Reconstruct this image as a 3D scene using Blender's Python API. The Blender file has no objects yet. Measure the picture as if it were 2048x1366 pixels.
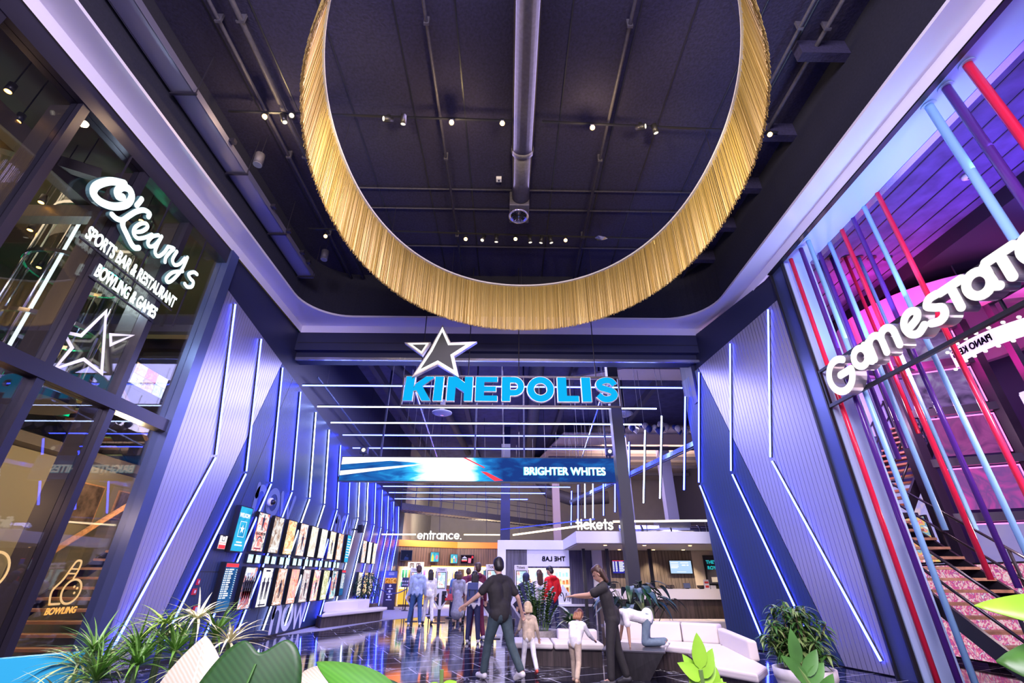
import bpy, bmesh, math, random
from mathutils import Vector, Matrix
random.seed(7)
S = bpy.context.scene
COL = S.collection
R = math.radians
PI = math.pi
# ------------------------------------------------------------------ camera, world, light, exposure
cam = bpy.data.objects.new('camera', bpy.data.cameras.new('camera'))
COL.objects.link(cam)
cam.data.sensor_width = 36.0
cam.data.lens = 911.46 * 36.0 / 2048
cam.data.clip_start = 0.05
pit, yaw, rol = R(27.453), R(-0.4934), R(0.2032)
fw = Vector((0, math.cos(pit), math.sin(pit))); up = Vector((0, -math.sin(pit), math.cos(pit))); rt = Vector((1, 0, 0))
Qm = Matrix.Rotation(yaw, 3, 'Z')
fw, up, rt = Qm @ fw, Qm @ up, Qm @ rt
r2 = rt * math.cos(rol) + up * math.sin(rol); u2 = -rt * math.sin(rol) + up * math.cos(rol)
cam.matrix_world = Matrix(((r2.x, u2.x, -fw.x, 0), (r2.y, u2.y, -fw.y, 0), (r2.z, u2.z, -fw.z, 1.4), (0, 0, 0, 1)))
S.camera = cam
S.view_settings.view_transform = 'Standard'
S.view_settings.look = 'None'
S.view_settings.gamma = 1.0
S.view_settings.use_curve_mapping = False
S.view_settings.exposure = 0.5
S.cycles.use_denoising = True
S.cycles.max_bounces = 8
S.cycles.transparent_max_bounces = 16
S.cycles.caustics_reflective = False
S.cycles.caustics_refractive = False
S.cycles.sample_clamp_indirect = 6.0
W = bpy.data.worlds.new('world'); S.world = W; W.use_nodes = True
W.node_tree.nodes['Background'].inputs[0].default_value = (0.52, 0.42, 0.95, 1)
W.node_tree.nodes['Background'].inputs[1].default_value = 0.62

def lamp(name, kind, loc, power, color, target=None, size=0.3, size_y=None, angle=60, blend=0.5):
    d = bpy.data.lights.new(name, kind)
    d.energy = power; d.color = color
    if kind == 'AREA':
        d.shape = 'RECTANGLE' if size_y else 'SQUARE'
        d.size = size
        if size_y: d.size_y = size_y
    elif kind == 'SPOT':
        d.spot_size = R(angle); d.spot_blend = blend; d.shadow_soft_size = size
    else:
        d.shadow_soft_size = size
    o = bpy.data.objects.new(name, d); COL.objects.link(o)
    o.location = loc
    if target is not None:
        o.rotation_euler = (Vector(target) - Vector(loc)).to_track_quat('-Z', 'Y').to_euler()
    return o

LAV = (0.62, 0.55, 1.0); WARM = (1.0, 0.72, 0.42); BLU = (0.22, 0.28, 1.0)
# mall daylight lamps of the walkway behind the viewer, ceiling lamps of the atrium and of the foyer
lamp('walkway_light', 'AREA', (0, -3.5, 7.2), 1250, (0.92, 0.80, 1.0), (0, 7, 3.0), 6, 3)
lamp('atrium_light', 'AREA', (0, 5.5, 9.2), 260, (0.62, 0.50, 1.0), (0, 5.5, 0), 4, 4)
lamp('foyer_light', 'AREA', (0, 16.5, 8.2), 900, (0.50, 0.48, 1.0), (0, 16.5, 0), 8, 6)
lamp('foyer_light', 'AREA', (3, 25, 8.2), 900, (0.75, 0.66, 0.95), (3, 25, 0), 8, 6)
lamp('plant_light', 'SPOT', (0.3, -1.2, 5.5), 190, (1.0, 0.93, 0.78), (-0.1, 2.0, 1.0), 0.15, angle=75)
lamp('seat_light', 'SPOT', (2.3, 6.8, 8.8), 1500, (1.0, 0.86, 0.74), (2.3, 8.8, 0.3), 0.15, angle=34)
for x in (-4.6, -1.1, 1.6):
    lamp('track_lamp', 'POINT', (x, 5.8, 8.95), 26, (1.0, 0.70, 0.34), size=0.06)
for x in (-2.2, 0.2, 2.6):
    lamp('ring_light', 'SPOT', (x, 4.6, 8.0), 190, (1.0, 0.80, 0.46), (x * 1.7, 10.6, 8.0), 0.1, angle=120, blend=0.9)
lamp('ring_light', 'SPOT', (1.4, 4.2, 8.0), 150, (1.0, 0.80, 0.46), (4.0, 5.2, 8.0), 0.1, angle=130, blend=0.9)
lamp('ring_light', 'SPOT', (-1.0, 4.2, 8.0), 150, (1.0, 0.80, 0.46), (-3.4, 5.2, 8.0), 0.1, angle=130, blend=0.9)
# downlights over the desks and the queue, then added fill spots
for x, y, e in ((-3.2, 17.6, 420), (-0.6, 15.4, 420), (1.6, 15.8, 300), (-3.8, 25.0, 500)):
    lamp('queue_light', 'SPOT', (x, y - 1.5, 7.6), e, (0.86, 0.82, 1.0), (x, y, 0.5), 0.2, angle=60, blend=0.7)
lamp('front_fill', 'SPOT', (3.4, 10.9, 6.9), 700, (0.74, 0.74, 1.0), (4.6, 14.8, 2.2), 0.2, angle=46, blend=0.8)  # added narrow spot, brightens the canopy front without a fitting
lamp('front_fill', 'SPOT', (1.2, 13.2, 6.9), 420, (0.78, 0.76, 1.0), (1.5, 18.0, 1.8), 0.2, angle=44, blend=0.8)  # added spot, brightens the shop front without a fitting

# ------------------------------------------------------------------ materials
MC = {}
def mat(name, col=(0.5, 0.5, 0.5), rough=0.5, metal=0.0, emit=None, es=0.0, alpha=1.0, spec=0.5, var=0.0, vscale=6.0, bump=0.0, stretch=None):
    if name in MC: return MC[name]
    m = bpy.data.materials.new(name); m.use_nodes = True
    nt = m.node_tree; b = nt.nodes['Principled BSDF']
    b.inputs['Base Color'].default_value = (*col, 1)
    b.inputs['Roughness'].default_value = rough
    b.inputs['Metallic'].default_value = metal
    b.inputs['Specular IOR Level'].default_value = spec
    if emit is not None:
        b.inputs['Emission Color'].default_value = (*emit, 1)
        b.inputs['Emission Strength'].default_value = es
    if var or bump:
        tc = nt.nodes.new('ShaderNodeTexCoord'); mp = nt.nodes.new('ShaderNodeMapping'); nz = nt.nodes.new('ShaderNodeTexNoise')
        nz.inputs['Scale'].default_value = vscale; nz.inputs['Detail'].default_value = 5
        if stretch: mp.inputs['Scale'].default_value = stretch
        nt.links.new(tc.outputs['Object'], mp.inputs[0]); nt.links.new(mp.outputs[0], nz.inputs['Vector'])
        if var:
            rp = nt.nodes.new('ShaderNodeValToRGB')
            rp.color_ramp.elements[0].position = 0.3; rp.color_ramp.elements[1].position = 0.7
            rp.color_ramp.elements[0].color = (*[max(0, c * (1 - var)) for c in col], 1)
            rp.color_ramp.elements[1].color = (*[min(1, c * (1 + var)) for c in col], 1)
            nt.links.new(nz.outputs['Fac'], rp.inputs[0]); nt.links.new(rp.outputs[0], b.inputs['Base Color'])
        if bump:
            bp = nt.nodes.new('ShaderNodeBump'); bp.inputs['Strength'].default_value = bump; bp.inputs['Distance'].default_value = 0.02
            nt.links.new(nz.outputs['Fac'], bp.inputs['Height']); nt.links.new(bp.outputs[0], b.inputs['Normal'])
    MC[name] = m
    return m

def glow(name, col, s):
    if name in MC: return MC[name]
    m = bpy.data.materials.new(name); m.use_nodes = True; nt = m.node_tree
    nt.nodes.remove(nt.nodes['Principled BSDF'])
    e = nt.nodes.new('ShaderNodeEmission'); e.inputs[0].default_value = (*col, 1); e.inputs[1].default_value = s
    nt.links.new(e.outputs[0], nt.nodes['Material Output'].inputs[0])
    MC[name] = m
    return m

def ribbed(name, col, rough, metal, scale, axis='Y', strength=0.6):
    if name in MC: return MC[name]
    m = mat(name, col, rough, metal); nt = m.node_tree; b = nt.nodes['Principled BSDF']
    tc = nt.nodes.new('ShaderNodeTexCoord'); wv = nt.nodes.new('ShaderNodeTexWave')
    wv.wave_type = 'BANDS'; wv.bands_direction = axis; wv.wave_profile = 'SAW'
    wv.inputs['Scale'].default_value = scale
    nt.links.new(tc.outputs['Object'], wv.inputs['Vector'])
    cr = nt.nodes.new('ShaderNodeValToRGB'); cr.color_ramp.elements[0].position = 0.86; cr.color_ramp.elements[1].position = 0.93
    cr.color_ramp.elements[0].color = (1, 1, 1, 1); cr.color_ramp.elements[1].color = (0, 0, 0, 1)
    nt.links.new(wv.outputs['Fac'], cr.inputs[0])
    bp = nt.nodes.new('ShaderNodeBump'); bp.inputs['Strength'].default_value = strength; bp.inputs['Distance'].default_value = 0.03
    nt.links.new(cr.outputs[0], bp.inputs['Height']); nt.links.new(bp.outputs[0], b.inputs['Normal'])
    mx = nt.nodes.new('ShaderNodeMix'); mx.data_type = 'RGBA'
    mx.inputs[6].default_value = (*[c * 0.35 for c in col], 1); mx.inputs[7].default_value = (*col, 1)
    nt.links.new(cr.outputs[0], mx.inputs[0]); nt.links.new(mx.outputs[2], b.inputs['Base Color'])
    return m

def wood(name, c1, c2, axis='Z', rough=0.5, plank=0.0):
    if name in MC: return MC[name]
    m = mat(name, c1, rough); nt = m.node_tree; b = nt.nodes['Principled BSDF']
    tc = nt.nodes.new('ShaderNodeTexCoord'); mp = nt.nodes.new('ShaderNodeMapping'); nz = nt.nodes.new('ShaderNodeTexNoise')
    sc = {'Z': (14, 14, 0.8), 'X': (0.8, 14, 14), 'Y': (14, 0.8, 14)}[axis]
    mp.inputs['Scale'].default_value = sc
    nz.inputs['Scale'].default_value = 1.0; nz.inputs['Detail'].default_value = 6; nz.inputs['Roughness'].default_value = 0.65
    nt.links.new(tc.outputs['Object'], mp.inputs[0]); nt.links.new(mp.outputs[0], nz.inputs['Vector'])
    rp = nt.nodes.new('ShaderNodeValToRGB'); rp.color_ramp.elements[0].position = 0.35; rp.color_ramp.elements[1].position = 0.66
    rp.color_ramp.elements[0].color = (*c1, 1); rp.color_ramp.elements[1].color = (*c2, 1)
    nt.links.new(nz.outputs['Fac'], rp.inputs[0])
    out = rp.outputs[0]
    if plank:
        wv = nt.nodes.new('ShaderNodeTexWave'); wv.bands_direction = 'X'; wv.wave_profile = 'SAW'; wv.inputs['Scale'].default_value = plank
        nt.links.new(tc.outputs['Object'], wv.inputs['Vector'])
        cr = nt.nodes.new('ShaderNodeValToRGB'); cr.color_ramp.elements[0].position = 0.84; cr.color_ramp.elements[1].position = 0.9
        cr.color_ramp.elements[0].color = (1, 1, 1, 1); cr.color_ramp.elements[1].color = (0.25, 0.25, 0.25, 1)
        nt.links.new(wv.outputs['Fac'], cr.inputs[0])
        mx = nt.nodes.new('ShaderNodeMix'); mx.data_type = 'RGBA'; mx.blend_type = 'MULTIPLY'; mx.inputs[0].default_value = 1
        nt.links.new(out, mx.inputs[6]); nt.links.new(cr.outputs[0], mx.inputs[7]); out = mx.outputs[2]
    nt.links.new(out, b.inputs['Base Color'])
    return m

def marble(name):
    m = mat(name, (0.02, 0.02, 0.035), 0.07, 0, spec=0.9); nt = m.node_tree; b = nt.nodes['Principled BSDF']
    tc = nt.nodes.new('ShaderNodeTexCoord'); mp = nt.nodes.new('ShaderNodeMapping'); mp.inputs['Rotation'].default_value = (0, 0, R(-24))
    br = nt.nodes.new('ShaderNodeTexBrick'); br.inputs['Scale'].default_value = 1.0
    br.inputs['Brick Width'].default_value = 1.2; br.inputs['Row Height'].default_value = 0.6; br.inputs['Mortar Size'].default_value = 0.011
    br.inputs['Color1'].default_value = (0, 0, 0, 1); br.inputs['Color2'].default_value = (0.05, 0.05, 0.05, 1); br.inputs['Mortar'].default_value = (1, 1, 1, 1)
    nt.links.new(tc.outputs['Object'], mp.inputs[0]); nt.links.new(mp.outputs[0], br.inputs['Vector'])
    nz = nt.nodes.new('ShaderNodeTexNoise'); nz.inputs['Scale'].default_value = 1.6; nz.inputs['Detail'].default_value = 7; nz.inputs['Distortion'].default_value = 1.6
    nt.links.new(mp.outputs[0], nz.inputs['Vector'])
    rp = nt.nodes.new('ShaderNodeValToRGB'); e = rp.color_ramp.elements
    e[0].position = 0.475; e[0].color = (0, 0, 0, 1); e[1].position = 0.525; e[1].color = (0, 0, 0, 1)
    k = rp.color_ramp.elements.new(0.5); k.color = (0.8, 0.8, 0.85, 1)
    nt.links.new(nz.outputs['Fac'], rp.inputs[0])
    n2 = nt.nodes.new('ShaderNodeTexNoise'); n2.inputs['Scale'].default_value = 0.9; n2.inputs['Detail'].default_value = 2
    nt.links.new(mp.outputs[0], n2.inputs['Vector'])
    r3 = nt.nodes.new('ShaderNodeValToRGB'); r3.color_ramp.elements[0].position = 0.48; r3.color_ramp.elements[1].position = 0.62
    nt.links.new(n2.outputs['Fac'], r3.inputs[0])
    vm = nt.nodes.new('ShaderNodeMath'); vm.operation = 'MULTIPLY'
    nt.links.new(rp.outputs[0], vm.inputs[0]); nt.links.new(r3.outputs[0], vm.inputs[1])
    mm = nt.nodes.new('ShaderNodeMath'); mm.operation = 'MULTIPLY'; mm.inputs[1].default_value = 0.8
    nt.links.new(br.outputs['Fac'], mm.inputs[0])
    ad = nt.nodes.new('ShaderNodeMath'); ad.operation = 'ADD'; ad.use_clamp = True
    nt.links.new(vm.outputs[0], ad.inputs[0]); nt.links.new(mm.outputs[0], ad.inputs[1])
    mx = nt.nodes.new('ShaderNodeMix'); mx.data_type = 'RGBA'
    mx.inputs[6].default_value = (0.012, 0.012, 0.022, 1); mx.inputs[7].default_value = (0.75, 0.75, 0.82, 1)
    nt.links.new(ad.outputs[0], mx.inputs[0]); nt.links.new(mx.outputs[2], b.inputs['Base Color'])
    return m

def glass(name, tint=(0.9, 0.95, 1.0), refl=0.10):
    if name in MC: return MC[name]
    m = bpy.data.materials.new(name); m.use_nodes = True; nt = m.node_tree
    nt.nodes.remove(nt.nodes['Principled BSDF'])
    t = nt.nodes.new('ShaderNodeBsdfTransparent'); t.inputs[0].default_value = (*tint, 1)
    g = nt.nodes.new('ShaderNodeBsdfGlossy'); g.inputs['Roughness'].default_value = 0.01
    fr = nt.nodes.new('ShaderNodeLayerWeight'); fr.inputs[0].default_value = 0.5
    pw = nt.nodes.new('ShaderNodeMath'); pw.operation = 'POWER'; pw.inputs[1].default_value = 4.0
    nt.links.new(fr.outputs['Facing'], pw.inputs[0])
    ad = nt.nodes.new('ShaderNodeMath'); ad.operation = 'MULTIPLY_ADD'; ad.inputs[1].default_value = 0.8; ad.inputs[2].default_value = refl; ad.use_clamp = True
    nt.links.new(pw.outputs[0], ad.inputs[0])
    x = nt.nodes.new('ShaderNodeMixShader')
    nt.links.new(ad.outputs[0], x.inputs[0]); nt.links.new(t.outputs[0], x.inputs[1]); nt.links.new(g.outputs[0], x.inputs[2])
    nt.links.new(x.outputs[0], nt.nodes['Material Output'].inputs[0])
    MC[name] = m
    return m

def picture(name, cols, scale=3.0, strength=1.0, dist=1.5, seed=0.0):
    """backlit printed picture: generic blotches of a few colours"""
    m = bpy.data.materials.new(name); m.use_nodes = True; nt = m.node_tree
    nt.nodes.remove(nt.nodes['Principled BSDF'])
    tc = nt.nodes.new('ShaderNodeTexCoord'); mp = nt.nodes.new('ShaderNodeMapping'); mp.inputs['Location'].default_value = (seed, seed * 1.7, seed * 0.6)
    nz = nt.nodes.new('ShaderNodeTexNoise'); nz.inputs['Scale'].default_value = scale; nz.inputs['Detail'].default_value = 3; nz.inputs['Distortion'].default_value = dist
    nt.links.new(tc.outputs['Object'], mp.inputs[0]); nt.links.new(mp.outputs[0], nz.inputs['Vector'])
    rp = nt.nodes.new('ShaderNodeValToRGB'); els = rp.color_ramp.elements
    n = len(cols)
    els[0].position = 0.32; els[0].color = (*cols[0], 1); els[1].position = 0.68; els[1].color = (*cols[-1], 1)
    for i in range(1, n - 1):
        k = els.new(0.32 + 0.36 * i / (n - 1)); k.color = (*cols[i], 1)
    nt.links.new(nz.outputs['Fac'], rp.inputs[0])
    e = nt.nodes.new('ShaderNodeEmission'); e.inputs[1].default_value = strength
    nt.links.new(rp.outputs[0], e.inputs[0]); nt.links.new(e.outputs[0], nt.nodes['Material Output'].inputs[0])
    return m

M_floor = marble('black_marble')
M_carpet = mat('grey_carpet', (0.30, 0.29, 0.36), 0.95, var=0.2, vscale=40)
M_ceil = mat('sprayed_ceiling', (0.021, 0.018, 0.055), 0.9, var=0.3, vscale=22, bump=0.5)
M_recess = mat('recess_paint', (0.012, 0.012, 0.026), 0.9, var=0.2, vscale=25)
M_corn = mat('cornice_white', (0.80, 0.76, 0.86), 0.45)
M_navy = mat('navy_paint', (0.022, 0.025, 0.065), 0.45)
M_black = mat('black_steel', (0.014, 0.014, 0.018), 0.4)
M_frame = mat('anodised_frame', (0.055, 0.05, 0.075), 0.3, 0.6)
M_lightpan = ribbed('ribbed_aluminium', (0.50, 0.485, 0.62), 0.32, 0.55, 3.3)
M_darkpan = ribbed('ribbed_navy', (0.038, 0.066, 0.165), 0.36, 0.2, 3.3)
M_white = mat('white_lacquer', (0.82, 0.81, 0.88), 0.4)
M_cushion = mat('white_leather', (0.74, 0.68, 0.64), 0.5, bump=0.05, vscale=12)
M_dwood = wood('dark_oak', (0.028, 0.020, 0.018), (0.11, 0.08, 0.072), 'Z')
M_bwood = wood('brown_oak', (0.055, 0.028, 0.016), (0.16, 0.085, 0.05), 'Z', plank=2.2)
M_batten = wood('grey_oak_battens', (0.13, 0.105, 0.10), (0.26, 0.22, 0.205), 'Z', plank=2.6)
M_blwood = wood('bluish_oak', (0.035, 0.032, 0.06), (0.12, 0.11, 0.19), 'Z')
M_tread = wood('tread_oak', (0.30, 0.15, 0.075), (0.50, 0.28, 0.15), 'X')
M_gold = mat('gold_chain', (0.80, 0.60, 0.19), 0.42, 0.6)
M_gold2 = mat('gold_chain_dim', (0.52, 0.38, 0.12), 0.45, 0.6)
M_pipe = mat('painted_duct', (0.085, 0.08, 0.105), 0.55, 0.2, var=0.2, vscale=18)
M_orange = mat('orange_lacquer', (0.92, 0.22, 0.015), 0.45)
M_chrome = mat('chrome', (0.75, 0.76, 0.8), 0.15, 1.0)
M_bluetube = glow('blue_led', (0.035, 0.055, 1.0), 22.0)
M_whitetube = glow('white_led', (0.40, 0.50, 1.0), 11.0)
M_warmtube = glow('warm_led', (1.0, 0.82, 0.55), 5.0)
M_signwhite = glow('sign_white', (1.0, 0.96, 0.90), 1.0)
M_signcool = glow('sign_cool_white', (0.86, 1.0, 0.98), 1.3)
M_cyan = glow('sign_cyan', (0.004, 0.34, 0.68), 1.0)
M_lampglow = glow('lamp_glow', (1.0, 0.52, 0.16), 9.0)
M_glass = glass('facade_glass', (0.95, 0.97, 0.98), 0.065)
M_clear = glass('clear_glass', (0.95, 0.97, 1.0), 0.05)
M_star = mat('star_face', (0.035, 0.042, 0.045), 0.5)
M_side = mat('letter_side', (0.50, 0.47, 0.50), 0.3, 0.6)
M_leaf = mat('leaf_green', (0.055, 0.17, 0.025), 0.4, var=0.45, vscale=9)
M_leafd = mat('leaf_dark', (0.018, 0.075, 0.022), 0.35, var=0.4, vscale=7)
M_leafy = mat('leaf_bright', (0.25, 0.52, 0.03), 0.4, var=0.25, vscale=9)
M_leafp = mat('leaf_pale', (0.62, 0.62, 0.42), 0.5, var=0.2, vscale=12)
M_leafb = mat('leaf_bluish', (0.035, 0.085, 0.075), 0.35, var=0.4, vscale=8)
M_stem = mat('stem_green', (0.14, 0.24, 0.06), 0.5)
M_soil = mat('soil', (0.05, 0.035, 0.025), 0.95, var=0.4, vscale=40)
M_ink = mat('dark_print', (0.02, 0.02, 0.05), 0.6)

# ------------------------------------------------------------------ builders
class MB:
    def __init__(s): s.v = []; s.f = []; s.mi = []; s.cur = 0
    def face(s, idx): s.f.append(idx); s.mi.append(s.cur)
    def quad(s, *p):
        b = len(s.v); s.v += [tuple(q) for q in p]; s.face(tuple(range(b, b + len(p)))); return s
    def hexa(s, P):
        b = len(s.v); s.v += [tuple(q) for q in P]
        for q in ((0, 3, 2, 1), (4, 5, 6, 7), (0, 1, 5, 4), (1, 2, 6, 5), (2, 3, 7, 6), (3, 0, 4, 7)): s.face(tuple(b + i for i in q))
        return s
    def box(s, x0, x1, y0, y1, z0, z1):
        return s.hexa([(x0, y0, z0), (x1, y0, z0), (x1, y1, z0), (x0, y1, z0), (x0, y0, z1), (x1, y0, z1), (x1, y1, z1), (x0, y1, z1)])
    def bar(s, p, q, w, h, upv=(0, 0, 1)):
        p, q = Vector(p), Vector(q); d = (q - p).normalized(); u = Vector(upv)
        if abs(d.dot(u)) > 0.98: u = Vector((0, 1, 0))
        sd = d.cross(u).normalized() * (w / 2); uu = sd.cross(d).normalized() * (h / 2)
        return s.hexa([p - sd - uu, p + sd - uu, q + sd - uu, q - sd - uu, p - sd + uu, p + sd + uu, q + sd + uu, q - sd + uu])
    def tube(s, pts, r, n=10, caps=True):
        pts = [Vector(p) for p in pts]; rs = r if isinstance(r, (list, tuple)) else [r] * len(pts)
        b = len(s.v); prev = None
        for i, p in enumerate(pts):
            d = (pts[min(i + 1, len(pts) - 1)] - pts[max(i - 1, 0)]).normalized()
            if prev is None:
                a = Vector((0, 0, 1)) if abs(d.z) < 0.9 else Vector((1, 0, 0)); u = d.cross(a).normalized()
            else: u = (prev - d * prev.dot(d)).normalized()
            prev = u; w = d.cross(u)
            for k in range(n):
                t = 2 * PI * k / n; s.v.append(tuple(p + (u * math.cos(t) + w * math.sin(t)) * rs[i]))
        for i in range(len(pts) - 1):
            for k in range(n):
                k2 = (k + 1) % n; s.face((b + i * n + k, b + i * n + k2, b + (i + 1) * n + k2, b + (i + 1) * n + k))
        if caps:
            s.face(tuple(b + k for k in range(n))[::-1]); e = b + (len(pts) - 1) * n; s.face(tuple(e + k for k in range(n)))
        return s
    def capsule(s, p, q, rp, rq, n=12, hs=4):
        p, q = Vector(p), Vector(q); d = q - p; L = d.length
        d = d / L if L > 1e-6 else Vector((0, 0, 1))
        pts = []; rs = []
        for i in range(hs + 1):
            t = -PI / 2 + (PI / 2) * i / hs; pts.append(p + d * (rp * math.sin(t))); rs.append(max(rp * math.cos(t), 1e-4))
        for i in range(hs + 1):
            t = (PI / 2) * i / hs; pts.append(q + d * (rq * math.sin(t))); rs.append(max(rq * math.cos(t), 1e-4))
        a = Vector((0, 0, 1)) if abs(d.z) < 0.9 else Vector((1, 0, 0)); u = d.cross(a).normalized(); w = d.cross(u)
        b = len(s.v)
        for P, r_ in zip(pts, rs):
            for k in range(n):
                t = 2 * PI * k / n; s.v.append(tuple(P + (u * math.cos(t) + w * math.sin(t)) * r_))
        m = len(pts)
        for i in range(m - 1):
            for k in range(n):
                k2 = (k + 1) % n; s.face((b + i * n + k, b + i * n + k2, b + (i + 1) * n + k2, b + (i + 1) * n + k))
        s.face(tuple(b + k for k in range(n))[::-1]); s.face(tuple(b + (m - 1) * n + k for k in range(n)))
        return s
    def lathe(s, prof, c=(0, 0, 0), n=24):
        b = len(s.v)
        for r_, z in prof:
            for k in range(n):
                t = 2 * PI * k / n; s.v.append((c[0] + r_ * math.cos(t), c[1] + r_ * math.sin(t), c[2] + z))
        for i in range(len(prof) - 1):
            for k in range(n):
                k2 = (k + 1) % n; s.face((b + i * n + k, b + i * n + k2, b + (i + 1) * n + k2, b + (i + 1) * n + k))
        s.face(tuple(b + k for k in range(n))[::-1]); s.face(tuple(b + (len(prof) - 1) * n + k for k in range(n)))
        return s
    def prism(s, poly, Mx, h):
        b = len(s.v); n = len(poly)
        for w in (0, h):
            for u, v in poly: s.v.append(tuple(Mx @ Vector((u, v, w))))
        s.face(tuple(b + i for i in range(n))[::-1]); s.face(tuple(b + n + i for i in range(n)))
        for i in range(n):
            j = (i + 1) % n; s.face((b + i, b + j, b + n + j, b + n + i))
        return s
    def flat(s, poly, Mx, w=0.0):
        b = len(s.v)
        for u, v in poly: s.v.append(tuple(Mx @ Vector((u, v, w))))
        s.face(tuple(b + i for i in range(len(poly)))); return s
    def ribbon(s, pts, wd, Mx, h, closed=False, rnd=True, w0=0.0):
        """a brush stroke of width wd in the plane of Mx, extruded from w0 by h"""
        pts = [Vector((p[0], p[1])) for p in pts]; n = len(pts)
        ws = wd if isinstance(wd, (list, tuple)) else [wd] * n
        L, Rr = [], []
        for i, p in enumerate(pts):
            a = pts[(i - 1) % n] if (closed or i > 0) else p; c = pts[(i + 1) % n] if (closed or i < n - 1) else p
            d1 = (p - a).normalized() if (p - a).length > 1e-9 else (c - p).normalized()
            d2 = (c - p).normalized() if (c - p).length > 1e-9 else d1
            n1 = Vector((-d1.y, d1.x)); n2 = Vector((-d2.y, d2.x)); m = (n1 + n2)
            m = m.normalized() if m.length > 1e-6 else n1
            k = 1 / max(0.5, m.dot(n1))
            L.append(p + m * (ws[i] / 2 * k)); Rr.append(p - m * (ws[i] / 2 * k))
        def P(q, w): return tuple(Mx @ Vector((q.x, q.y, w)))
        b = len(s.v)
        for i in range(n): s.v += [P(L[i], w0), P(Rr[i], w0), P(L[i], w0 + h), P(Rr[i], w0 + h)]
        for i in range(n if closed else n - 1):
            a, c = b + 4 * i, b + 4 * ((i + 1) % n)
            s.face((a + 2, a + 3, c + 3, c + 2)); s.face((a, c, c + 1, a + 1)); s.face((a, a + 2, c + 2, c)); s.face((a + 1, c + 1, c + 3, a + 3))
        if not closed:
            for i, sg in ((0, -1), (n - 1, 1)):
                if rnd:
                    d = (pts[1] - pts[0]) if i == 0 else (pts[-1] - pts[-2])
                    ang = math.atan2(d.y, d.x) + (PI if i == 0 else 0); r_ = ws[i] / 2
                    poly = [(pts[i].x + r_ * math.cos(ang + t), pts[i].y + r_ * math.sin(ang + t)) for t in [(-PI / 2) + PI * k / 8 for k in range(9)]]
                    T = Mx @ Matrix.Translation((0, 0, w0))
                    s.prism(poly, T, h)
                else:
                    a = b + 4 * i; s.face((a, a + 1, a + 3, a + 2))
        return s
    def build(s, name, mats, parent=None, smooth=False):
        me = bpy.data.meshes.new(name)
        off = Vector((0, 0, 0))
        if parent is not None:
            q = parent
            while q is not None: off += q.location; q = q.parent
        me.from_pydata([tuple(Vector(p) - off) for p in s.v], [], s.f)
        if not isinstance(mats, (list, tuple)): mats = [mats]
        for m in mats: me.materials.append(m)
        if len(mats) > 1: me.polygons.foreach_set('material_index', s.mi)
        if smooth: me.polygons.foreach_set('use_smooth', [True] * len(me.polygons))
        me.update()
        o = bpy.data.objects.new(name, me); COL.objects.link(o)
        if parent is not None: o.parent = parent
        return o

def tag(o, label, cat, group=None, kind=None):
    if label: o['label'] = label
    if cat: o['category'] = cat
    if group: o['group'] = group
    if kind: o['kind'] = kind
    return o
def thing(name, label, cat, loc=(0, 0, 0), group=None):
    o = bpy.data.objects.new(name, None); COL.objects.link(o); o.location = loc; o.empty_display_size = 0.2
    return tag(o, label, cat, group)
def struct(name, loc=(0, 0, 0)):
    o = bpy.data.objects.new(name, None); COL.objects.link(o); o.location = loc; o['kind'] = 'structure'; return o
def dup(root, loc=None, rotz=None, label=None, group=None, scale=None):
    def cp(o, par):
        c = o.copy(); COL.objects.link(c); c.parent = par
        for ch in list(o.children): cp(ch, c)
        return c
    r = cp(root, None)
    if loc is not None: r.location = loc
    if rotz is not None: r.rotation_euler = (0, 0, rotz)
    if scale is not None: r.scale = (scale, scale, scale)
    if label: r['label'] = label
    if group: r['group'] = group
    return r
def bevel(o, w=0.01, seg=2):
    m = o.modifiers.new('bevel', 'BEVEL'); m.width = w; m.segments = seg; m.limit_method = 'ANGLE'; return o
def fr(o, u, v):
    u, v = Vector(u).normalized(), Vector(v).normalized(); n = u.cross(v)
    return Matrix(((u.x, v.x, n.x, o[0]), (u.y, v.y, n.y, o[1]), (u.z, v.z, n.z, o[2]), (0, 0, 0, 1)))
def FL(y, z, x=-6.3): return fr((x, y, z), (0, 1, 0), (0, 0, 1))      # on the left wall, facing +X
def FR(y, z, x=6.3): return fr((x, y, z), (0, -1, 0), (0, 0, 1))      # on the right wall, facing -X
def FF(x, y, z): return fr((x, y, z), (1, 0, 0), (0, 0, 1))           # facing the viewer
def text(name, s, size, m, parent, Mx, ext=0.004, off=0.0, xs=1.0, align='LEFT', shear=0.0, spacing=1.0):
    cu = bpy.data.curves.new(name, 'FONT'); cu.body = s; cu.size = size; cu.extrude = ext; cu.align_x = align; cu.shear = shear; cu.space_character = spacing
    t = bpy.data.objects.new(name, cu); COL.objects.link(t)
    dg = bpy.context.evaluated_depsgraph_get(); dg.update()
    me = bpy.data.meshes.new_from_object(t.evaluated_get(dg))
    bpy.data.objects.remove(t); bpy.data.curves.remove(cu)
    if off:                                             # heavier weight: the outline printed at small shifts
        bm = bmesh.new()
        for dx, dy in ((off, off), (-off, off), (off, -off), (-off, -off), (0, 0)):
            n0 = len(bm.verts); bm.from_mesh(me); bm.verts.ensure_lookup_table()
            for v in bm.verts[n0:]: v.co.x += dx / max(xs, 0.3); v.co.y += dy
        bm.to_mesh(me); bm.free()
    off_ = Vector((0, 0, 0)); q = parent
    while q is not None: off_ += q.location; q = q.parent
    me.transform(Matrix.Translation(-off_) @ Mx @ Matrix.Diagonal((xs, 1, 1, 1)))
    me.materials.clear(); me.materials.append(m)
    o = bpy.data.objects.new(name, me); COL.objects.link(o)
    if parent is not None: o.parent = parent
    return o
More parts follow.
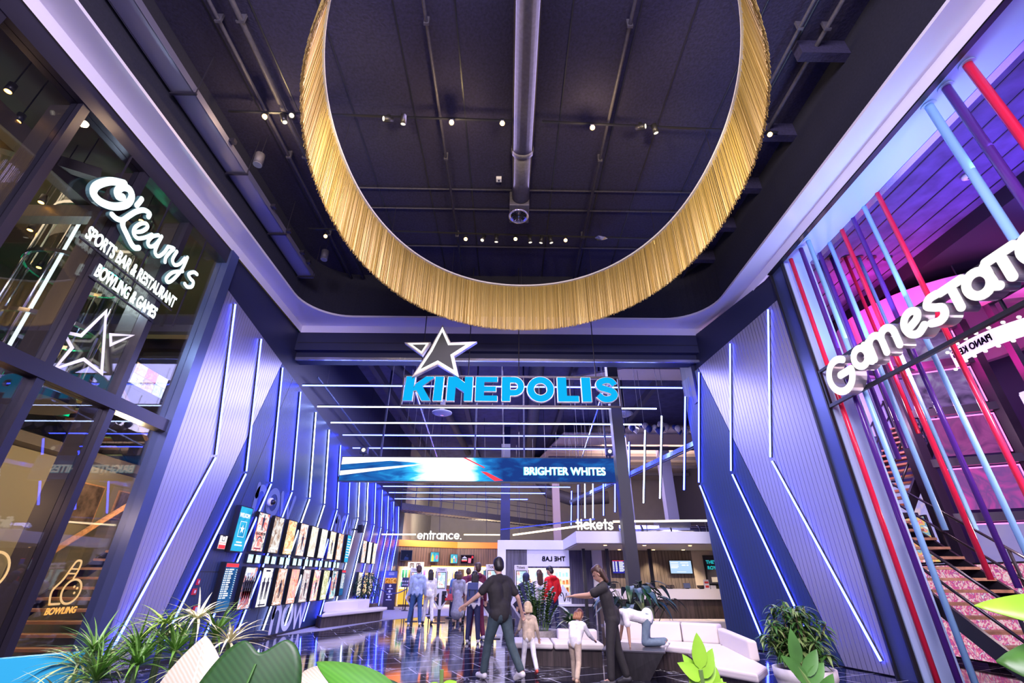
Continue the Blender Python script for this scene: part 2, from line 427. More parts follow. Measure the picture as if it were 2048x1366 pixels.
def arc(cx, cy, r_, a0, a1, n=14, ry=None):
    ry = ry or r_
    return [(cx + r_ * math.cos(R(a0 + (a1 - a0) * i / n)), cy + ry * math.sin(R(a0 + (a1 - a0) * i / n))) for i in range(n + 1)]
def spline(P, k=6):
    P = [Vector(p) for p in P]; out = []
    for i in range(len(P) - 1):
        a = P[max(i - 1, 0)]; b = P[i]; c = P[i + 1]; d = P[min(i + 2, len(P) - 1)]
        for j in range(k):
            t = j / k
            out.append(0.5 * ((2 * b) + (c - a) * t + (2 * a - 5 * b + 4 * c - d) * t * t + (3 * b - a - 3 * c + d) * t ** 3))
    out.append(P[-1]); return [tuple(p) for p in out]
ORD = ['first', 'second', 'third', 'fourth', 'fifth', 'sixth', 'seventh', 'eighth', 'ninth', 'tenth', 'eleventh', 'twelfth', 'thirteenth', 'fourteenth', 'fifteenth', 'sixteenth', 'seventeenth', 'eighteenth', 'nineteenth', 'twentieth', 'twenty first', 'twenty second', 'twenty third', 'twenty fourth']
# ------------------------------------------------------------------ the setting
fl = MB().box(-13, 15, -5, 44, -0.1, 0).build('floor', M_floor); fl['kind'] = 'structure'
cp = MB(); cp.prism([(-6.2, 14.6), (-5.45, 16.0), (-4.5, 19.9), (-3.1, 22.0), (2.6, 22.6), (2.6, 40), (-6.2, 40)], Matrix.Identity(4), 0.008); cp.build('carpet_field', M_carpet, fl)
# atrium ceiling with ribs
ce = MB().box(-6.4, 6.4, -5, 12.3, 9.6, 9.8).build('ceiling', M_ceil); ce['kind'] = 'structure'
for x in (-4.95, -4.2, -3.1, -1.9, -0.9, 1.0, 2.1, 3.0, 4.1, 4.9):
    MB().box(x - 0.012, x + 0.012, -4, 12, 9.588, 9.6).build('panel_joint', M_black, ce)
for y in (2.9, 4.5, 6.1, 7.5, 8.8, 10.1):
    MB().box(4.9, 5.72, y, y + 0.16, 9.25, 9.6).build('ceiling_beam', M_ceil, ce)
# cornice: fascia on the walls, soffit with rounded inner corners, dark recess above
inner = [(-5.72, -4.0)] + [(-5.72 + 1.2 + 1.2 * math.cos(R(180 - a)), 10.25 + 1.2 * math.sin(R(180 - a))) for a in range(0, 91, 9)] + \
        [(5.72 - 1.2 + 1.2 * math.cos(R(90 - a)), 10.25 + 1.2 * math.sin(R(90 - a))) for a in range(0, 91, 9)] + [(5.72, -4.0)]
outer = [(-6.18, -4.0)] + [(-6.18, 10.25 + 1.72 * i / 5) for i in range(6)] + [(-6.18 + 1.66 * i / 5, 11.97) for i in range(1, 6)] + \
        [(4.52 + 1.66 * i / 5, 11.97) for i in range(6)] + [(6.18, 11.97 - 1.72 * i / 5) for i in range(1, 6)] + [(6.18, -4.0)]
tr = struct('trim_1')
c = MB()
for i in range(len(inner) - 1):
    a, b, d, e = inner[i], inner[i + 1], outer[i + 1], outer[i]
    c.quad((*a, 8.1), (*b, 8.1), (*d, 8.1), (*e, 8.1))
    c.quad((*a, 8.1), (*b, 8.1), (*b, 8.16), (*a, 8.16))
for p, q in (((-6.18, -4), (-6.18, 11.97)), ((-6.18, 11.97), (6.18, 11.97)), ((6.18, 11.97), (6.18, -4))):
    c.quad((*p, 7.87), (*q, 7.87), (*q, 8.1), (*p, 8.1))
c.build('cornice', M_corn, tr)
c = MB()
for i in range(len(inner) - 1):
    a, b = inner[i], inner[i + 1]; c.quad((*a, 8.16), (*b, 8.16), (*b, 9.62), (*a, 9.62))
c.build('recess_face', M_recess, tr, True)
# header beam over the foyer opening
hd = struct('trim_2')
MB().box(-6.3, 6.2, 11.98, 12.5, 7.30, 7.87).box(-6.3, 6.2, 12.15, 12.5, 7.05, 7.30).build('header_beam', M_navy, hd)
MB().box(-6.2, 5.9, 12.05, 12.12, 7.02, 7.10).build('rail', mat('brushed_steel', (0.6, 0.62, 0.8), 0.25, 0.9), hd)
MB().box(-6.2, 6.1, 11.975, 12.0, 7.53, 7.55).build('shadow_gap', M_black, hd)
# left wall: plain navy body, ribbed cladding in two finishes
wl = MB().box(-6.6, -6.25, 8.42, 29.5, 0, 7.9).build('wall_left', M_navy); wl['kind'] = 'structure'
def ltop(y): return 7.03 - 0.142 * (y - 8.45) if y < 17.6 else 5.73 - 0.065 * (y - 17.6)
LP = fr((-6.25, 0, 0), (0, 1, 0), (0, 0, 1))
MB().prism([(8.46, 0.02), (9.40, 0.02), (11.42, ltop(11.42)), (8.46, 7.03)], LP, 0.05).build('light_cladding', M_lightpan, wl)
MB().prism([(9.42, 0.02), (29.3, 0.02), (29.3, ltop(29.3)), (17.6, ltop(17.6)), (11.44, ltop(11.44))], LP, 0.05).build('dark_cladding', M_darkpan, wl)
c = MB()
for p, q in (((12.2, 6.45), (11.2, 2.9)), ((10.2, 1.5), (11.9, 1.5)), ((13.3, 0.05), (13.3, 0.75))):
    c.ribbon([p, q], 0.015, FL(0, 0, -6.2), 0.003)
c.build('cladding_joint', M_black, wl)
MB().box(-6.24, -6.19, 8.42, 29, 0, 0.06).build('skirting', M_black, wl)
# right wall: angled cladding
RD = Vector((-0.2315, 0.9728, 0)); RP = Vector((6.33, 8.95, 0))
def rpt(y, z, d=0.0):
    s_ = (y - 8.95) / 0.9728; p = RP + RD * s_ + Vector((-0.9728, -0.2315, 0)) * d; return (p.x, p.y, z)
def RPL(y, z, d=0.0): return fr(rpt(y, z, d), tuple(-RD), (0, 0, 1))
T0 = RPL(8.95, 0)
def rs(y): return -(y - 8.95) / 0.9728
wr = MB().hexa([rpt(8.9, 0, -0.3), rpt(8.9, 0), rpt(13.0, 0), rpt(13.0, 0, -0.3), rpt(8.9, 7.9, -0.3), rpt(8.9, 7.9), rpt(13.0, 7.9), rpt(13.0, 7.9, -0.3)]).build('wall_right', M_navy); wr['kind'] = 'structure'
MB().prism([(rs(8.92), 0.02), (rs(8.92), 7.2), (rs(12.08), 6.85), (rs(9.86), 0.02)][::-1], T0, 0.05).build('light_cladding', M_lightpan, wr)
MB().prism([(rs(9.88), 0.02), (rs(12.1), 6.85), (rs(12.95), 6.75), (rs(12.95), 0.02)][::-1], T0, 0.05).build('dark_cladding', M_darkpan, wr)
tp = MB().box(5.42, 6.0, 12.3, 12.95, 5.9, 7.9).build('trim_3', M_navy); tp['kind'] = 'structure'
# atrium side walls behind the viewer (plain), foyer shell
def wallbox(n, b, m):
    o = MB().box(*b).build(n, m); o['kind'] = 'structure'; return o
M_grey = mat('foyer_plaster', (0.42, 0.39, 0.36), 0.8, var=0.05, vscale=2)
M_greyd = mat('foyer_dark', (0.085, 0.08, 0.12), 0.8)
wallbox('wall_back', (-13, 15, 40, 40.3, 0, 9.5), M_grey)
wallbox('wall_foyer_left', (-6.6, -6.25, 29.5, 40, 0, 9.5), M_grey)
wallbox('wall_foyer_right', (13.5, 13.8, 14.5, 40, 0, 9.5), M_greyd)
fc = wallbox('ceiling_foyer', (-6.6, 14, 12.5, 40, 9.2, 9.4), mat('foyer_ceiling', (0.075, 0.075, 0.19), 0.85, var=0.2, vscale=3))
wallbox('wall_foyer_upper', (-6.6, -6.25, 12.5, 29.5, 7.9, 9.3), M_navy)
wallbox('wall_foyer_front', (5.6, 14, 13.05, 13.3, 0, 9.3), M_greyd)
wallbox('wall_foyer_header', (-6.6, 6.2, 12.3, 12.5, 7.87, 9.3), M_greyd)
for x, y0, y1 in ((-5.6, 13, 38), (-2.2, 13, 38), (2.6, 13, 38), (6.4, 14, 38)):
    MB().box(x, x + 0.22, y0, y1, 8.9, 9.2).build('ceiling_joist', M_greyd, fc)
MB().tube([(-5.2, 13.0, 8.7), (-3.0, 22.0, 8.7), (-2.6, 30.0, 8.7)], 0.2).build('air_pipe', M_pipe, fc, True)
MB().tube([(1.0, 13.0, 8.6), (1.6, 34.0, 8.6)], 0.3, 14).build('air_pipe', M_pipe, fc, True)
MB().tube([(7.0, 33.0, 6.4), (4.4, 33.2, 6.3), (2.9, 33.5, 6.8), (2.1, 33.4, 7.9), (1.9, 32, 8.6)], 0.42, 14).build('air_pipe', M_pipe, fc, True)
# lit soffit over the right half of the foyer
M_soff = mat('foyer_soffit', (0.60, 0.50, 0.46), 0.8)
for i, (x0, x1, y0, y1, z0, z1) in enumerate([(3.0, 13.4, 24, 39.5, 8.3, 8.8), (4.2, 13.4, 15.2, 17.2, 8.2, 8.6)]):
    MB().hexa([(x0, y0, z0), (x1, y0, z0), (x1, y1, z1), (x0 - 2, y1, z1), (x0, y0, z0 + 0.08), (x1, y0, z0 + 0.08), (x1, y1, z1 + 0.08), (x0 - 2, y1, z1 + 0.08)]).build('lowered_soffit', M_soff, fc)
for y in (26.5, 29, 31.5, 34):
    MB().box(2.6, 13.3, y, y + 0.12, 8.1, 8.3).build('ceiling_joist', M_greyd, fc)
lamp('soffit_light', 'AREA', (8.5, 28, 7.4), 260, (1.0, 0.72, 0.62), (8.5, 29, 9), 6, 5)
# columns of the foyer
cx = 0
for n, (x, y, w, h, m) in enumerate([(3.45, 14.0, 0.34, 9.2, M_black), (-0.1, 26.0, 0.5, 9.2, M_navy), (3.05, 30, 0.45, 9.2, mat('brown_column', (0.34, 0.25, 0.26), 0.7)), (6.15, 24.5, 0.5, 9.2, mat('lavender_column', (0.42, 0.40, 0.58), 0.6)), (9.2, 27, 0.6, 9.2, mat('lavender_column')), ]):
    o = MB().box(x - w / 2, x + w / 2, y - w / 2, y + w / 2, 0, h).build('trim_%d' % (10 + n), m); o['kind'] = 'structure'

# ---- left shop front: steel frame and panes
wf = struct('window_1')
MUL = [1.9, 3.15, 4.42, 5.68, 6.92]
f = MB()
f.box(-6.42, -6.2, -4, 8.45, 7.52, 7.87)
f.build('head_frame', M_frame, wf)
MB().box(-6.40, -6.2, -4, 8.2, 3.74, 3.95).build('transom', M_frame, wf)
for y in MUL: MB().box(-6.40, -6.22, y - 0.06, y + 0.06, 0, 7.52).build('mullion', M_frame, wf)
MB().box(-6.42, -6.15, 8.14, 8.40, 0, 7.87).build('jamb', mat('jamb_blue', (0.10, 0.13, 0.30), 0.3, 0.5), wf)
MB().box(-6.42, -6.2, -4, 8.2, 0, 0.12).build('sill', M_frame, wf)
ys = [-3.9] + MUL + [8.2]
for i in range(len(ys) - 1):
    for z0, z1 in ((0.12, 3.74), (3.95, 7.52)):
        MB().box(-6.315, -6.30, ys[i] + 0.06, ys[i + 1] - 0.06, z0, z1).build('pane', M_glass, wf)
for y in MUL:
    MB().box(-6.7, -6.42, y - 0.05, y + 0.07, 0, 7.5).build('steel_post', mat('brown_post', (0.05, 0.038, 0.034), 0.5), wf)
# room behind it
M_int = mat('dim_interior', (0.075, 0.062, 0.055), 0.8)
wallbox('wall_bar_back', (-13, -12.8, -5, 16, 0, 9), M_int)
wallbox('wall_bar_far', (-13, -6.6, 14.5, 14.7, 0, 9), mat('bar_wall', (0.13, 0.11, 0.085), 0.8))
wallbox('ceiling_bar', (-13, -6.4, -5, 14.6, 8.4, 8.6), M_int)
wallbox('floor_bar', (-13, -9.4, -5, 14.6, 3.72, 3.92), M_int)
wallbox('wall_bar_stair', (-9.9, -9.75, 8.0, 14.5, 0, 3.7), mat('bar_plaster', (0.19, 0.17, 0.12), 0.8))

# ---- right shop front: deep portal
wf2 = struct('window_2')
M_portal = mat('portal_white', (0.46, 0.60, 0.88), 0.35)
MB().box(6.30, 6.42, 8.47, 8.88, 0, 7.9).build('jamb', mat('jamb_blue'), wf2)
MB().box(6.26, 6.32, 8.43, 8.47, 0, 7.9).box(6.26, 6.32, 8.88, 8.93, 0, 7.9).build('jamb_edge', M_black, wf2)
MB().box(6.34, 6.95, 8.43, 8.55, 0, 7.9).build('portal_cheek', M_portal, wf2)
MB().box(6.28, 6.95, -4, 8.5, 7.9, 8.0).build('portal_soffit', M_portal, wf2)
MB().box(6.2, 6.30, -4, 8.9, 7.86, 8.0).build('portal_edge', M_black, wf2)
MB().box(6.96, 7.10, -4, 8.5, 7.9, 8.16).box(6.96, 7.10, -4, 8.5, 8.22, 8.36).build('track_rail', mat('rail_blue', (0.35, 0.45, 0.7), 0.2, 0.8), wf2)
M_pur = mat('arcade_ceiling', (0.10, 0.07, 0.22), 0.7, var=0.3, vscale=3)
ca = wallbox('ceiling_arcade', (6.95, 14.8, -5, 14.5, 8.4, 8.6), M_pur)
for i in range(15):
    x = 7.3 + i * 0.47; MB().box(x, x + 0.025, -4.9, 14.2, 8.388, 8.4).build('plank_joint', M_black, ca)
MB().box(9.9, 14.6, -4, 14.2, 8.05, 8.4).build('dark_bulkhead', M_black, ca)
wallbox('wall_arcade_back', (14.6, 14.8, -5, 14.5, 0, 8.5), mat('arcade_wall', (0.10, 0.05, 0.14), 0.7))
wa = wallbox('wall_arcade_far', (6.95, 14.6, 13.0, 13.04, 0, 8.4), mat('arcade_far', (0.09, 0.07, 0.20), 0.6))
MB().box(6.97, 14.5, 12.94, 13.0, 5.1, 6.9).build('pale_band', mat('pale_lilac', (0.60, 0.56, 0.80), 0.6), wa)
lamp('arcade_light', 'AREA', (10.3, 6.0, 6.6), 190, (0.22, 0.10, 1.0), (9.5, 6.0, 9), 3, 5)
lamp('arcade_light', 'AREA', (9.6, 11.0, 5.4), 120, (0.45, 0.35, 1.0), (9.4, 13, 5.2), 1.6, 1.6)
lamp('arcade_light', 'AREA', (12.2, 6.6, 7.8), 60, (1.0, 0.10, 0.62), (10.5, 7.5, 2), 1.6, 3)
lamp('arcade_light', 'AREA', (6.62, 6.0, 6.0), 60, (0.35, 0.55, 1.0), (6.62, 6.6, 7.9), 0.4, 4)
lamp('arcade_light', 'AREA', (7.4, 4.6, 3.6), 110, (0.95, 0.75, 0.9), (8.2, 9.0, 1.8), 0.6, 0.6)  # added fill aimed at the lower stairs, no fitting here
lamp('arcade_light', 'AREA', (8.6, 8.6, 5.6), 90, (1.0, 0.45, 0.85), (8.6, 11.5, 4.2), 0.8, 0.8)  # added fill aimed at the upper flight, no fitting here
lamp('bar_light', 'AREA', (-8.8, 6.5, 8.2), 28, (1.0, 0.74, 0.45), (-8.5, 8.5, 0), 2, 4)
lamp('bar_light', 'POINT', (-7.6, 8.9, 3.3), 130, WARM, size=0.2)
# ------------------------------------------------------------------ light strips
def strip(label, group, segs, m, back, r=0.022, w=0.05):
    """segs: list of (p, q); back: offset of the dark carrier behind the tube"""
    t = thing('light_strip', label, 'light strip', segs[0][0], group)
    for p, q in segs:
        MB().tube([p, q], r, 8).build('tube', m, t)
        b = Vector(back); MB().bar(Vector(p) + b, Vector(q) + b, w, w * 0.6, upv=back).build('housing', M_black, t)
    return t
WHITEK = {4, 5, 8, 9}
for k in range(15):
    yt = 8.79 + 1.325 * k; yb = 9.72 + 1.30 * k; y0 = 8.47 + 1.30 * k
    zt = ltop(yt) - 0.12; zb = 3.62 if k else 3.70
    m = M_whitetube if k in WHITEK else M_bluetube
    zl = 0.22
    X0 = -6.165
    strip('%s kinked light strip from the glass front on the left ribbed wall, glowing %s' % (ORD[k], 'white' if k in WHITEK else 'blue'), 'kinked light strips on the left wall',
          [((X0, yt, zt), (X0, yb, zb)), ((X0, yb + 0.01, zb - 0.06), (X0, y0 if k not in (0,) else 8.55, zl))], m, (-0.02, 0, 0))
right_led = [((9.24, 7.10), (10.29, 3.84), (9.10, 0.20)), ((10.65, 6.91), (11.62, 3.81), (10.4, 0.2)), ((12.06, 6.70), (12.95, 3.77), (11.75, 0.2))]
for k, (a, b, c_) in enumerate(right_led):
    strip('%s blue kinked light strip from the pole screen on the right ribbed wall' % ORD[k], 'kinked light strips on the right wall',
          [(rpt(*a, 0.085), rpt(*b, 0.085)), (rpt(b[0] - 0.02, b[1] - 0.09, 0.085), rpt(*c_, 0.085))], M_bluetube, (0.02, 0.005, 0))
HX = {3: 5.24, 4: 4.82, 5: 4.67, 6: 4.39, 7: 4.28, 8: 3.95, 9: 3.7, 10: 3.4, 11: 3.11, 12: 1.96, 13: 1.1}
for k, xr in HX.items():
    y = 8.79 + 1.325 * k; z = {3: 6.5, 4: 6.3, 5: 6.18, 6: 6.12, 7: 5.97, 8: 5.85, 9: 5.73, 10: 5.6, 11: 5.42, 12: 5.33, 13: 5.22}[k]
    n = k - 3; m = M_whitetube if k in (4, 5) else M_bluetube
    t = strip('%s horizontal %s light strip under the foyer ceiling, counted from the big letter sign' % (ORD[n], 'white' if k in (4, 5) else 'blue'), 'horizontal light strips under the foyer ceiling',
              [((-6.15, y, z), (xr, y, z))], m, (0, 0, 0.03))
    for x in (-3.5, -0.2, xr - 0.6):
        MB().tube([(x, y, z + 0.04), (x, y, 9.0)], 0.006, 5).build('suspension_wire', M_frame, t)
HV = {3: (5.28, 6.23, 5.12, 3.69), 4: (4.95, 6.06, 4.81, 3.65), 5: (4.76, 5.98, 4.65, 3.70), 6: (4.51, 5.92, 4.46, 3.72), 7: (4.26, 5.8, 4.24, 3.73), 8: (4.03, 5.7, 4.04, 3.75), 9: (3.81, 5.62, 3.82, 3.80), 10: (3.65, 5.57, 3.68, 3.94), 11: (3.51, 5.53, 3.54, 3.99), 12: (3.35, 5.45, 3.35, 3.89)}
for k, (x1, z1, x2, z2) in HV.items():
    y = 8.79 + 1.325 * k; m = M_whitetube if k in (4, 5, 9, 10) else M_bluetube
    t = strip('%s hanging %s light strip of the slanted row, counted from the right wall' % (ORD[k - 3], 'white' if k in (4, 5, 9, 10) else 'blue'), 'hanging light strips of the slanted row',
              [((x1, y, z1), (x2, y + 0.9, z2))], m, (0.035, 0.02, 0))
    MB().tube([(x1, y, z1), (x1, y, 9.1)], 0.006, 5).build('suspension_wire', M_frame, t)
t = thing('truss_rail', 'sloping blue steel rail crossing behind the hanging light strips', 'rail', (5.9, 13.4, 5.0))
MB().bar((5.7, 13.5, 5.05), (3.3, 25.0, 4.95), 0.09, 0.14).build('rail_bar', mat('rail_blue'), t)
MB().bar((5.7, 13.5, 4.93), (3.3, 25.0, 4.83), 0.05, 0.03).build('rail_lip', M_frame, t)
for i, (xa, xb) in enumerate(((-5.95, -6.7), (-3.05, -3.4), (3.1, 3.65))):
    t = thing('carrier_bar', ['left thin carrier bar running back above the horizontal light strips', 'middle thin carrier bar running back above the horizontal light strips', 'right thin carrier bar running back above the horizontal light strips'][i], 'bar', (xa, 14, 6.9))
    MB().bar((max(xa, -5.95), 13.2, 6.95), (max(xb, -6.1), 25.0, 6.2), 0.035, 0.05).build('bar', mat('rail_blue'), t)
    for y in (14, 19, 24): MB().tube([(max(xa, -5.95) + (max(xb, -6.1) - max(xa, -5.95)) * (y - 13) / 12, y, 6.9 - 0.0625 * (y - 13.2)), (max(xa, -5.95), y, 9.2)], 0.005, 5).build('suspension_wire', M_frame, t)

# ------------------------------------------------------------------ ring of hanging chains
rg = thing('chain_ring', 'huge oval ring of hanging golden chains under the dark ceiling', 'chandelier', (0.35, 6.24, 8.7))
def ell(t, d=0.0):
    c_, s_ = math.cos(t), math.sin(t); p = 2 / 2.12
    return 0.35 + (3.63 + d) * math.copysign(abs(c_) ** p, c_), 6.24 + (4.42 + d) * math.copysign(abs(s_) ** p, s_)
b = MB(); NN = 180
for i in range(NN):
    t0, t1 = 2 * PI * i / NN, 2 * PI * (i + 1) / NN
    a, c_, d, e = ell(t0, -0.04), ell(t1, -0.04), ell(t1, 0.04), ell(t0, 0.04)
    for z0, z1 in ((8.68, 8.72),):
        b.quad((*a, z0), (*c_, z0), (*c_, z1), (*a, z1)); b.quad((*e, z0), (*e, z1), (*d, z1), (*d, z0))
        b.quad((*a, z0), (*e, z0), (*d, z0), (*c_, z0)); b.quad((*a, z1), (*c_, z1), (*d, z1), (*e, z1))
b.build('rim', M_white, rg)
NS = 2300
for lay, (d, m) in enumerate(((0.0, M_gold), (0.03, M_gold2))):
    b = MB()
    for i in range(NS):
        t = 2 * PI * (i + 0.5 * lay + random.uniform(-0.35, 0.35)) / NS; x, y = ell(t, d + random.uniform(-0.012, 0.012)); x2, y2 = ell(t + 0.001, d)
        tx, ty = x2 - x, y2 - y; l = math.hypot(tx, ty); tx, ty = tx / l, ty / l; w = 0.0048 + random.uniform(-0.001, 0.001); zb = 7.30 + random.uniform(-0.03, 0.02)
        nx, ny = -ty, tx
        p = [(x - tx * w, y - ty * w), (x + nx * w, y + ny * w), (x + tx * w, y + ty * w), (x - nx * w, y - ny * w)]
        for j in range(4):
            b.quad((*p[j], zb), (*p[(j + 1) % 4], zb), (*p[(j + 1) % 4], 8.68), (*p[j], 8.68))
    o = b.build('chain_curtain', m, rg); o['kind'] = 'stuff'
for t in range(0, 360, 30):
    x, y = ell(R(t)); MB().tube([(x, y, 8.7), (x, y, 9.6)], 0.006, 5).build('suspension_wire', M_frame, rg)

# ------------------------------------------------------------------ ceiling fittings
t = thing('ceiling_duct', 'round black air duct hanging along the middle of the dark ceiling', 'air duct', (0.24, 6, 9.3))
MB().tube([(0.26, -4, 9.3), (0.26, 6.6, 9.3)], 0.215, 20).build('duct_pipe', M_pipe, t, True)
MB().tube([(0.26, 6.55, 9.3), (0.26, 7.9, 9.3)], 0.20, 20).build('duct_pipe', M_pipe, t, True)
MB().tube([(0.26, 6.52, 9.3), (0.26, 6.62, 9.3)], 0.235, 20).build('duct_collar', M_pipe, t, True)
o = MB().box(0.0, 0.46, 7.9, 8.5, 9.06, 9.5).build('outlet_box', M_pipe, t); bevel(o, 0.02)
MB().lathe([(0.0, 0.02), (0.17, 0.02), (0.235, -0.02), (0.245, -0.05), (0.20, -0.05), (0.18, 0.0), (0.0, 0.0)][::-1], (0.22, 8.22, 9.05), 28).build('diffuser', mat('diffuser_chrome', (0.55, 0.55, 0.75), 0.2, 0.9), t, True)
b = MB()
for k in range(14):
    a = 2 * PI * k / 14; b.bar((0.22 + 0.04 * math.cos(a), 8.22 + 0.04 * math.sin(a), 9.0), (0.22 + 0.17 * math.cos(a), 8.22 + 0.17 * math.sin(a), 9.03), 0.012, 0.03)
b.build('swirl_vanes', M_black, t)
t = thing('cable_tray', 'long perforated metal cable tray under the ceiling along the left side', 'cable tray', (-5.45, 5, 8.6))
M_tray = mat('perforated_tray', (0.22, 0.21, 0.30), 0.4, 0.6)
nt = M_tray.node_tree; tc = nt.nodes.new('ShaderNodeTexCoord'); vr = nt.nodes.new('ShaderNodeTexVoronoi'); vr.inputs['Scale'].default_value = 26; vr.inputs['Randomness'].default_value = 0.0
cr = nt.nodes.new('ShaderNodeValToRGB'); cr.color_ramp.elements[0].position = 0.28; cr.color_ramp.elements[0].color = (0.02, 0.02, 0.03, 1); cr.color_ramp.elements[1].position = 0.34; cr.color_ramp.elements[1].color = (0.27, 0.26, 0.38, 1)
nt.links.new(tc.outputs['Object'], vr.inputs['Vector']); nt.links.new(vr.outputs['Distance'], cr.inputs[0]); nt.links.new(cr.outputs[0], nt.nodes['Principled BSDF'].inputs['Base Color'])
MB().box(-5.65, -5.29, -4, 10.2, 8.58, 8.60).box(-5.66, -5.64, -4, 10.2, 8.58, 8.72).box(-5.30, -5.28, -4, 10.2, 8.58, 8.72).build('tray', M_tray, t)
for y in (3.0, 4.9, 6.6, 8.4, 10.1):
    MB().box(-5.68, -5.24, y - 0.02, y + 0.02, 8.54, 8.575).build('bracket', M_frame, t)
    MB().tube([(-5.26, y, 8.56), (-5.26, y, 9.6)], 0.008, 6).build('hanger_rod', M_frame, t)
for y in (5.9, 7.6, 8.4, 9.2, 9.6): MB().box(-5.28, -5.18, y, y + 0.09, 8.66, 8.74).build('junction_box', M_frame, t)
for i, (x, r_, lab) in enumerate(((-4.76, 0.035, 'thin grey pipe under the ceiling nearest the cable tray'), (-4.4, 0.05, 'grey pipe under the ceiling just left of the golden ring'), (-1.38, 0.028, 'thin pipe under the ceiling inside the ring left of the big duct'), (1.95, 0.032, 'thin pipe under the ceiling inside the ring right of the big duct'), (5.2, 0.04, 'grey pipe under the ceiling right of the ring, nearest the beams'), (4.75, 0.03, 'thin grey pipe under the ceiling right of the ring'))):
    t = thing('ceiling_pipe', lab, 'pipe', (x, 4, 9.42))
    MB().tube([(x, -4, 9.45), (x, 11.4, 9.45)], r_, 10).build('pipe', M_pipe, t, True)
    for y in (4.2, 6.9, 9.4): MB().box(x - r_ - 0.015, x + r_ + 0.015, y, y + 0.04, 9.40, 9.6).build('pipe_clip', M_pipe, t)
for y in (7.9, 8.55, 10.0):
    tag(MB().tube([(-4.2 + (y - 7.9) * 0.4, y - 0.3, 9.56), (-4.1 + (y - 7.9) * 0.4, y, 9.56), (4.6, y + 0.06, 9.56)], 0.02, 8).build('cable_conduit', M_pipe, None, True), 'dark cable conduit across the ceiling, %s of three counted from the front' % ORD[[7.9, 8.55, 10.0].index(y)], 'conduit')
# spotlight tracks
M_spot = mat('spot_body', (0.035, 0.033, 0.036), 0.35, 0.4)
M_lens = glow('lens_dim', (1.0, 0.9, 0.75), 0.9)
def track(p, q, lab):
    t = thing('lighting_track', lab, 'lighting track', p)
    MB().bar(p, q, 0.035, 0.03).build('rail', M_black, t)
    n = int((Vector(q) - Vector(p)).length / 1.15)
    for i in range(n + 1):
        c_ = Vector(p).lerp(Vector(q), (i + 0.3) / (n + 0.6)); MB().tube([c_, (c_.x, c_.y, 9.6)], 0.005, 5).build('suspension_wire', M_chrome, t)
    return t
track((-5.35, 5.72, 9.26), (0.02, 5.86, 9.26), 'front lighting track crossing the left half of the ring')
track((0.62, 5.87, 9.26), (5.3, 6.05, 9.26), 'front lighting track crossing the right half of the ring')
track((-5.1, 9.0, 9.26), (4.75, 9.3, 9.26), 'rear lighting track near the round air outlet')
def spot(x, y, aim, lit, lab, grp):
    t = thing('spotlight', lab, 'spotlight', (x, y, 9.24), grp)
    d = (Vector(aim) - Vector((x, y, 9.13))).normalized(); c_ = Vector((x, y, 9.13))
    MB().box(x - 0.03, x + 0.03, y - 0.02, y + 0.02, 9.14, 9.25).build('mount', M_black, t)
    MB().tube([c_ - d * 0.09, c_ + d * 0.09], [0.052, 0.055], 16).build('body', M_spot, t, True)
    MB().tube([c_ + d * 0.088, c_ + d * 0.096], 0.044, 16).build('lens', M_lampglow if lit else M_lens, t)
CAMP = (0, 0, 1.4)
for i, (x, y, aim, lit) in enumerate([(-4.64, 5.73, CAMP, 1), (-4.30, 5.77, (-3.4, 6.2, 7.0), 0), (-4.12, 5.72, (-2.5, 2.5, 6.0), 0), (-2.32, 5.76, (-5, 4.0, 7.5), 0), (-2.03, 5.76, (-2.2, 7.5, 5.0), 0), (-1.12, 5.81, CAMP, 1), (-0.15, 5.82, CAMP, 1), (1.59, 5.89, CAMP, 1), (2.52, 5.87, (5, 4.4, 8.2), 0), (2.80, 5.9, (3.6, 7.0, 6.0), 0), (5.09, 6.0, CAMP, 1)]):
    spot(x, y, aim, lit, '%s spotlight from the left on the front lighting tracks%s' % (ORD[i], ', shining at the viewer' if lit else ', turned away'), 'spotlights on the front tracks')
for i, (x, y, aim, lit) in enumerate([(-4.69, 9.13, CAMP, 1), (-1.12, 9.19, CAMP, 1), (-0.67, 9.15, (-1.4, 8.2, 6), 0), (-0.33, 9.16, (-0.4, 10, 6), 0), (0.16, 9.17, CAMP, 1), (0.53, 9.17, (0.9, 10, 6), 0), (0.83, 9.18, (0.2, 10.2, 6.0), 0), (1.06, 9.18, (1.8, 9.9, 6), 0), (1.45, 9.2, CAMP, 1), (3.75, 9.25, CAMP, 1)]):
    spot(x, y, aim, lit, '%s spotlight from the left on the rear lighting track%s' % (ORD[i], ', shining at the viewer' if lit else ', turned away'), 'spotlights on the rear track')
for x, y, lab in ((-5.04, 6.5, 'grey cylinder speaker hanging beside the cable tray at its middle'), (-4.8, 9.55, 'dark cylinder speaker hanging near the far end of the cable tray')):
    t = thing('ceiling_speaker', lab, 'speaker', (x, y, 8.85))
    MB().tube([(x, y, 8.72), (x, y - 0.02, 8.98)], 0.09, 18).build('body', M_pipe, t, True)
    MB().tube([(x, y, 8.705), (x, y, 8.72)], 0.082, 18).build('grille', mat('grille_grey', (0.2, 0.2, 0.26), 0.6), t)
    MB().tube([(x, y, 8.98), (x, y, 9.6)], 0.006, 6).build('hanger_rod', M_frame, t)
t = thing('foil_sensor', 'crumpled silver wrapped fitting hanging on the rear track', 'fitting', (2.35, 9.1, 9.15))
b = MB(); pts = []
rr = random.Random(3)
for i in range(6):
    a = R(60 * i); pts.append((2.35 + 0.17 * math.cos(a), 9.1 + 0.1 * math.sin(a), 9.12 + rr.uniform(-0.03, 0.05)))
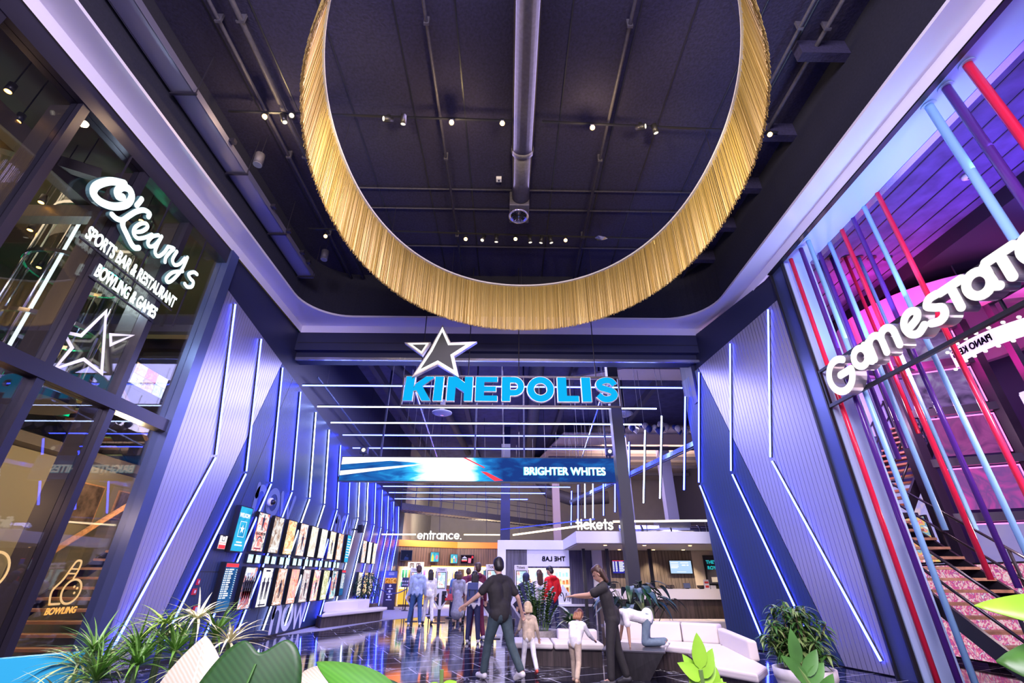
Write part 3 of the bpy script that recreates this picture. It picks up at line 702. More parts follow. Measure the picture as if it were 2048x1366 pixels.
for i in range(6):
    b.quad(pts[i], pts[(i + 1) % 6], (2.35, 9.1, 9.22)); b.quad(pts[(i + 1) % 6], pts[i], (2.36, 9.1, 9.06))
b.build('foil', M_chrome, t); MB().tube([(2.35, 9.1, 9.2), (2.35, 9.1, 9.6)], 0.005, 5).build('suspension_wire', M_frame, t)
t = thing('smoke_detector', 'small white detector on the ceiling inside the ring left of the duct', 'detector', (-0.25, 7.6, 9.55))
MB().box(-0.31, -0.19, 7.55, 7.65, 9.52, 9.6).build('detector_box', M_white, t); MB().box(-0.27, -0.23, 7.58, 7.62, 9.51, 9.52).build('sensor_eye', M_ink, t)
for i, x in enumerate((-2.8, 4.9)):
    t = thing('air_diffuser', ('left' if not i else 'right') + ' round blue grey air diffuser hanging above the foyer light strips', 'air diffuser', (x, 18.6, 7.6))
    MB().lathe([(0.0, 0.0), (0.10, -0.02), (0.30, 0.0), (0.42, 0.06), (0.42, 0.09), (0.0, 0.2)], (x, 18.6, 7.55), 26).build('disc', mat('diffuser_grey', (0.35, 0.36, 0.5), 0.4), t, True)
    MB().lathe([(0, 0), (0.07, 0), (0.07, 0.04), (0, 0.04)], (x, 18.6, 7.51), 14).build('core', M_chrome, t)
    MB().tube([(x, 18.6, 7.75), (x, 18.6, 9.2)], 0.1, 10).build('spigot', M_pipe, t)
# ------------------------------------------------------------------ signs
# big letter sign with star over the foyer opening
YS = 11.0
kn = thing('cinema_sign', 'large blue letter sign with a white outlined star hanging over the foyer opening', 'sign', (0.05, YS, 5.4))
SZ = 0.655; SX = 0.0
def kf(u): return FF(u, YS - 0.10, 5.37)
def letter(parent, strokes, polys, x, wdt, h, face, side, depth=0.09, rnd=False, wd=0.26):
    """strokes in unit height; face plate in front of a deeper metal body"""
    F = fr((x, YS, 5.37), (1, 0, 0), (0, 0, 1))
    o1 = MB(); o2 = MB()
    for pts, cl in strokes:
        P = [(p[0] * wdt, p[1] * h) for p in pts]
        o2.ribbon(P, wd * h + 0.03, F, depth, cl, rnd); o1.ribbon(P, wd * h, F @ Matrix.Translation((0, 0, depth)), 0.012, cl, rnd)
    for pl in polys:
        P = [(p[0] * wdt, p[1] * h) for p in pl]
        o1.prism(P, F @ Matrix.Translation((0, 0, depth)), 0.012)
        cxx = sum(p[0] for p in P) / len(P); cyy = sum(p[1] for p in P) / len(P)
        o2.prism([(p[0] + (0.012 if p[0] > cxx else -0.012), p[1] + (0.012 if p[1] > cyy else -0.012)) for p in P], F, depth)
    b = o2.build('letter', side, parent); o1.build('face', face, b)
U = SZ
rect = lambda w: [[(0, 0), (w, 0), (w, 1), (0, 1)]]
letter(kn, [], [[(0, 0), (0.33, 0), (0.36, 1), (0.05, 1)], [(0.32, 0.40), (0.40, 0.68), (0.76, 1), (1.05, 1), (1.05, 0.94), (0.66, 0.60), (1.0, 0), (0.68, 0), (0.46, 0.42)]], -2.66, 0.70, U, M_cyan, M_side)
letter(kn, [], [[(0, 0), (0.33, 0), (0.36, 1), (0.03, 1)]], -1.90, U, U, M_cyan, M_side)
letter(kn, [], [[(0, 0), (0.31, 0), (0.33, 0.58), (0.66, 0.36), (0.66, 0), (0.97, 0), (0.98, 1), (0.67, 1), (0.67, 0.74), (0.36, 1), (0.02, 1)]], -1.56, 0.66, U, M_cyan, M_side)
letter(kn, [], [[(0, 0), (0.92, 0), (0.92, 0.22), (0.36, 0.22), (0.36, 0.40), (0.86, 0.40), (0.86, 0.60), (0.36, 0.60), (0.36, 0.79), (0.92, 0.79), (0.92, 1), (0, 1)]], -0.83, 0.60, U, M_cyan, M_side)
letter(kn, [([(0.20, 0.885), (0.52, 0.885)] + arc(0.52, 0.615, 0.27, 90, -90, 10, 0.27) + [(0.20, 0.345)], False)], [[(0, 0), (0.34, 0), (0.34, 1), (0, 1)]], -0.16, 0.62, U, M_cyan, M_side, wd=0.23)
letter(kn, [(arc(0.5, 0.5, 0.375, 0, 352, 32, 0.385), True)], [], 0.49, 0.68, U, M_cyan, M_side, wd=0.255)
letter(kn, [], [[(0, 0), (0.88, 0), (0.88, 0.23), (0.38, 0.23), (0.38, 1), (0, 1)]], 1.27, 0.60, U, M_cyan, M_side)
letter(kn, [], rect(0.35), 1.89, U, U, M_cyan, M_side)
letter(kn, [(spline([(0.86, 0.70), (0.72, 0.86), (0.46, 0.885), (0.22, 0.78), (0.24, 0.60), (0.48, 0.52), (0.74, 0.43), (0.82, 0.26), (0.62, 0.12), (0.34, 0.12), (0.14, 0.28)], 5), False)], [], 2.22, 0.60, U, M_cyan, M_side, wd=0.235)
b = MB().bar((-2.72, YS + 0.05, 5.28), (2.88, YS + 0.05, 5.28), 0.05, 0.05).bar((-2.72, YS + 0.05, 6.09), (2.88, YS + 0.05, 6.09), 0.05, 0.05).bar((-2.72, YS + 0.05, 5.28), (-2.72, YS + 0.05, 6.09), 0.04, 0.04).bar((2.88, YS + 0.05, 5.28), (2.88, YS + 0.05, 6.09), 0.04, 0.04)
for x in [-2.4 + 0.4 * i for i in range(13)]: b.bar((x, YS + 0.03, 5.28), (x, YS + 0.03, 6.09), 0.015, 0.02)
b.build('frame', M_frame, kn)
for x in (-2.3, -1.05, 0.28, 2.3): MB().tube([(x, YS + 0.05, 6.1), (x, YS + 0.05, 9.6)], 0.014, 6).build('suspension_cable', M_black, kn)
def k2(px, py): return (-1.78 + (px - 885) * 0.01205, 6.03 + (752 - py) * 0.01185)   # sign-plane metres from sheet units
star = [k2(*p) for p in ((884, 633), (903, 675), (955, 673), (912, 706), (924, 752), (880, 724), (833, 752), (862, 693))]
tri = [k2(*p) for p in ((810, 676), (857, 675), (844, 702))]
def inset(P, d):
    out = []; n = len(P); ar = sum(P[i][0] * P[(i + 1) % n][1] - P[(i + 1) % n][0] * P[i][1] for i in range(n)); sg = 1 if ar > 0 else -1
    for i in range(n):
        a, b_, c_ = Vector(P[i - 1]), Vector(P[i]), Vector(P[(i + 1) % n])
        n1 = Vector((-(b_ - a).y, (b_ - a).x)).normalized() * sg; n2 = Vector((-(c_ - b_).y, (c_ - b_).x)).normalized() * sg
        m = (n1 + n2); m = m.normalized() if m.length > 1e-5 else n1; k = min(1 / max(m.dot(n1), 0.3), 3.4)
        q = b_ + m * d * k; out.append((q.x, q.y))
    return out
F = fr((0, YS - 0.08, 0), (1, 0, 0), (0, 0, 1))
sb = MB().prism(inset(star, -0.03), F, 0.12).prism(inset(tri, -0.03), F, 0.12).build('star_body', M_side, kn)
b = MB()
for P, d in ((star, 0.062), (tri, 0.045)):
    Q = inset(P, d); n = len(P)
    for i in range(n):
        j = (i + 1) % n; A = F @ Vector((*P[i], 0.135)); B = F @ Vector((*P[j], 0.135)); C = F @ Vector((*Q[j], 0.135)); D = F @ Vector((*Q[i], 0.135)); b.quad(A, B, C, D)
b.build('star_outline', M_signwhite, sb)
MB().flat(inset(star, 0.062), F, 0.130).flat(inset(tri, 0.045), F, 0.130).build('star_face', M_star, sb)

# wide LED screen
YD = 16.5
ls = thing('led_screen', 'wide LED banner screen reading BRIGHTER WHITES hanging across the foyer', 'screen', (-0.9, YD, 4.8))
MB().box(-5.95, 4.18, YD, YD + 0.18, 4.39, 5.27).build('cabinet', M_black, ls)
m = bpy.data.materials.new('banner_picture'); m.use_nodes = True; nt = m.node_tree; nt.nodes.remove(nt.nodes['Principled BSDF'])
tc = nt.nodes.new('ShaderNodeTexCoord'); sx = nt.nodes.new('ShaderNodeSeparateXYZ'); nt.links.new(tc.outputs['Object'], sx.inputs[0])
nz = nt.nodes.new('ShaderNodeTexNoise'); nz.inputs['Scale'].default_value = 1.4; nz.inputs['Detail'].default_value = 6; nz.inputs['Distortion'].default_value = 1.2
mp = nt.nodes.new('ShaderNodeMapping'); mp.inputs['Scale'].default_value = (0.6, 1, 2.2); mp.inputs['Rotation'].default_value = (0, R(35), 0)
nt.links.new(tc.outputs['Object'], mp.inputs[0]); nt.links.new(mp.outputs[0], nz.inputs['Vector'])
rx = nt.nodes.new('ShaderNodeValToRGB'); mr = nt.nodes.new('ShaderNodeMapRange'); mr.inputs['From Min'].default_value = -5.1; mr.inputs['From Max'].default_value = 5.1
nt.links.new(sx.outputs['X'], mr.inputs['Value'])
e = rx.color_ramp.elements; e[0].position = 0.0; e[0].color = (0.12, 0.12, 0.12, 1); e[1].position = 1.0; e[1].color = (0, 0, 0, 1)
for p, v in ((0.22, 0.2), (0.34, 0.8), (0.44, 0.85), (0.50, 0.3), (0.58, 0.0)):
    k = e.new(p); k.color = (v, v, v, 1)
nt.links.new(mr.outputs[0], rx.inputs[0])
ml = nt.nodes.new('ShaderNodeMath'); ml.operation = 'MULTIPLY_ADD'; ml.inputs[1].default_value = 0.75; ml.inputs[2].default_value = -0.38
nt.links.new(nz.outputs['Fac'], ml.inputs[0])
ad = nt.nodes.new('ShaderNodeMath'); ad.operation = 'ADD'; nt.links.new(ml.outputs[0], ad.inputs[0]); nt.links.new(rx.outputs[0], ad.inputs[1])
rc = nt.nodes.new('ShaderNodeValToRGB'); e = rc.color_ramp.elements
e[0].position = 0.0; e[0].color = (0.008, 0.03, 0.16, 1); e[1].position = 0.75; e[1].color = (1, 1, 1, 1)
k = e.new(0.18); k.color = (0.01, 0.10, 0.34, 1); k = e.new(0.42); k.color = (0.03, 0.42, 0.80, 1); k = e.new(0.58); k.color = (0.55, 0.90, 1.0, 1)
nt.links.new(ad.outputs[0], rc.inputs[0])
em = nt.nodes.new('ShaderNodeEmission'); em.inputs[1].default_value = 1.15; nt.links.new(rc.outputs[0], em.inputs[0]); nt.links.new(em.outputs[0], nt.nodes['Material Output'].inputs[0])
pic = MB().quad((-5.92, YD - 0.01, 4.42), (4.15, YD - 0.01, 4.42), (4.15, YD - 0.01, 5.24), (-5.92, YD - 0.01, 5.24)).build('picture', m, ls)
G_w = glow('screen_white', (1, 1, 1), 1.1); G_r = glow('screen_red', (0.95, 0.05, 0.08), 1.0); G_c = glow('screen_cyan', (0.15, 0.75, 1.0), 1.0)
F = FF(0, YD - 0.018, 0)
MB().flat([(-5.92, 4.98), (-4.2, 5.12), (-2.4, 5.0), (-2.2, 5.24), (-5.92, 5.24)], F).flat([(-5.92, 4.60), (-3.3, 4.95), (-3.0, 5.02), (-5.92, 4.76)], F).build('light_streak', G_w, ls)
MB().flat([(-0.95, 4.76), (-0.75, 4.74), (-0.15, 4.45), (-0.45, 4.43)], F).flat([(-1.6, 5.24), (-1.5, 5.24), (-0.8, 4.9), (-0.85, 4.88)], F).build('red_streak', G_r, ls)
text('caption', 'BRIGHTER WHITES', 0.37, G_w, ls, FF(0.58, YD - 0.022, 4.66), 0.002, 0.008, 0.93)
text('caption_glow', 'BRIGHTER WHITES', 0.37, G_c, ls, FF(0.555, YD - 0.016, 4.65), 0.001, 0.014, 0.935)
for x in (-4.6, -1.2, 0.6, 3.6): MB().bar((x, YD + 0.1, 5.27), (x, YD + 0.1, 9.2), 0.06, 0.06).build('hanger_post', M_navy, ls)
for x, lab in ((-5.2, 'left'), (3.7, 'right')):
    t = thing('moving_spot', 'small dark projector spot standing on the %s end of the LED banner' % lab, 'spotlight', (x, YD, 5.3))
    o = MB().box(x - 0.14, x + 0.14, YD - 0.05, YD + 0.15, 5.36, 5.62).build('head', M_navy, t); bevel(o, 0.03)
    MB().box(x - 0.04, x + 0.04, YD + 0.02, YD + 0.08, 5.27, 5.36).build('foot', M_black, t)
    MB().tube([(x, YD - 0.052, 5.49), (x, YD - 0.07, 5.49)], 0.07, 14).build('lens', M_lens, t)

# script sign on the left shop front
OL = {'O': [(5.49, 7.11), (5.28, 6.94), (5.14, 6.7), (5.16, 6.55), (5.31, 6.53), (5.52, 6.64), (5.68, 6.84), (5.7, 7.02), (5.61, 7.1), (5.49, 7.03), (5.45, 6.9), (5.5, 6.84), (5.57, 6.89)],
      'ap': [(5.87, 7.15), (5.86, 7.07), (5.84, 6.97)],
      'L1': [(5.55, 6.5), (5.64, 6.5), (5.74, 6.56), (5.81, 6.72), (5.88, 6.87), (5.99, 7.01), (6.11, 7.05), (6.12, 6.98)],
      'L2': [(5.75, 6.57), (5.79, 6.48), (5.91, 6.41), (6.06, 6.33), (6.15, 6.32), (6.21, 6.37)],
      'e': [(6.01, 6.54), (6.13, 6.66), (6.19, 6.8), (6.14, 6.84), (6.05, 6.76), (5.99, 6.61), (6.02, 6.51), (6.12, 6.5), (6.24, 6.62), (6.33, 6.76)],
      'a': [(6.45, 6.85), (6.35, 6.73), (6.32, 6.59), (6.38, 6.54), (6.46, 6.62), (6.51, 6.79), (6.52, 6.88)],
      'a2': [(6.52, 6.88), (6.51, 6.66), (6.53, 6.53), (6.62, 6.51), (6.7, 6.65), (6.73, 6.82)],
      'r': [(6.73, 6.82), (6.86, 6.88), (6.82, 6.77), (6.78, 6.61), (6.8, 6.52)],
      'y1': [(6.95, 6.88), (6.93, 6.68), (7.02, 6.62), (7.12, 6.72), (7.18, 6.9)],
      'y2': [(7.23, 6.96), (7.22, 6.68), (7.13, 6.38), (7.04, 6.24), (6.97, 6.28), (7.05, 6.47), (7.25, 6.64)],
      's': [(7.61, 6.83), (7.51, 6.81), (7.41, 6.69), (7.49, 6.64), (7.59, 6.63), (7.6, 6.53), (7.5, 6.45), (7.41, 6.46)]}
ol = thing('restaurant_sign', 'white glowing script sign of a sports bar on the left glass front', 'sign', (-6.28, 6.3, 6.3))
body = MB(); face = MB()
WD = {'O': 0.12, 'ap': 0.085, 'L1': 0.086, 'L2': 0.092, 's': 0.072}
for k, P in OL.items():
    w = WD.get(k, 0.066); Q = [(p[0] * 0.9746, 1.4 + (p[1] - 1.4) * 0.9746) for p in spline(P, 5)]
    body.ribbon(Q, w + 0.012, FL(0, 0, -6.20), 0.055, rnd=True); face.ribbon(Q, w, FL(0, 0, -6.145), 0.006, rnd=True)
sb = body.build('script_letters', mat('sign_return', (0.10, 0.22, 0.22), 0.4), ol); face.build('script_face', M_signcool, sb)
for s_, y, z, size, wid in (('SPORTS BAR & RESTAURANT', 5.235, 5.79, 0.295, 1.98), ('BOWLING & GAMES', 5.61, 5.385, 0.29, 1.30)):
    o = text('lettering', s_, size, M_signcool, ol, Matrix.Identity(4), 0.004, 0.008, 1.0)
    xs = [v.co.x for v in o.data.vertices]; w = max(xs) - min(xs)
    offv = Vector(ol.location)
    o.data.transform(Matrix.Translation(-offv) @ FL(y, z, -6.17) @ Matrix.Diagonal((wid / w, 1, 1, 1)) @ Matrix.Translation(offv) )
    MB().box(-6.215, -6.20, y - 0.03, y + wid + 0.03, z - 0.05, z - 0.02).build('carrier_rail', M_frame, ol)
for y, z in ((5.3, 7.3), (6.3, 7.3), (7.4, 7.3)): MB().bar((-6.205, y, 5.5 if y > 5.6 else 5.9), (-6.205, y, 7.55), 0.02, 0.02).build('hanger_post', M_frame, ol)
st = thing('window_star', 'white outlined star on the left glass front under the script sign', 'window sticker', (-6.295, 6.3, 4.5))
P = [(6.17, 5.10), (6.12, 4.70), (5.72, 4.46), (5.97, 4.35), (5.85, 3.98), (6.18, 4.28), (6.55, 4.20), (6.42, 4.50)]
P = [(6.17, 5.08), (5.98, 4.55), (5.72, 4.47), (5.94, 4.33), (5.85, 3.96), (6.18, 4.26), (6.55, 4.20)]
b = MB().ribbon(P, 0.05, FL(0, 0, -6.297), 0.006, True)
b.ribbon([(6.41, 4.80), (6.79, 4.99), (6.49, 4.66)], 0.045, FL(0, 0, -6.297), 0.006, True)
b.build('outline', mat('sticker_white_glow', (0.85, 0.85, 0.9), 0.5, emit=(0.9, 0.9, 1.0), es=0.25), st)  # weak emission added to brighten the unlit sticker
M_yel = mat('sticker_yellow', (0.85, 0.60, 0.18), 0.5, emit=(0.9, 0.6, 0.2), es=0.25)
bs = thing('bowling_sticker', 'yellow outline of a bowling pin and ball over the word BOWLING on glass', 'window sticker', (-6.29, 7.5, 1.2))
F = FL(0, 0, -6.297)
b = MB().ribbon(spline([(7.30, 1.06), (7.26, 1.22), (7.36, 1.36), (7.42, 1.50), (7.47, 1.60), (7.55, 1.60), (7.56, 1.50), (7.53, 1.38)], 5), 0.028, F, 0.004)
b.ribbon([(7.30, 1.06), (7.46, 1.06)], 0.028, F, 0.004).ribbon([(7.40, 1.44), (7.55, 1.44)], 0.02, F, 0.004).ribbon([(7.43, 1.50), (7.56, 1.50)], 0.02, F, 0.004)
b.ribbon(arc(7.58, 1.21, 0.155, 0, 350, 26), 0.028, F, 0.004, True)
for y, z in ((7.60, 1.27), (7.66, 1.25), (7.64, 1.19)): b.ribbon(arc(y, z, 0.010, 0, 350, 8), 0.014, F, 0.004, True)
b.build('pin_and_ball', M_yel, bs)
text('lettering', 'BOWLING', 0.115, M_yel, bs, FL(7.28, 0.935, -6.297), 0.002, 0.003, 0.95, shear=0.15)
ps = thing('cocktail_sticker', 'yellow round outline sticker at the left edge of the glass front', 'window sticker', (-6.29, 6.3, 1.2))
b = MB().ribbon(arc(6.28, 1.45, 0.22, -80, 90, 16), 0.03, F, 0.004).ribbon([(6.10, 1.25), (6.45, 1.10), (6.40, 1.0), (6.10, 1.05)], 0.028, F, 0.004, True).ribbon(arc(6.2, 1.3, 0.16, 90, 220, 10), 0.028, F, 0.004)
b.build('outline', M_yel, ps)

# right sign: rounded white letters on a frame
gs = thing('arcade_sign', 'white rounded letter sign on a black frame before the coloured poles', 'sign', (6.2, 6.4, 4.8))
H = 0.76
def gl(y, z, strokes, sc=H, wd=0.185):
    F1 = FR(y, z, 6.27); bo = MB(); fa = MB()
    for pts, cl in strokes:
        Q = [(p[0] * sc, p[1] * sc) for p in pts]
        bo.ribbon(Q, wd, F1, 0.20, cl); fa.ribbon(Q, wd - 0.012, F1 @ Matrix.Translation((0, 0, 0.20)), 0.012, cl)
    o = bo.build('letter', M_side, gs); fa.build('face', M_signwhite, o)
LG = [(arc(0.5, 0.5, 0.42, 52, 360, 26) , False), ([(0.92, 0.5), (0.50, 0.5)], False)]
La = [(arc(0.36, 0.34, 0.27, 0, 350, 24), True), ([(0.63, 0.60), (0.63, 0.10), (0.70, 0.06)], False)]
Lm = [([(0.08, 0.06), (0.08, 0.55)], False), ([(0.08, 0.40)] + arc(0.29, 0.40, 0.21, 175, 0, 10) + [(0.50, 0.06)], False), ([(0.50, 0.40)] + arc(0.71, 0.40, 0.21, 175, 0, 10) + [(0.92, 0.06)], False)]
Le = [(spline([(0.24, 0.30), (0.50, 0.40), (0.56, 0.55), (0.40, 0.64), (0.20, 0.56), (0.10, 0.36), (0.18, 0.14), (0.38, 0.06), (0.60, 0.16)], 5), False)]
Ls = [(spline([(0.46, 0.62), (0.26, 0.62), (0.14, 0.50), (0.28, 0.38), (0.44, 0.28), (0.42, 0.12), (0.26, 0.05), (0.06, 0.10)], 5), False)]
Lt = [([(0.06, 0.66), (0.66, 0.66)], False), ([(0.36, 0.66), (0.36, 0.08)], False)]
# pitch along the wall, from the far end towards the viewer
for y, z, g_, sc_, w_ in ((7.96, 4.36, LG, 0.70, 0.143), (7.24, 4.60, La, 0.58, 0.133), (6.82, 4.60, Lm, 0.64, 0.133), (6.10, 4.60, Le, 0.62, 0.128), (5.66, 4.60, Ls, 0.64, 0.128), (5.36, 4.60, Lt, 0.58, 0.133), (5.03, 4.60, La, 0.58, 0.133), (4.66, 4.60, Lt, 0.58, 0.133), (4.32, 4.60, Le, 0.62, 0.11)):
    gl(y, z, g_, sc_, w_)
MB().bar((6.30, -1, 4.40), (6.30, 8.42, 4.40), 0.06, 0.06).bar((6.30, -1, 5.12), (6.30, 8.42, 5.12), 0.06, 0.05).bar((6.30, 8.40, 4.40), (6.30, 8.40, 5.12), 0.05, 0.05).build('frame', M_black, gs)
for y in (7.9, 6.4, 4.9, 3.4): MB().bar((6.33, y, 4.44), (6.33, y, 5.12), 0.03, 0.03).build('cross_bar', M_frame, gs)

# hanging word signs with light bars
GL_ = {'e': [([(0.06, 0.30), (0.54, 0.30)] + arc(0.30, 0.30, 0.24, 0, 315, 20), False)], 'n': [([(0.06, 0.02), (0.06, 0.56)], False), ([(0.06, 0.34)] + arc(0.25, 0.34, 0.19, 175, 0, 10) + [(0.44, 0.02)], False)],
       't': [([(0.14, 0.78), (0.14, 0.02)], False), ([(0.0, 0.54), (0.30, 0.54)], False)], 'r': [([(0.06, 0.02), (0.06, 0.56)], False), (arc(0.24, 0.36, 0.18, 175, 70, 6), False)],
       'a': [(arc(0.30, 0.30, 0.24, 0, 350, 20), True), ([(0.54, 0.56), (0.54, 0.02)], False)], 'c': [(arc(0.30, 0.30, 0.24, 50, 310, 16), False)], 'i': [([(0.06, 0.56), (0.06, 0.02)], False), ([(0.06, 0.74), (0.06, 0.77)], False)],
       'k': [([(0.06, 0.82), (0.06, 0.02)], False), ([(0.42, 0.54), (0.08, 0.26)], False), ([(0.20, 0.34), (0.44, 0.02)], False)], 's': [(spline([(0.36, 0.46), (0.24, 0.56), (0.08, 0.48), (0.12, 0.34), (0.30, 0.26), (0.34, 0.10), (0.18, 0.02), (0.02, 0.12)], 4), False)],
       'o': [(arc(0.30, 0.30, 0.26, 0, 350, 22), True)], 'w': [([(0.0, 0.56), (0.18, 0.02), (0.36, 0.50), (0.54, 0.02), (0.72, 0.56)], False)], '.': [([(0.05, 0.04), (0.06, 0.04)], False)]}
AD = {'e': 0.68, 'n': 0.58, 't': 0.38, 'r': 0.40, 'a': 0.68, 'c': 0.60, 'i': 0.20, 'k': 0.52, 's': 0.46, 'o': 0.68, 'w': 0.84, '.': 0.16}
def word(s_, F1, h, wd, depth, m, parent, part='letter', mb=None):
    x = 0
    for ch in s_:
        b = mb or MB()
        for pts, cl in GL_[ch]: b.ribbon([((p[0] + x) * h, p[1] * h) for p in pts], wd, F1, depth, cl)
        if mb is None: b.build(part, m, parent)
        x += AD[ch]
    return x * h
es = thing('entrance_sign', 'glowing white word sign reading entrance hanging above the snack counter', 'sign', (-3.3, 24, 3.1))
word('entrance.', FF(-4.35, 24, 3.06), 0.455, 0.066, 0.05, M_signwhite, es)
MB().bar((-6.1, 24.1, 3.28), (-4.45, 24.1, 3.28), 0.05, 0.05).build('light_bar', M_warmtube, es)
MB().bar((-2.1, 24.1, 3.28), (-0.35, 24.1, 3.28), 0.05, 0.05).build('light_bar', M_warmtube, es)
for x in (-5.6, -3.3, -1.0): MB().tube([(x, 24.1, 3.3), (x - 0.3, 24.1, 9.2)], 0.012, 5).build('suspension_wire', M_frame, es)
MB().bar((-4.3, 24.1, 3.25), (-2.3, 24.1, 3.25), 0.03, 0.03).build('carrier_bar', M_frame, es)
lb = thing('light_bar', 'long warm light bar hanging between the two word signs', 'light bar', (1.0, 23, 3.3))
MB().bar((0.3, 24.0, 3.27), (3.1, 17.6, 3.14), 0.05, 0.06).build('tube', M_warmtube, lb)
MB().bar((-0.3, 24.1, 3.52), (3.2, 17.7, 3.32), 0.04, 0.05).build('rail', mat('rail_blue'), lb)
for q in (0.1, 0.5, 0.9):
    p = Vector((0.3, 24, 3.3)).lerp(Vector((3.1, 17.6, 3.2)), q); MB().tube([p, (p.x, p.y, 9.2)], 0.01, 5).build('suspension_wire', M_frame, lb)
tk = thing('tickets_sign', 'glowing white word sign reading tickets standing on the ticket desk canopy', 'sign', (2.6, 14.6, 2.7))
word('tickets', FF(2.07, 14.62, 2.70), 0.345, 0.05, 0.05, M_signwhite, tk)
MB().bar((3.2, 14.7, 2.93), (6.9, 14.7, 2.98), 0.04, 0.05).build('light_bar', M_warmtube, tk)
for x in (2.1, 2.5, 3.0, 4.2, 6.0): MB().bar((x, 14.7, 2.64), (x, 14.7, 2.94), 0.02, 0.02).build('bracket', M_black, tk)
# ------------------------------------------------------------------ posters and screens on the left wall
PAL = [[(0.9, 0.9, 0.88), (0.75, 0.12, 0.10), (0.85, 0.85, 0.85), (0.12, 0.12, 0.14)], [(0.35, 0.33, 0.36), (0.75, 0.72, 0.70), (0.35, 0.22, 0.16), (0.14, 0.12, 0.16)],
       [(0.9, 0.55, 0.14), (0.98, 0.85, 0.55), (0.70, 0.30, 0.10), (0.95, 0.9, 0.8)], [(0.92, 0.88, 0.85), (0.75, 0.30, 0.22), (0.9, 0.8, 0.75), (0.4, 0.4, 0.5)],
       [(0.75, 0.65, 0.52), (0.95, 0.88, 0.75), (0.6, 0.5, 0.42), (0.85, 0.8, 0.75)], [(0.85, 0.76, 0.62), (0.95, 0.93, 0.9), (0.6, 0.58, 0.5), (0.75, 0.85, 0.85)],
       [(0.9, 0.84, 0.76), (0.75, 0.55, 0.35), (0.95, 0.93, 0.9), (0.4, 0.5, 0.45)], [(0.85, 0.62, 0.45), (0.95, 0.9, 0.85), (0.7, 0.35, 0.2), (0.5, 0.4, 0.35)],
       [(0.65, 0.10, 0.12), (0.92, 0.88, 0.86), (0.25, 0.35, 0.6), (0.85, 0.35, 0.30), (0.12, 0.14, 0.25)], [(0.80, 0.82, 0.86), (0.92, 0.92, 0.94), (0.85, 0.85, 0.88), (0.2, 0.2, 0.25)],
       [(0.45, 0.16, 0.12), (0.85, 0.72, 0.65), (0.55, 0.25, 0.15), (0.3, 0.25, 0.3)], [(0.85, 0.20, 0.18), (0.95, 0.55, 0.40), (0.7, 0.3, 0.35), (0.95, 0.8, 0.6)],
       [(0.30, 0.25, 0.32), (0.75, 0.70, 0.72), (0.4, 0.25, 0.28), (0.85, 0.82, 0.85)], [(0.85, 0.35, 0.45), (0.95, 0.88, 0.8), (0.7, 0.2, 0.35), (0.9, 0.75, 0.4)],
       [(0.55, 0.60, 0.30), (0.9, 0.85, 0.65), (0.4, 0.42, 0.22), (0.8, 0.75, 0.5)], [(0.15, 0.45, 0.5), (0.75, 0.2, 0.2), (0.5, 0.8, 0.8), (0.1, 0.15, 0.25)]]
PLAB = ['white backlit poster with a black and red figure', 'grey backlit poster with a slanting streak', 'orange gold backlit poster', 'pale backlit poster with red patches', 'washed out beige backlit poster', 'cream backlit poster', 'pale tan backlit poster', 'salmon and brown backlit poster',
        'backlit poster crowded with figures in red and blue', 'white backlit poster with two cartoonish dark figures', 'brown backlit poster with warm patches', 'bright red backlit poster', 'dim grey backlit poster with one dark figure', 'pink and cream backlit poster', 'olive backlit poster', 'teal and red backlit poster']
XW = -6.19
M_pframe = mat('poster_frame', (0.03, 0.03, 0.035), 0.35, 0.5)
def framed(name, y, z0, w, h, m, label, cat, group, d=0.08, bz=0.022):
    t = thing(name, label, cat, (XW, y + w / 2, z0), group)
    MB().box(XW - 0.02, XW + d, y, y + w, z0, z0 + h).build('frame', M_pframe, t)
    MB().quad((XW + d + 0.003, y + bz, z0 + bz), (XW + d + 0.003, y + w - bz, z0 + bz), (XW + d + 0.003, y + w - bz, z0 + h - bz), (XW + d + 0.003, y + bz, z0 + h - bz)).build('picture', m, t)
    return t
def wallmarks(t, marks, m, name='print', d=0.086):
    b = MB()
    for y0, y1, z0, z1 in marks: b.quad((XW + d, y0, z0), (XW + d, y1, z0), (XW + d, y1, z1), (XW + d, y0, z1))
    return b.build(name, m, t)
G_dark = mat('print_dark', (0.03, 0.03, 0.04), 0.6); G_red = mat('print_red', (0.6, 0.04, 0.04), 0.6); G_skin = mat('print_skin', (0.55, 0.38, 0.30), 0.6)
G_txt = glow('print_white', (0.95, 0.97, 1.0), 0.9)
def figure(b, y, z, h, F):
    b.flat([(y + p[0] * h, z + p[1] * h) for p in ((-0.10, 0), (-0.03, 0), (0, 0.4), (0.03, 0), (0.10, 0), (0.12, 0.5), (0.17, 0.75), (0.06, 0.8), (0.07, 0.92), (0, 1.0), (-0.07, 0.92), (-0.06, 0.8), (-0.17, 0.75), (-0.12, 0.5))], F)
PICS = []
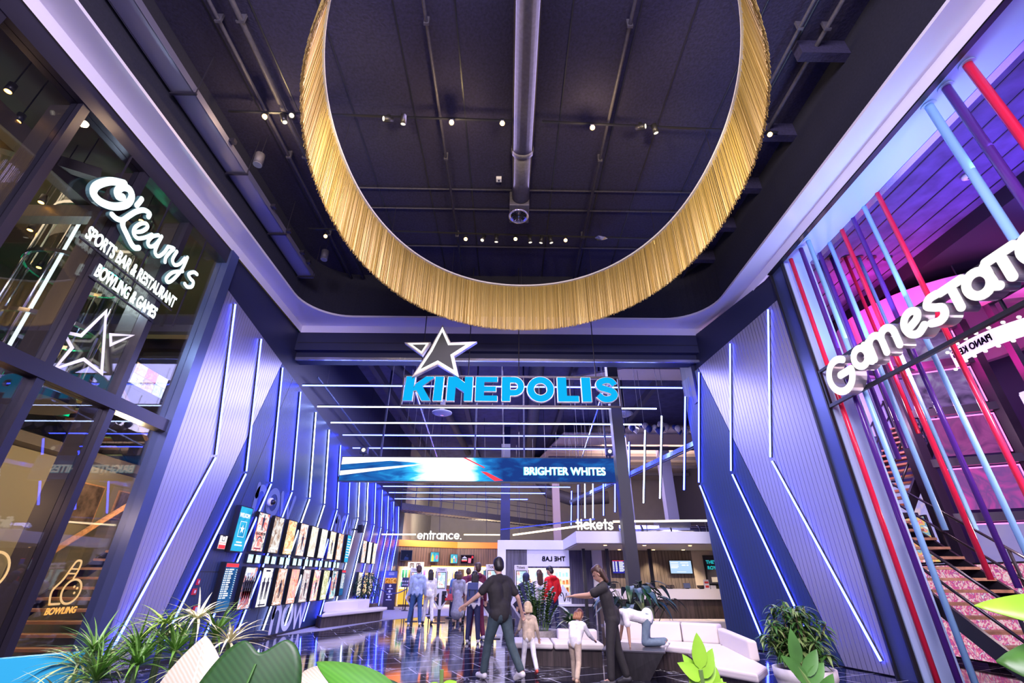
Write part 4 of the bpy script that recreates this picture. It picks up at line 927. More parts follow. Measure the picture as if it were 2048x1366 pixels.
for i in range(16):
    row, k = divmod(i, 8); y = 11.99 + 0.858 * k; z = 1.95 if row == 0 else 0.73
    m = picture('poster_print_%d' % i, PAL[i], 4.2, 1.0, 1.0, i * 3.1); PICS.append(m)
    t = framed('poster_case', y, z, 0.58, 0.90, m, '%s, %s in the %s poster row' % (PLAB[i], ORD[k], 'upper' if row == 0 else 'lower'), 'poster', 'backlit posters on the left wall')
    F = FL(0, 0, XW + 0.087); c_ = y + 0.29
    if i == 0:
        b = MB(); figure(b, c_, z + 0.48, 0.38, F); b.build('printed_figure', G_dark, t)
        wallmarks(t, [(c_ - 0.16, c_ + 0.16, z + 0.06, z + 0.09)], G_red); text('title', 'BLACK WIDOW', 0.085, G_dark, t, FL(c_ - 0.22, z + 0.38, XW + 0.087), 0.001, 0.002, 0.75)
        MB().ribbon(arc(c_, z + 0.24, 0.10, 0, 180, 12), 0.03, F, 0.001).build('printed_arch', G_dark, t)
    elif i == 8:
        text('title', 'MESSINA', 0.13, G_txt, t, FL(c_ - 0.22, z + 0.77, XW + 0.087), 0.001, 0.004, 0.75)
        b = MB()
        for q in range(5): figure(b, c_ - 0.2 + 0.1 * q, z + 0.22 + 0.03 * (q % 2), 0.46, F)
        b.build('printed_figure', G_dark, t)
        b = MB()
        for q in range(4): figure(b, c_ - 0.16 + 0.1 * q, z + 0.1, 0.36, F)
        b.build('printed_figure', G_red, t)
    elif i in (9, 10, 12, 13, 15, 3, 6):
        b = MB()
        for q in ((-0.11, 0.10) if i == 9 else (0.02,)): figure(b, c_ + q, z + 0.18, 0.45 if i != 9 else 0.5, F)
        b.build('printed_figure', G_dark, t)
        wallmarks(t, [(c_ - 0.18, c_ + 0.18, z + 0.05, z + 0.08), (c_ - 0.12, c_ + 0.12, z + 0.80, z + 0.84)], G_txt if i != 9 else G_dark)
    else:
        wallmarks(t, [(c_ - 0.2, c_ + 0.2, z + 0.10, z + 0.15), (c_ - 0.14, c_ + 0.14, z + 0.05, z + 0.075)], G_txt)
P_small = picture('info_print', [(0.25, 0.55, 0.75), (0.7, 0.88, 0.92), (0.5, 0.75, 0.85)], 9, 1.0)
for k in range(16):
    y = 12.0 + 0.429 * k + (0.0 if k % 2 == 0 else -0.06)
    t = framed('info_screen', y, 1.70, 0.27, 0.20, P_small, '%s small pale info screen from the left between the poster rows' % ORD[k], 'screen', 'small info screens between the poster rows', 0.05, 0.012)
    wallmarks(t, [(y + 0.03, y + 0.2, 1.83, 1.85), (y + 0.03, y + 0.16, 1.79, 1.81), (y + 0.03, y + 0.18, 1.75, 1.77)], G_txt, 'text_lines', 0.056)
P_wel = picture('welcome_print', [(0.02, 0.22, 0.48), (0.03, 0.38, 0.66), (0.05, 0.50, 0.75)], 2.2, 1.0)
t = framed('welcome_screen', 11.06, 1.90, 0.56, 0.97, P_wel, 'blue welcome screen with a white star, left end of the upper poster row', 'screen', None, 0.10)
text('caption', 'WELKOM', 0.125, G_txt, t, FL(11.10, 2.63, XW + 0.106), 0.001, 0.004, 0.82)
F = FL(0, 0, XW + 0.106)
MB().flat([(11.34 + 0.10 * (1 if q % 2 == 0 else 0.42) * math.sin(PI * q / 5), 2.38 + 0.10 * (1 if q % 2 == 0 else 0.42) * math.cos(PI * q / 5)) for q in range(10)], F).ribbon([(11.21, 2.22), (11.47, 2.22), (11.47, 2.54), (11.21, 2.54)], 0.012, F, 0.001, True).build('star_emblem', G_txt, t)
wallmarks(t, [(11.22, 11.46, 2.09, 2.12), (11.18, 11.50, 2.03, 2.06)], G_txt, 'text_lines', 0.106)
P_sch = picture('schedule_print', [(0.01, 0.03, 0.12), (0.02, 0.10, 0.28), (0.03, 0.16, 0.38)], 1.6, 1.0)
def schedule(y, z, w, h, lab):
    t = framed('schedule_screen', y, z, w, h, P_sch, lab, 'screen', None, 0.10)
    wallmarks(t, [(y + 0.025, y + w - 0.025, z + h - 0.10, z + h - 0.03)], G_r, 'header_band', 0.106)
    rr_ = random.Random(int(y * 10)); mk = []; n = 14
    for q in range(n):
        zz = z + h - 0.16 - q * (h - 0.38) / n
        mk += [(y + 0.04, y + 0.09, zz, zz + 0.025), (y + 0.11, y + 0.15, zz, zz + 0.025), (y + 0.18, y + 0.18 + rr_.uniform(0.1, 0.2), zz, zz + 0.025), (y + w - 0.09, y + w - 0.04, zz, zz + 0.012)]
    wallmarks(t, mk, G_txt, 'text_lines', 0.106)
schedule(11.06, 0.73, 0.56, 0.97, 'dark blue schedule screen with red header, left end of the lower poster row')
schedule(18.93, 0.80, 0.46, 0.87, 'dark blue schedule screen with red header, right end of the lower poster row')
t = framed('welcome_screen', 18.96, 1.90, 0.46, 0.97, P_wel, 'blue text screen at the right end of the upper poster row', 'screen', None, 0.10)
wallmarks(t, [(19.02, 19.36, 2.7 - 0.09 * q, 2.73 - 0.09 * q) for q in range(8)], G_txt, 'text_lines', 0.106)
for i in range(6):
    row, k = divmod(i, 3); y = 21.2 + 0.86 * k; z = 1.95 if row == 0 else 0.73
    framed('poster_case', y, z, 0.58, 0.88, PICS[(3, 9, 6, 4, 2, 7)[i]], '%s far backlit poster beyond the bench, %s row' % (['pale red', 'whitish', 'light tan', 'beige', 'orange', 'salmon'][i], 'upper' if row == 0 else 'lower'), 'poster', 'far posters beyond the bench')
M_now = mat('now_print', (0.72, 0.74, 0.86), 0.6); M_now2 = mat('now_ghost', (0.15, 0.20, 0.42), 0.6)
for y, z, h, m, lab in ((14.10, 0.10, 1.12, M_now, 'big pale word now printed low on the left wall'), (11.75, 2.82, 1.12, M_now2, 'big dim word now printed above the first posters'), (17.7, 2.86, 1.0, M_now2, 'big dim word now printed above the last posters')):
    b = MB(); word('now', FL(y, z, -6.198), h, 0.155, 0.004, m, None, mb=b); tag(b.build('wall_lettering', m, None), lab, 'lettering')
t = thing('dome_camera', 'white dome camera on the left wall above the posters', 'camera', (-6.2, 12.5, 3.14))
MB().tube([(-6.2, 12.5, 3.14), (-6.12, 12.5, 3.14)], 0.10, 18).build('base', M_white, t, True)
MB().capsule((-6.11, 12.5, 3.14), (-6.08, 12.5, 3.14), 0.065, 0.065, 16).build('dome', M_black, t, True)
t = thing('wall_speaker', 'small black loudspeaker on the left wall beyond the poster rows', 'speaker', (-6.1, 19.9, 3.12))
o = MB().hexa([(-6.0, 19.8, 3.0), (-5.8, 19.75, 3.0), (-5.8, 20.05, 3.0), (-6.0, 20.05, 3.0), (-6.02, 19.8, 3.28), (-5.85, 19.75, 3.3), (-5.85, 20.05, 3.3), (-6.02, 20.05, 3.28)]).build('cabinet', M_black, t)
MB().box(-6.2, -6.0, 19.9, 19.96, 3.1, 3.16).build('bracket', M_black, t)
t = framed('fire_sign', 10.63, 1.92, 0.32, 0.30, glow('fire_white', (1, 0.92, 0.9), 1.0), 'lit white and red emergency sign left of the welcome screen', 'sign', None, 0.05)
wallmarks(t, [(10.66, 10.92, 1.945, 2.02), (10.66, 10.92, 2.05, 2.06)], G_r, 'red_print', 0.056)
MB().ribbon([(10.74, 2.10), (10.84, 2.10), (10.84, 2.19), (10.74, 2.19)], 0.015, FL(0, 0, XW + 0.056), 0.001, True).build('pictogram', G_dark, t)
for y, z, w, h, lab in ((10.36, 1.26, 0.07, 0.11, 'upper small red alarm box on the left ribbed wall'), (10.30, 1.09, 0.11, 0.11, 'middle small red and white sign on the left ribbed wall'), (10.50, 0.74, 0.15, 0.15, 'lowest red framed white sign on the left ribbed wall')):
    t = thing('safety_sign', lab, 'sign', (XW, y, z))
    MB().box(XW - 0.02, XW + 0.02, y, y + w, z, z + h).build('plate', mat('safety_red', (0.75, 0.03, 0.03), 0.5), t)
    e = 0.25 if z > 1 else 0.14
    MB().quad((XW + 0.022, y + w * e, z + h * e), (XW + 0.022, y + w * (1 - e), z + h * e), (XW + 0.022, y + w * (1 - e), z + h * (1 - e)), (XW + 0.022, y + w * e, z + h * (1 - e))).build('symbol', M_white, t)

# ------------------------------------------------------------------ seating
def cushion(b, poly, z0, z1): b.prism(poly, Matrix.Translation((0, 0, z0)), z1 - z0)
def bench(name, label, seats, backs, base, zs=0.36, base_mat=None):
    t = thing(name, label, 'bench', (sum(p[0] for p in base) / len(base), sum(p[1] for p in base) / len(base), 0))
    b = MB().prism(base, Matrix.Identity(4), zs - 0.09); b.build('base', base_mat or M_dwood, t)
    for p in seats:
        o = MB(); cushion(o, p, zs - 0.10, zs); q = o.build('seat_cushion', M_cushion, t, False); bevel(q, 0.03, 3)
    for p, z1 in backs:
        o = MB(); cushion(o, p, zs - 0.02, z1); q = o.build('back_cushion', M_cushion, t, False); bevel(q, 0.03, 3)
    return t
bench('lounge_bench', 'long white upholstered bench with dark wood base behind the running children',
      [[(0.15, 9.98), (0.85, 9.85), (0.85, 10.7), (0.15, 10.8)], [(0.87, 9.85), (1.75, 9.72), (1.75, 10.55), (0.87, 10.7)]],
      [([(1.0, 10.45), (1.75, 10.35), (1.75, 10.58), (1.0, 10.72)], 0.52)],
      [(0.22, 10.06), (1.72, 9.82), (1.72, 10.5), (0.22, 10.7)])
bench('lounge_bench', 'white bench with angled backrest curving around the right of the black table',
      [[(1.95, 9.85), (2.75, 9.55), (3.02, 10.28), (2.0, 10.7)], [(2.77, 9.55), (3.12, 9.20), (3.92, 9.75), (3.04, 10.28)], [(3.12, 9.18), (2.72, 7.5), (3.10, 6.85), (3.50, 7.40), (3.95, 9.70)]],
      [([(1.95, 10.6), (2.72, 10.35), (2.76, 10.55), (1.98, 10.8)], 0.66), ([(2.73, 10.35), (3.30, 10.15), (3.38, 10.33), (2.77, 10.55)], 0.66), ([(3.31, 10.13), (3.86, 9.82), (4.02, 9.95), (3.39, 10.33)], 0.66), ([(3.86, 9.8), (3.56, 8.0), (3.66, 7.9), (4.04, 9.93)], 0.60)],
      [(1.98, 9.95), (2.75, 9.65), (3.05, 9.2), (2.80, 7.58), (3.10, 7.0), (3.42, 7.45), (3.85, 9.7), (3.0, 10.25), (2.02, 10.6)])
o = bench('lounge_bench', 'white topped bench with planter box against the left wall',
      [[(-5.72, 16.5), (-4.55, 19.6), (-4.6, 20.4), (-5.0, 20.6), (-5.3, 19.9), (-6.0, 17.6)]],
      [([(-6.02, 17.4), (-5.35, 19.0), (-5.25, 20.2), (-6.1, 20.3)], 0.68)],
      [(-5.75, 16.6), (-4.65, 19.6), (-4.75, 20.4), (-6.12, 20.4), (-6.12, 17.2)], 0.40)
t = thing('block_table', 'dark angular block table on which a child crawls', 'table', (2.1, 8.8, 0))
M_tab = mat('table_top', (0.06, 0.055, 0.065), 0.25, spec=0.6)
MB().hexa([(1.72, 8.75, 0), (2.22, 8.62, 0), (2.42, 9.3, 0), (1.92, 9.55, 0), (1.55, 8.72, 0.37), (2.44, 8.46, 0.37), (2.68, 9.26, 0.37), (1.85, 9.75, 0.37)]).build('base', wood('black_oak', (0.008, 0.007, 0.009), (0.03, 0.026, 0.03), 'Z'), t)
q = MB(); q.prism([(1.53, 8.71), (2.46, 8.44), (2.70, 9.26), (1.85, 9.78)], Matrix.Translation((0, 0, 0.37)), 0.03); bevel(q.build('table_top', M_tab, t), 0.006)

# ------------------------------------------------------------------ ticket desk
td = struct('wall_ticket_booth')
MB().box(3.4, 9.5, 18.0, 18.15, 0, 2.5).build('batten_panel', M_batten, td)
MB().box(6.62, 8.2, 17.97, 18.0, 1.0, 2.5).build('white_doorway', mat('warm_white', (0.75, 0.66, 0.58), 0.6), td)
MB().box(7.0, 8.4, 17.9, 17.97, 0.9, 2.15).build('dark_niche', M_black, td)
cn = thing('booth_canopy', 'pale canopy with downlights over the ticket desk', 'canopy', (5.5, 16.2, 2.3))
MB().box(2.03, 9.5, 14.5, 18.3, 2.32, 2.64).build('fascia', M_white, cn)
MB().box(2.12, 9.4, 14.58, 18.2, 2.305, 2.32).build('underside', mat('warm_white'), cn)
for i, (x, y) in enumerate(((3.0, 15.2), (4.2, 15.2), (5.6, 15.2), (6.9, 15.2), (3.95, 17.55), (5.15, 17.55), (6.2, 17.55), (7.5, 17.3))):
    MB().tube([(x, y, 2.296), (x, y, 2.304)], 0.05, 14).build('downlight', M_lampglow, cn)
    lamp('downlight_lamp', 'SPOT', (x, y, 2.28), 85 if y > 16 else 45, (1.0, 0.74, 0.46), (x, y + 0.02, 0), 0.04, angle=105, blend=0.6)
for x, lab in ((4.85, 'thin black post of the ticket desk between the two wall screens'), (2.6, 'thin black post at the left end of the ticket desk'), (3.4, 'thin black post left of the dark blue wall screen')):
    tag(MB().box(x - 0.05, x + 0.05, 17.0, 17.1, 0, 2.31).build('canopy_post', M_black, None), lab, 'post')
dk = thing('ticket_desk', 'white topped ticket desk with dark wood front', 'counter', (5.0, 16.3, 0))
MB().box(2.75, 9.0, 16.0, 16.7, 0.84, 1.12).build('top', M_white, dk)
MB().box(2.85, 9.0, 16.1, 16.6, 0, 0.84).build('front', M_dwood, dk)
tag(bevel(MB().box(3.6, 8.0, 14.9, 15.6, 0, 0.36).build('low_bench', mat('warm_white'), None), 0.03) and bpy.data.objects['low_bench'], 'low pale bench in front of the ticket desk', 'bench')
def wallscreen(x, z, w, h, y, m, lab, marks, mk_m, hdr=None):
    t = thing('wall_screen', lab, 'screen', (x, y, z))
    MB().box(x, x + w, y - 0.06, y, z, z + h).build('frame', M_black, t)
    MB().quad((x + 0.02, y - 0.063, z + 0.02), (x + w - 0.02, y - 0.063, z + 0.02), (x + w - 0.02, y - 0.063, z + h - 0.02), (x + 0.02, y - 0.063, z + h - 0.02)).build('picture', m, t)
    b = MB()
    for a, c_, d, e in marks: b.quad((x + a * w, y - 0.066, z + d * h), (x + c_ * w, y - 0.066, z + d * h), (x + c_ * w, y - 0.066, z + e * h), (x + a * w, y - 0.066, z + e * h))
    b.build('text_lines', mk_m, t)
    if hdr: MB().quad((x + 0.02, y - 0.066, z + h * 0.92), (x + w - 0.02, y - 0.066, z + h * 0.92), (x + w - 0.02, y - 0.066, z + h - 0.02), (x + 0.02, y - 0.066, z + h - 0.02)).build('header_band', hdr, t)
    return t
rows = [(0.04, 0.10, 0.84 - 0.075 * q, 0.88 - 0.075 * q) for q in range(10)] + [(0.16, 0.24, 0.84 - 0.075 * q, 0.88 - 0.075 * q) for q in range(10)] + [(0.32, 0.5 + 0.07 * (q % 3), 0.84 - 0.075 * q, 0.88 - 0.075 * q) for q in range(10)]
wallscreen(3.72, 1.55, 0.78, 0.44, 17.99, picture('booth_schedule', [(0.01, 0.01, 0.15), (0.02, 0.02, 0.3), (0.03, 0.03, 0.4)], 2, 1.0), 'dark blue schedule screen with red header behind the ticket desk', rows, G_txt, G_r)
wallscreen(5.76, 1.55, 0.80, 0.44, 17.99, glow('pale_screen', (0.42, 0.60, 0.85), 0.85), 'pale blue information screen behind the ticket desk', [(0.06, 0.40, 0.78, 0.84), (0.5, 0.85, 0.78, 0.84), (0.06, 0.40, 0.62, 0.68), (0.55, 0.72, 0.6, 0.68), (0.76, 0.85, 0.6, 0.68), (0.06, 0.40, 0.5, 0.56), (0.06, 0.35, 0.42, 0.47), (0.3, 0.7, 0.14, 0.17)], G_txt)
t = thing('booth_poster', 'black notice with cyan lettering at the right end of the ticket desk', 'notice', (7.2, 17.88, 1.2))
MB().box(7.02, 7.9, 17.86, 17.89, 1.25, 2.12).build('board', M_ink, t)
Mcy = glow('cyan_text', (0.02, 0.45, 0.5), 0.8)
text('caption', 'THEY C', 0.15, Mcy, t, FF(7.05, 17.855, 1.88), 0.001, 0.004); text('caption', 'ROYALL', 0.15, Mcy, t, FF(7.07, 17.855, 1.70), 0.001, 0.004)
b = MB().box(7.15, 7.35, 17.85, 17.856, 1.30, 1.46); b.build('label_print', mat('print_grey', (0.5, 0.5, 0.55), 0.6), t)
for i, (x, w, h, m, lab) in enumerate(((3.3, 0.16, 0.12, M_black, 'first dark till screen from the left on the ticket desk'), (4.0, 0.24, 0.09, M_dwood, 'low brown tray on the ticket desk left of the thick column'), (4.55, 0.12, 0.13, M_chrome, 'small grey till screen on the ticket desk right of the thick column'), (5.05, 0.26, 0.09, M_dwood, 'low brown tray on the ticket desk at its middle'), (5.62, 0.20, 0.14, mat('blue_grey_plastic', (0.12, 0.16, 0.3), 0.4), 'blue grey till screen on the ticket desk under the pale wall screen'), (6.05, 0.24, 0.08, M_dwood, 'low brown tray on the ticket desk under the pale wall screen'))):
    t = thing('till_screen' if 'screen' in lab else 'desk_tray', lab, 'till' if 'screen' in lab else 'tray', (x, 16.35, 1.12))
    o = MB().hexa([(x, 16.3, 1.14), (x + w, 16.3, 1.14), (x + w, 16.36, 1.14), (x, 16.36, 1.14), (x, 16.34, 1.14 + h), (x + w, 16.34, 1.14 + h), (x + w, 16.40, 1.14 + h), (x, 16.40, 1.14 + h)]).build('panel', m, t)
    MB().box(x + w * 0.3, x + w * 0.7, 16.28, 16.42, 1.12, 1.145).build('foot', M_black, t)
t = thing('desk_flyer', 'white and red flyer stand on the ticket desk', 'flyer', (6.25, 16.1, 1.12))
MB().hexa([(6.18, 16.08, 1.12), (6.34, 16.08, 1.12), (6.34, 16.14, 1.12), (6.18, 16.14, 1.12), (6.18, 16.12, 1.38), (6.34, 16.12, 1.38), (6.34, 16.13, 1.38), (6.18, 16.13, 1.38)]).build('card', M_white, t)
MB().box(6.20, 6.32, 16.085, 16.10, 1.28, 1.33).build('title_print', G_red, t); MB().box(6.21, 6.31, 16.075, 16.09, 1.16, 1.22).build('lower_print', G_red, t)
tag(MB().box(6.38, 6.54, 16.1, 16.2, 1.12, 1.22).box(6.42, 6.44, 16.09, 16.1, 1.15, 1.18).box(6.48, 6.50, 16.09, 16.1, 1.15, 1.18).build('card_box', M_white, None), 'white box on the ticket desk right of the flyer', 'box')

# silver ducts on top of the booth
t = thing('roof_duct', 'silver air duct lying on top of the ticket desk canopy', 'air duct', (5.5, 16.5, 2.7))
MB().tube([(3.9, 17, 2.85), (9.2, 17, 2.85)], 0.2, 16).build('duct_pipe', M_chrome, t, True)
for x in (4.6, 5.6, 6.6): MB().tube([(x, 17, 2.85), (x + 0.06, 17, 2.85)], 0.215, 16).build('collar', M_frame, t, True)
MB().box(5.2, 6.3, 16.7, 17.3, 2.95, 3.2).build('duct_box', M_chrome, t)

# ------------------------------------------------------------------ shop with lit shelves
sh = struct('wall_shop')
MB().box(-0.34, 3.12, 18.0, 18.4, 2.32, 2.63).box(-0.34, -0.04, 18.0, 18.4, 0, 2.32).box(3.05, 3.4, 18.0, 18.4, 0, 2.63).build('white_portal', M_white, sh)
MB().box(-0.04, 0.72, 18.12, 18.3, 0, 2.32).box(2.24, 3.05, 18.1, 18.3, 0, 2.34).build('wood_panel', M_blwood, sh)
MB().box(0.72, 2.24, 18.12, 18.3, 0, 0.55).build('wood_base', M_blwood, sh)
MB().box(0.60, 3.05, 18.0, 18.4, 0.55, 0.62).build('sill', M_white, sh)
MB().box(0.72, 2.24, 18.1, 18.2, 1.72, 1.78).build('transom', M_blwood, sh)
MB().box(-0.3, 3.3, 20.0, 20.1, 0, 2.6).box(-0.3, 3.3, 18.4, 20.0, 2.55, 2.63).build('shop_back', mat('shop_cream', (0.85, 0.72, 0.52), 0.7), sh)
MB().quad((0.72, 18.14, 1.78), (2.24, 18.14, 1.78), (2.24, 18.14, 2.33), (0.72, 18.14, 2.33)).build('frosted_pane', mat('frosted_lilac', (0.58, 0.56, 0.78), 0.6, emit=(0.45, 0.43, 0.8), es=0.35), sh)
text('reversed_lettering', 'THE LAB', 0.22, mat('frost_print', (0.36, 0.36, 0.62), 0.6), sh, FF(2.1, 18.13, 1.95) @ Matrix.Diagonal((-1, 1, 1, 1)), 0.001, 0.01)
MB().box(0.73, 2.23, 18.2, 18.21, 0.62, 1.72).build('pane', M_clear, sh)
lamp('shop_light', 'AREA', (1.5, 19.0, 2.5), 110, (1.0, 0.86, 0.66), (1.5, 19.3, 0.5), 1.6, 0.8)
for z in (0.95, 1.2, 1.45): tag(MB().box(0.5, 2.5, 19.2, 19.6, z - 0.03, z).build('shop_shelf', M_white, None), '%s lit white shelf inside the shop window' % {0.95: 'lowest', 1.2: 'middle', 1.45: 'top'}[z], 'shelf')
GC = [(0.85, 0.25, 0.05), (0.15, 0.35, 0.65), (0.9, 0.8, 0.3), (0.2, 0.5, 0.3), (0.9, 0.88, 0.85), (0.5, 0.15, 0.2)]
for z, cset in ((0.95, (0, 3, 4)), (1.2, (0, 0, 2)), (1.45, (1, 4, 1))):
    for k in range(15):
        x = 0.55 + k * 0.128; h = 0.13 + 0.05 * ((k * 7) % 3) / 2; cc = cset[(k // 2) % 3]
        o = MB().hexa([(x, 19.25, z), (x + 0.1, 19.25, z), (x + 0.1, 19.33, z), (x, 19.33, z), (x + 0.006, 19.27, z + h), (x + 0.094, 19.27, z + h), (x + 0.094, 19.31, z + h), (x + 0.006, 19.31, z + h)]).build('snack_packet', mat('packet_%d' % cc, GC[cc], 0.5), None)
        tag(o, 'small packaged snack on the %s lit shelf in the shop window' % {0.95: 'lowest', 1.2: 'middle', 1.45: 'top'}[z], 'snack', 'snacks on the %s shop shelf' % {0.95: 'lowest', 1.2: 'middle', 1.45: 'top'}[z])
t = thing('vip_banner', 'white curved banner with VIP lettering in the shop window', 'banner', (2.0, 18.08, 0.62))
MB().prism([(1.5, 0.62), (2.24, 0.62), (2.24, 0.85), (2.05, 1.1), (1.95, 1.22), (1.80, 0.9)], FF(0, 18.09, 0), 0.02).build('board', M_white, t)
F = FF(0, 18.065, 0)
MB().ribbon(spline([(1.90, 0.86), (1.86, 0.92), (1.92, 0.96), (1.97, 0.88), (2.0, 0.70), (2.06, 0.86), (2.07, 0.94)], 4), 0.03, F, 0.004).ribbon([(2.12, 0.88), (2.12, 0.72)], 0.025, F, 0.004).ribbon([(2.18, 0.70), (2.18, 0.87)], 0.025, F, 0.004).ribbon(arc(2.19, 0.83, 0.04, 90, -90, 8), 0.022, F, 0.004).build('lettering', M_ink, t)

# ------------------------------------------------------------------ snack counter at the back
sc = struct('wall_snack_bar')
PTS = [(-6.9, 29.6), (-6.42, 28.6), (-3.05, 30.6), (-0.3, 30.9)]
def seg(n, z0, z1, m, d=0.15, grow=0.0):
    b = MB()
    for i in range(3):
        p, q = Vector((*PTS[i], 0)), Vector((*PTS[i + 1], 0)); dd = (q - p).normalized(); nn = Vector((dd.y, -dd.x, 0)) * grow
        b.hexa([(p + nn + Vector((0, 0, z0))), (q + nn + Vector((0, 0, z0))), (q + Vector((0, d, z0))), (p + Vector((0, d, z0))), (p + nn + Vector((0, 0, z1))), (q + nn + Vector((0, 0, z1))), (q + Vector((0, d, z1))), (p + Vector((0, d, z1)))])
    return b.build(n, m, sc)
seg('orange_fascia', 3.02, 3.36, M_orange, 0.3, 0.06)
seg('wood_fascia', 1.98, 3.02, M_bwood)
MB().box(-6.3, -0.3, 33.0, 33.1, 0, 3.0).build('inner_wall', mat('inner_wall', (0.85, 0.62, 0.35), 0.7), sc)
MB().hexa([(-6.45, 28.55, 0), (-6.1, 28.7, 0), (-6.1, 29.0, 0), (-6.45, 29.0, 0), (-6.45, 28.55, 2.0), (-6.1, 28.7, 2.0), (-6.1, 29.0, 2.0), (-6.45, 29.0, 2.0)]).build('end_pier', M_bwood, sc)
MB().box(-2.95, -2.6, 30.9, 31.2, 0, 2.0).box(-0.6, -0.3, 30.9, 31.2, 0, 2.0).build('pier', M_bwood, sc)
lamp('bar_counter_light', 'AREA', (-3.4, 31.8, 2.6), 420, (1.0, 0.74, 0.42), (-3.4, 31.5, 0), 5, 1.2)
lamp('bar_front_light', 'AREA', (-3.6, 28.2, 3.9), 160, (1.0, 0.80, 0.6), (-3.6, 30.6, 2.2), 4, 0.6)
lt = thing('counter_light', 'warm glowing light box along the top of the snack counter opening', 'light', (-3.0, 30.6, 1.9))
MB().bar((-4.4, 29.72, 1.93), (-2.95, 30.52, 1.93), 0.10, 0.13).bar((-2.95, 30.5, 1.93), (-0.35, 30.8, 1.93), 0.10, 0.13).build('glow_box', M_warmtube, lt)
MB().bar((-4.4, 29.69, 2.01), (-2.95, 30.49, 2.01), 0.14, 0.05).bar((-2.95, 30.47, 2.01), (-0.35, 30.77, 2.01), 0.14, 0.05).build('yellow_trim', mat('trim_yellow', (0.9, 0.55, 0.05), 0.5), lt)
ct = thing('snack_counter', 'pale snack counter under the warm light box', 'counter', (-2.5, 31.2, 0))
MB().box(-4.3, -0.4, 31.2, 31.8, 1.0, 1.08).build('top', M_white, ct); MB().box(-4.25, -0.45, 31.3, 31.75, 0, 1.0).build('front', M_bwood, ct)
for x, w, lab, cols in ((-3.9, 0.5, 'left glowing warm display behind the snack counter', [(1, 0.75, 0.4), (1, 0.9, 0.7), (0.9, 0.5, 0.2)]), (-3.2, 0.35, 'bright popcorn display behind the snack counter', [(1, 0.8, 0.45), (1, 0.92, 0.75), (0.95, 0.6, 0.2)]), (-2.3, 0.7, 'wide warm display behind the snack counter', [(1, 0.7, 0.4), (1, 0.88, 0.65), (0.85, 0.35, 0.15)])):
    t = thing('food_display', lab, 'display', (x, 32.6, 1.0))
    MB().box(x, x + w, 32.4, 32.8, 0.0, 1.85).build('cabinet', M_chrome, t); MB().quad((x + 0.04, 32.39, 1.1), (x + w - 0.04, 32.39, 1.1), (x + w - 0.04, 32.39, 1.8), (x + 0.04, 32.39, 1.8)).build('lit_front', picture('display_print_%d' % int(-x * 10), cols, 6, 1.1), t)
t = thing('menu_board', 'teal menu board with orange food pictures right of the snack counter', 'menu board', (-1.35, 30.6, 1.2))
MB().box(-1.4, -0.72, 30.5, 30.56, 0.95, 1.82).build('board', mat('menu_teal', (0.03, 0.10, 0.14), 0.6, emit=(0.03, 0.12, 0.18), es=0.5), t)
MB().quad((-1.35, 30.49, 1.0), (-0.77, 30.49, 1.0), (-0.77, 30.49, 1.25), (-1.35, 30.49, 1.25)).build('food_picture', picture('food_print', [(0.9, 0.3, 0.05), (0.95, 0.7, 0.4), (0.8, 0.15, 0.05)], 8, 0.9), t)
b = MB()
for q in range(4): b.quad((-1.28 + 0.04 * (q % 2), 30.49, 1.66 - 0.09 * q), (-0.85, 30.49, 1.66 - 0.09 * q), (-0.85, 30.49, 1.70 - 0.09 * q), (-1.28 + 0.04 * (q % 2), 30.49, 1.70 - 0.09 * q))
b.build('text_lines', G_txt, t); MB().box(-1.08, -1.04, 30.5, 30.56, 0, 0.95).build('post', M_black, t)
P_tv = picture('tv_print', [(0.04, 0.30, 0.45), (0.10, 0.50, 0.65), (0.12, 0.42, 0.55)], 3, 1.0)
def tv(x, z, w, h, m, lab, cols=()):
    f = (x + 6.42) / 3.37; y = (28.6 + 2.0 * f if x < -3.05 else 30.6 + (x + 3.05) * 0.109) - 0.16
    t = thing('wall_screen', lab, 'screen', (x, y, z)); ang = math.atan2(2.0, 3.37) if x < -3.05 else 0.109
    Mx = Matrix.Translation((x, y, z)) @ Matrix.Rotation(ang * 0.4, 4, 'Z') @ fr((0, 0, 0), (1, 0, 0), (0, 0, 1))
    MB().prism([(0, 0), (w, 0), (w, h), (0, h)], Mx @ Matrix.Translation((0, 0, -0.06)), 0.08).build('frame', M_black, t)
    MB().flat([(0.03, 0.03), (w - 0.03, 0.03), (w - 0.03, h - 0.03), (0.03, h - 0.03)], Mx, 0.024).build('picture', m, t)
    for poly, mm in cols: MB().flat([(p[0] * w, p[1] * h) for p in poly], Mx, 0.028).build('picture_detail', mm, t)
    MB().bar((x + w / 2, y + 0.05, z + h / 2), (x + w / 2, y + 0.3, z + h / 2), 0.1, 0.1).build('bracket', M_black, t)
G_y = glow('screen_yellow', (0.9, 0.75, 0.1), 0.9); G_p = glow('screen_pink', (0.85, 0.2, 0.35), 0.9)
tv(-6.05, 2.26, 0.66, 0.56, glow('dark_screen', (0.01, 0.012, 0.04), 1), 'dark screen on the wood wall, leftmost above the candy stand', [([(0.3, 0.1), (0.7, 0.1), (0.7, 0.3), (0.4, 0.4)], glow('dim_blue', (0.02, 0.03, 0.15), 1))])
tv(-4.5, 2.22, 0.52, 0.55, P_tv, 'first teal drink screen on the wood wall', [([(0.15, 0.08), (0.4, 0.08), (0.4, 0.5), (0.28, 0.85), (0.15, 0.5)], G_y), ([(0.62, 0.3), (0.75, 0.25), (0.86, 0.4), (0.84, 0.65), (0.72, 0.7), (0.62, 0.55)], G_p)])
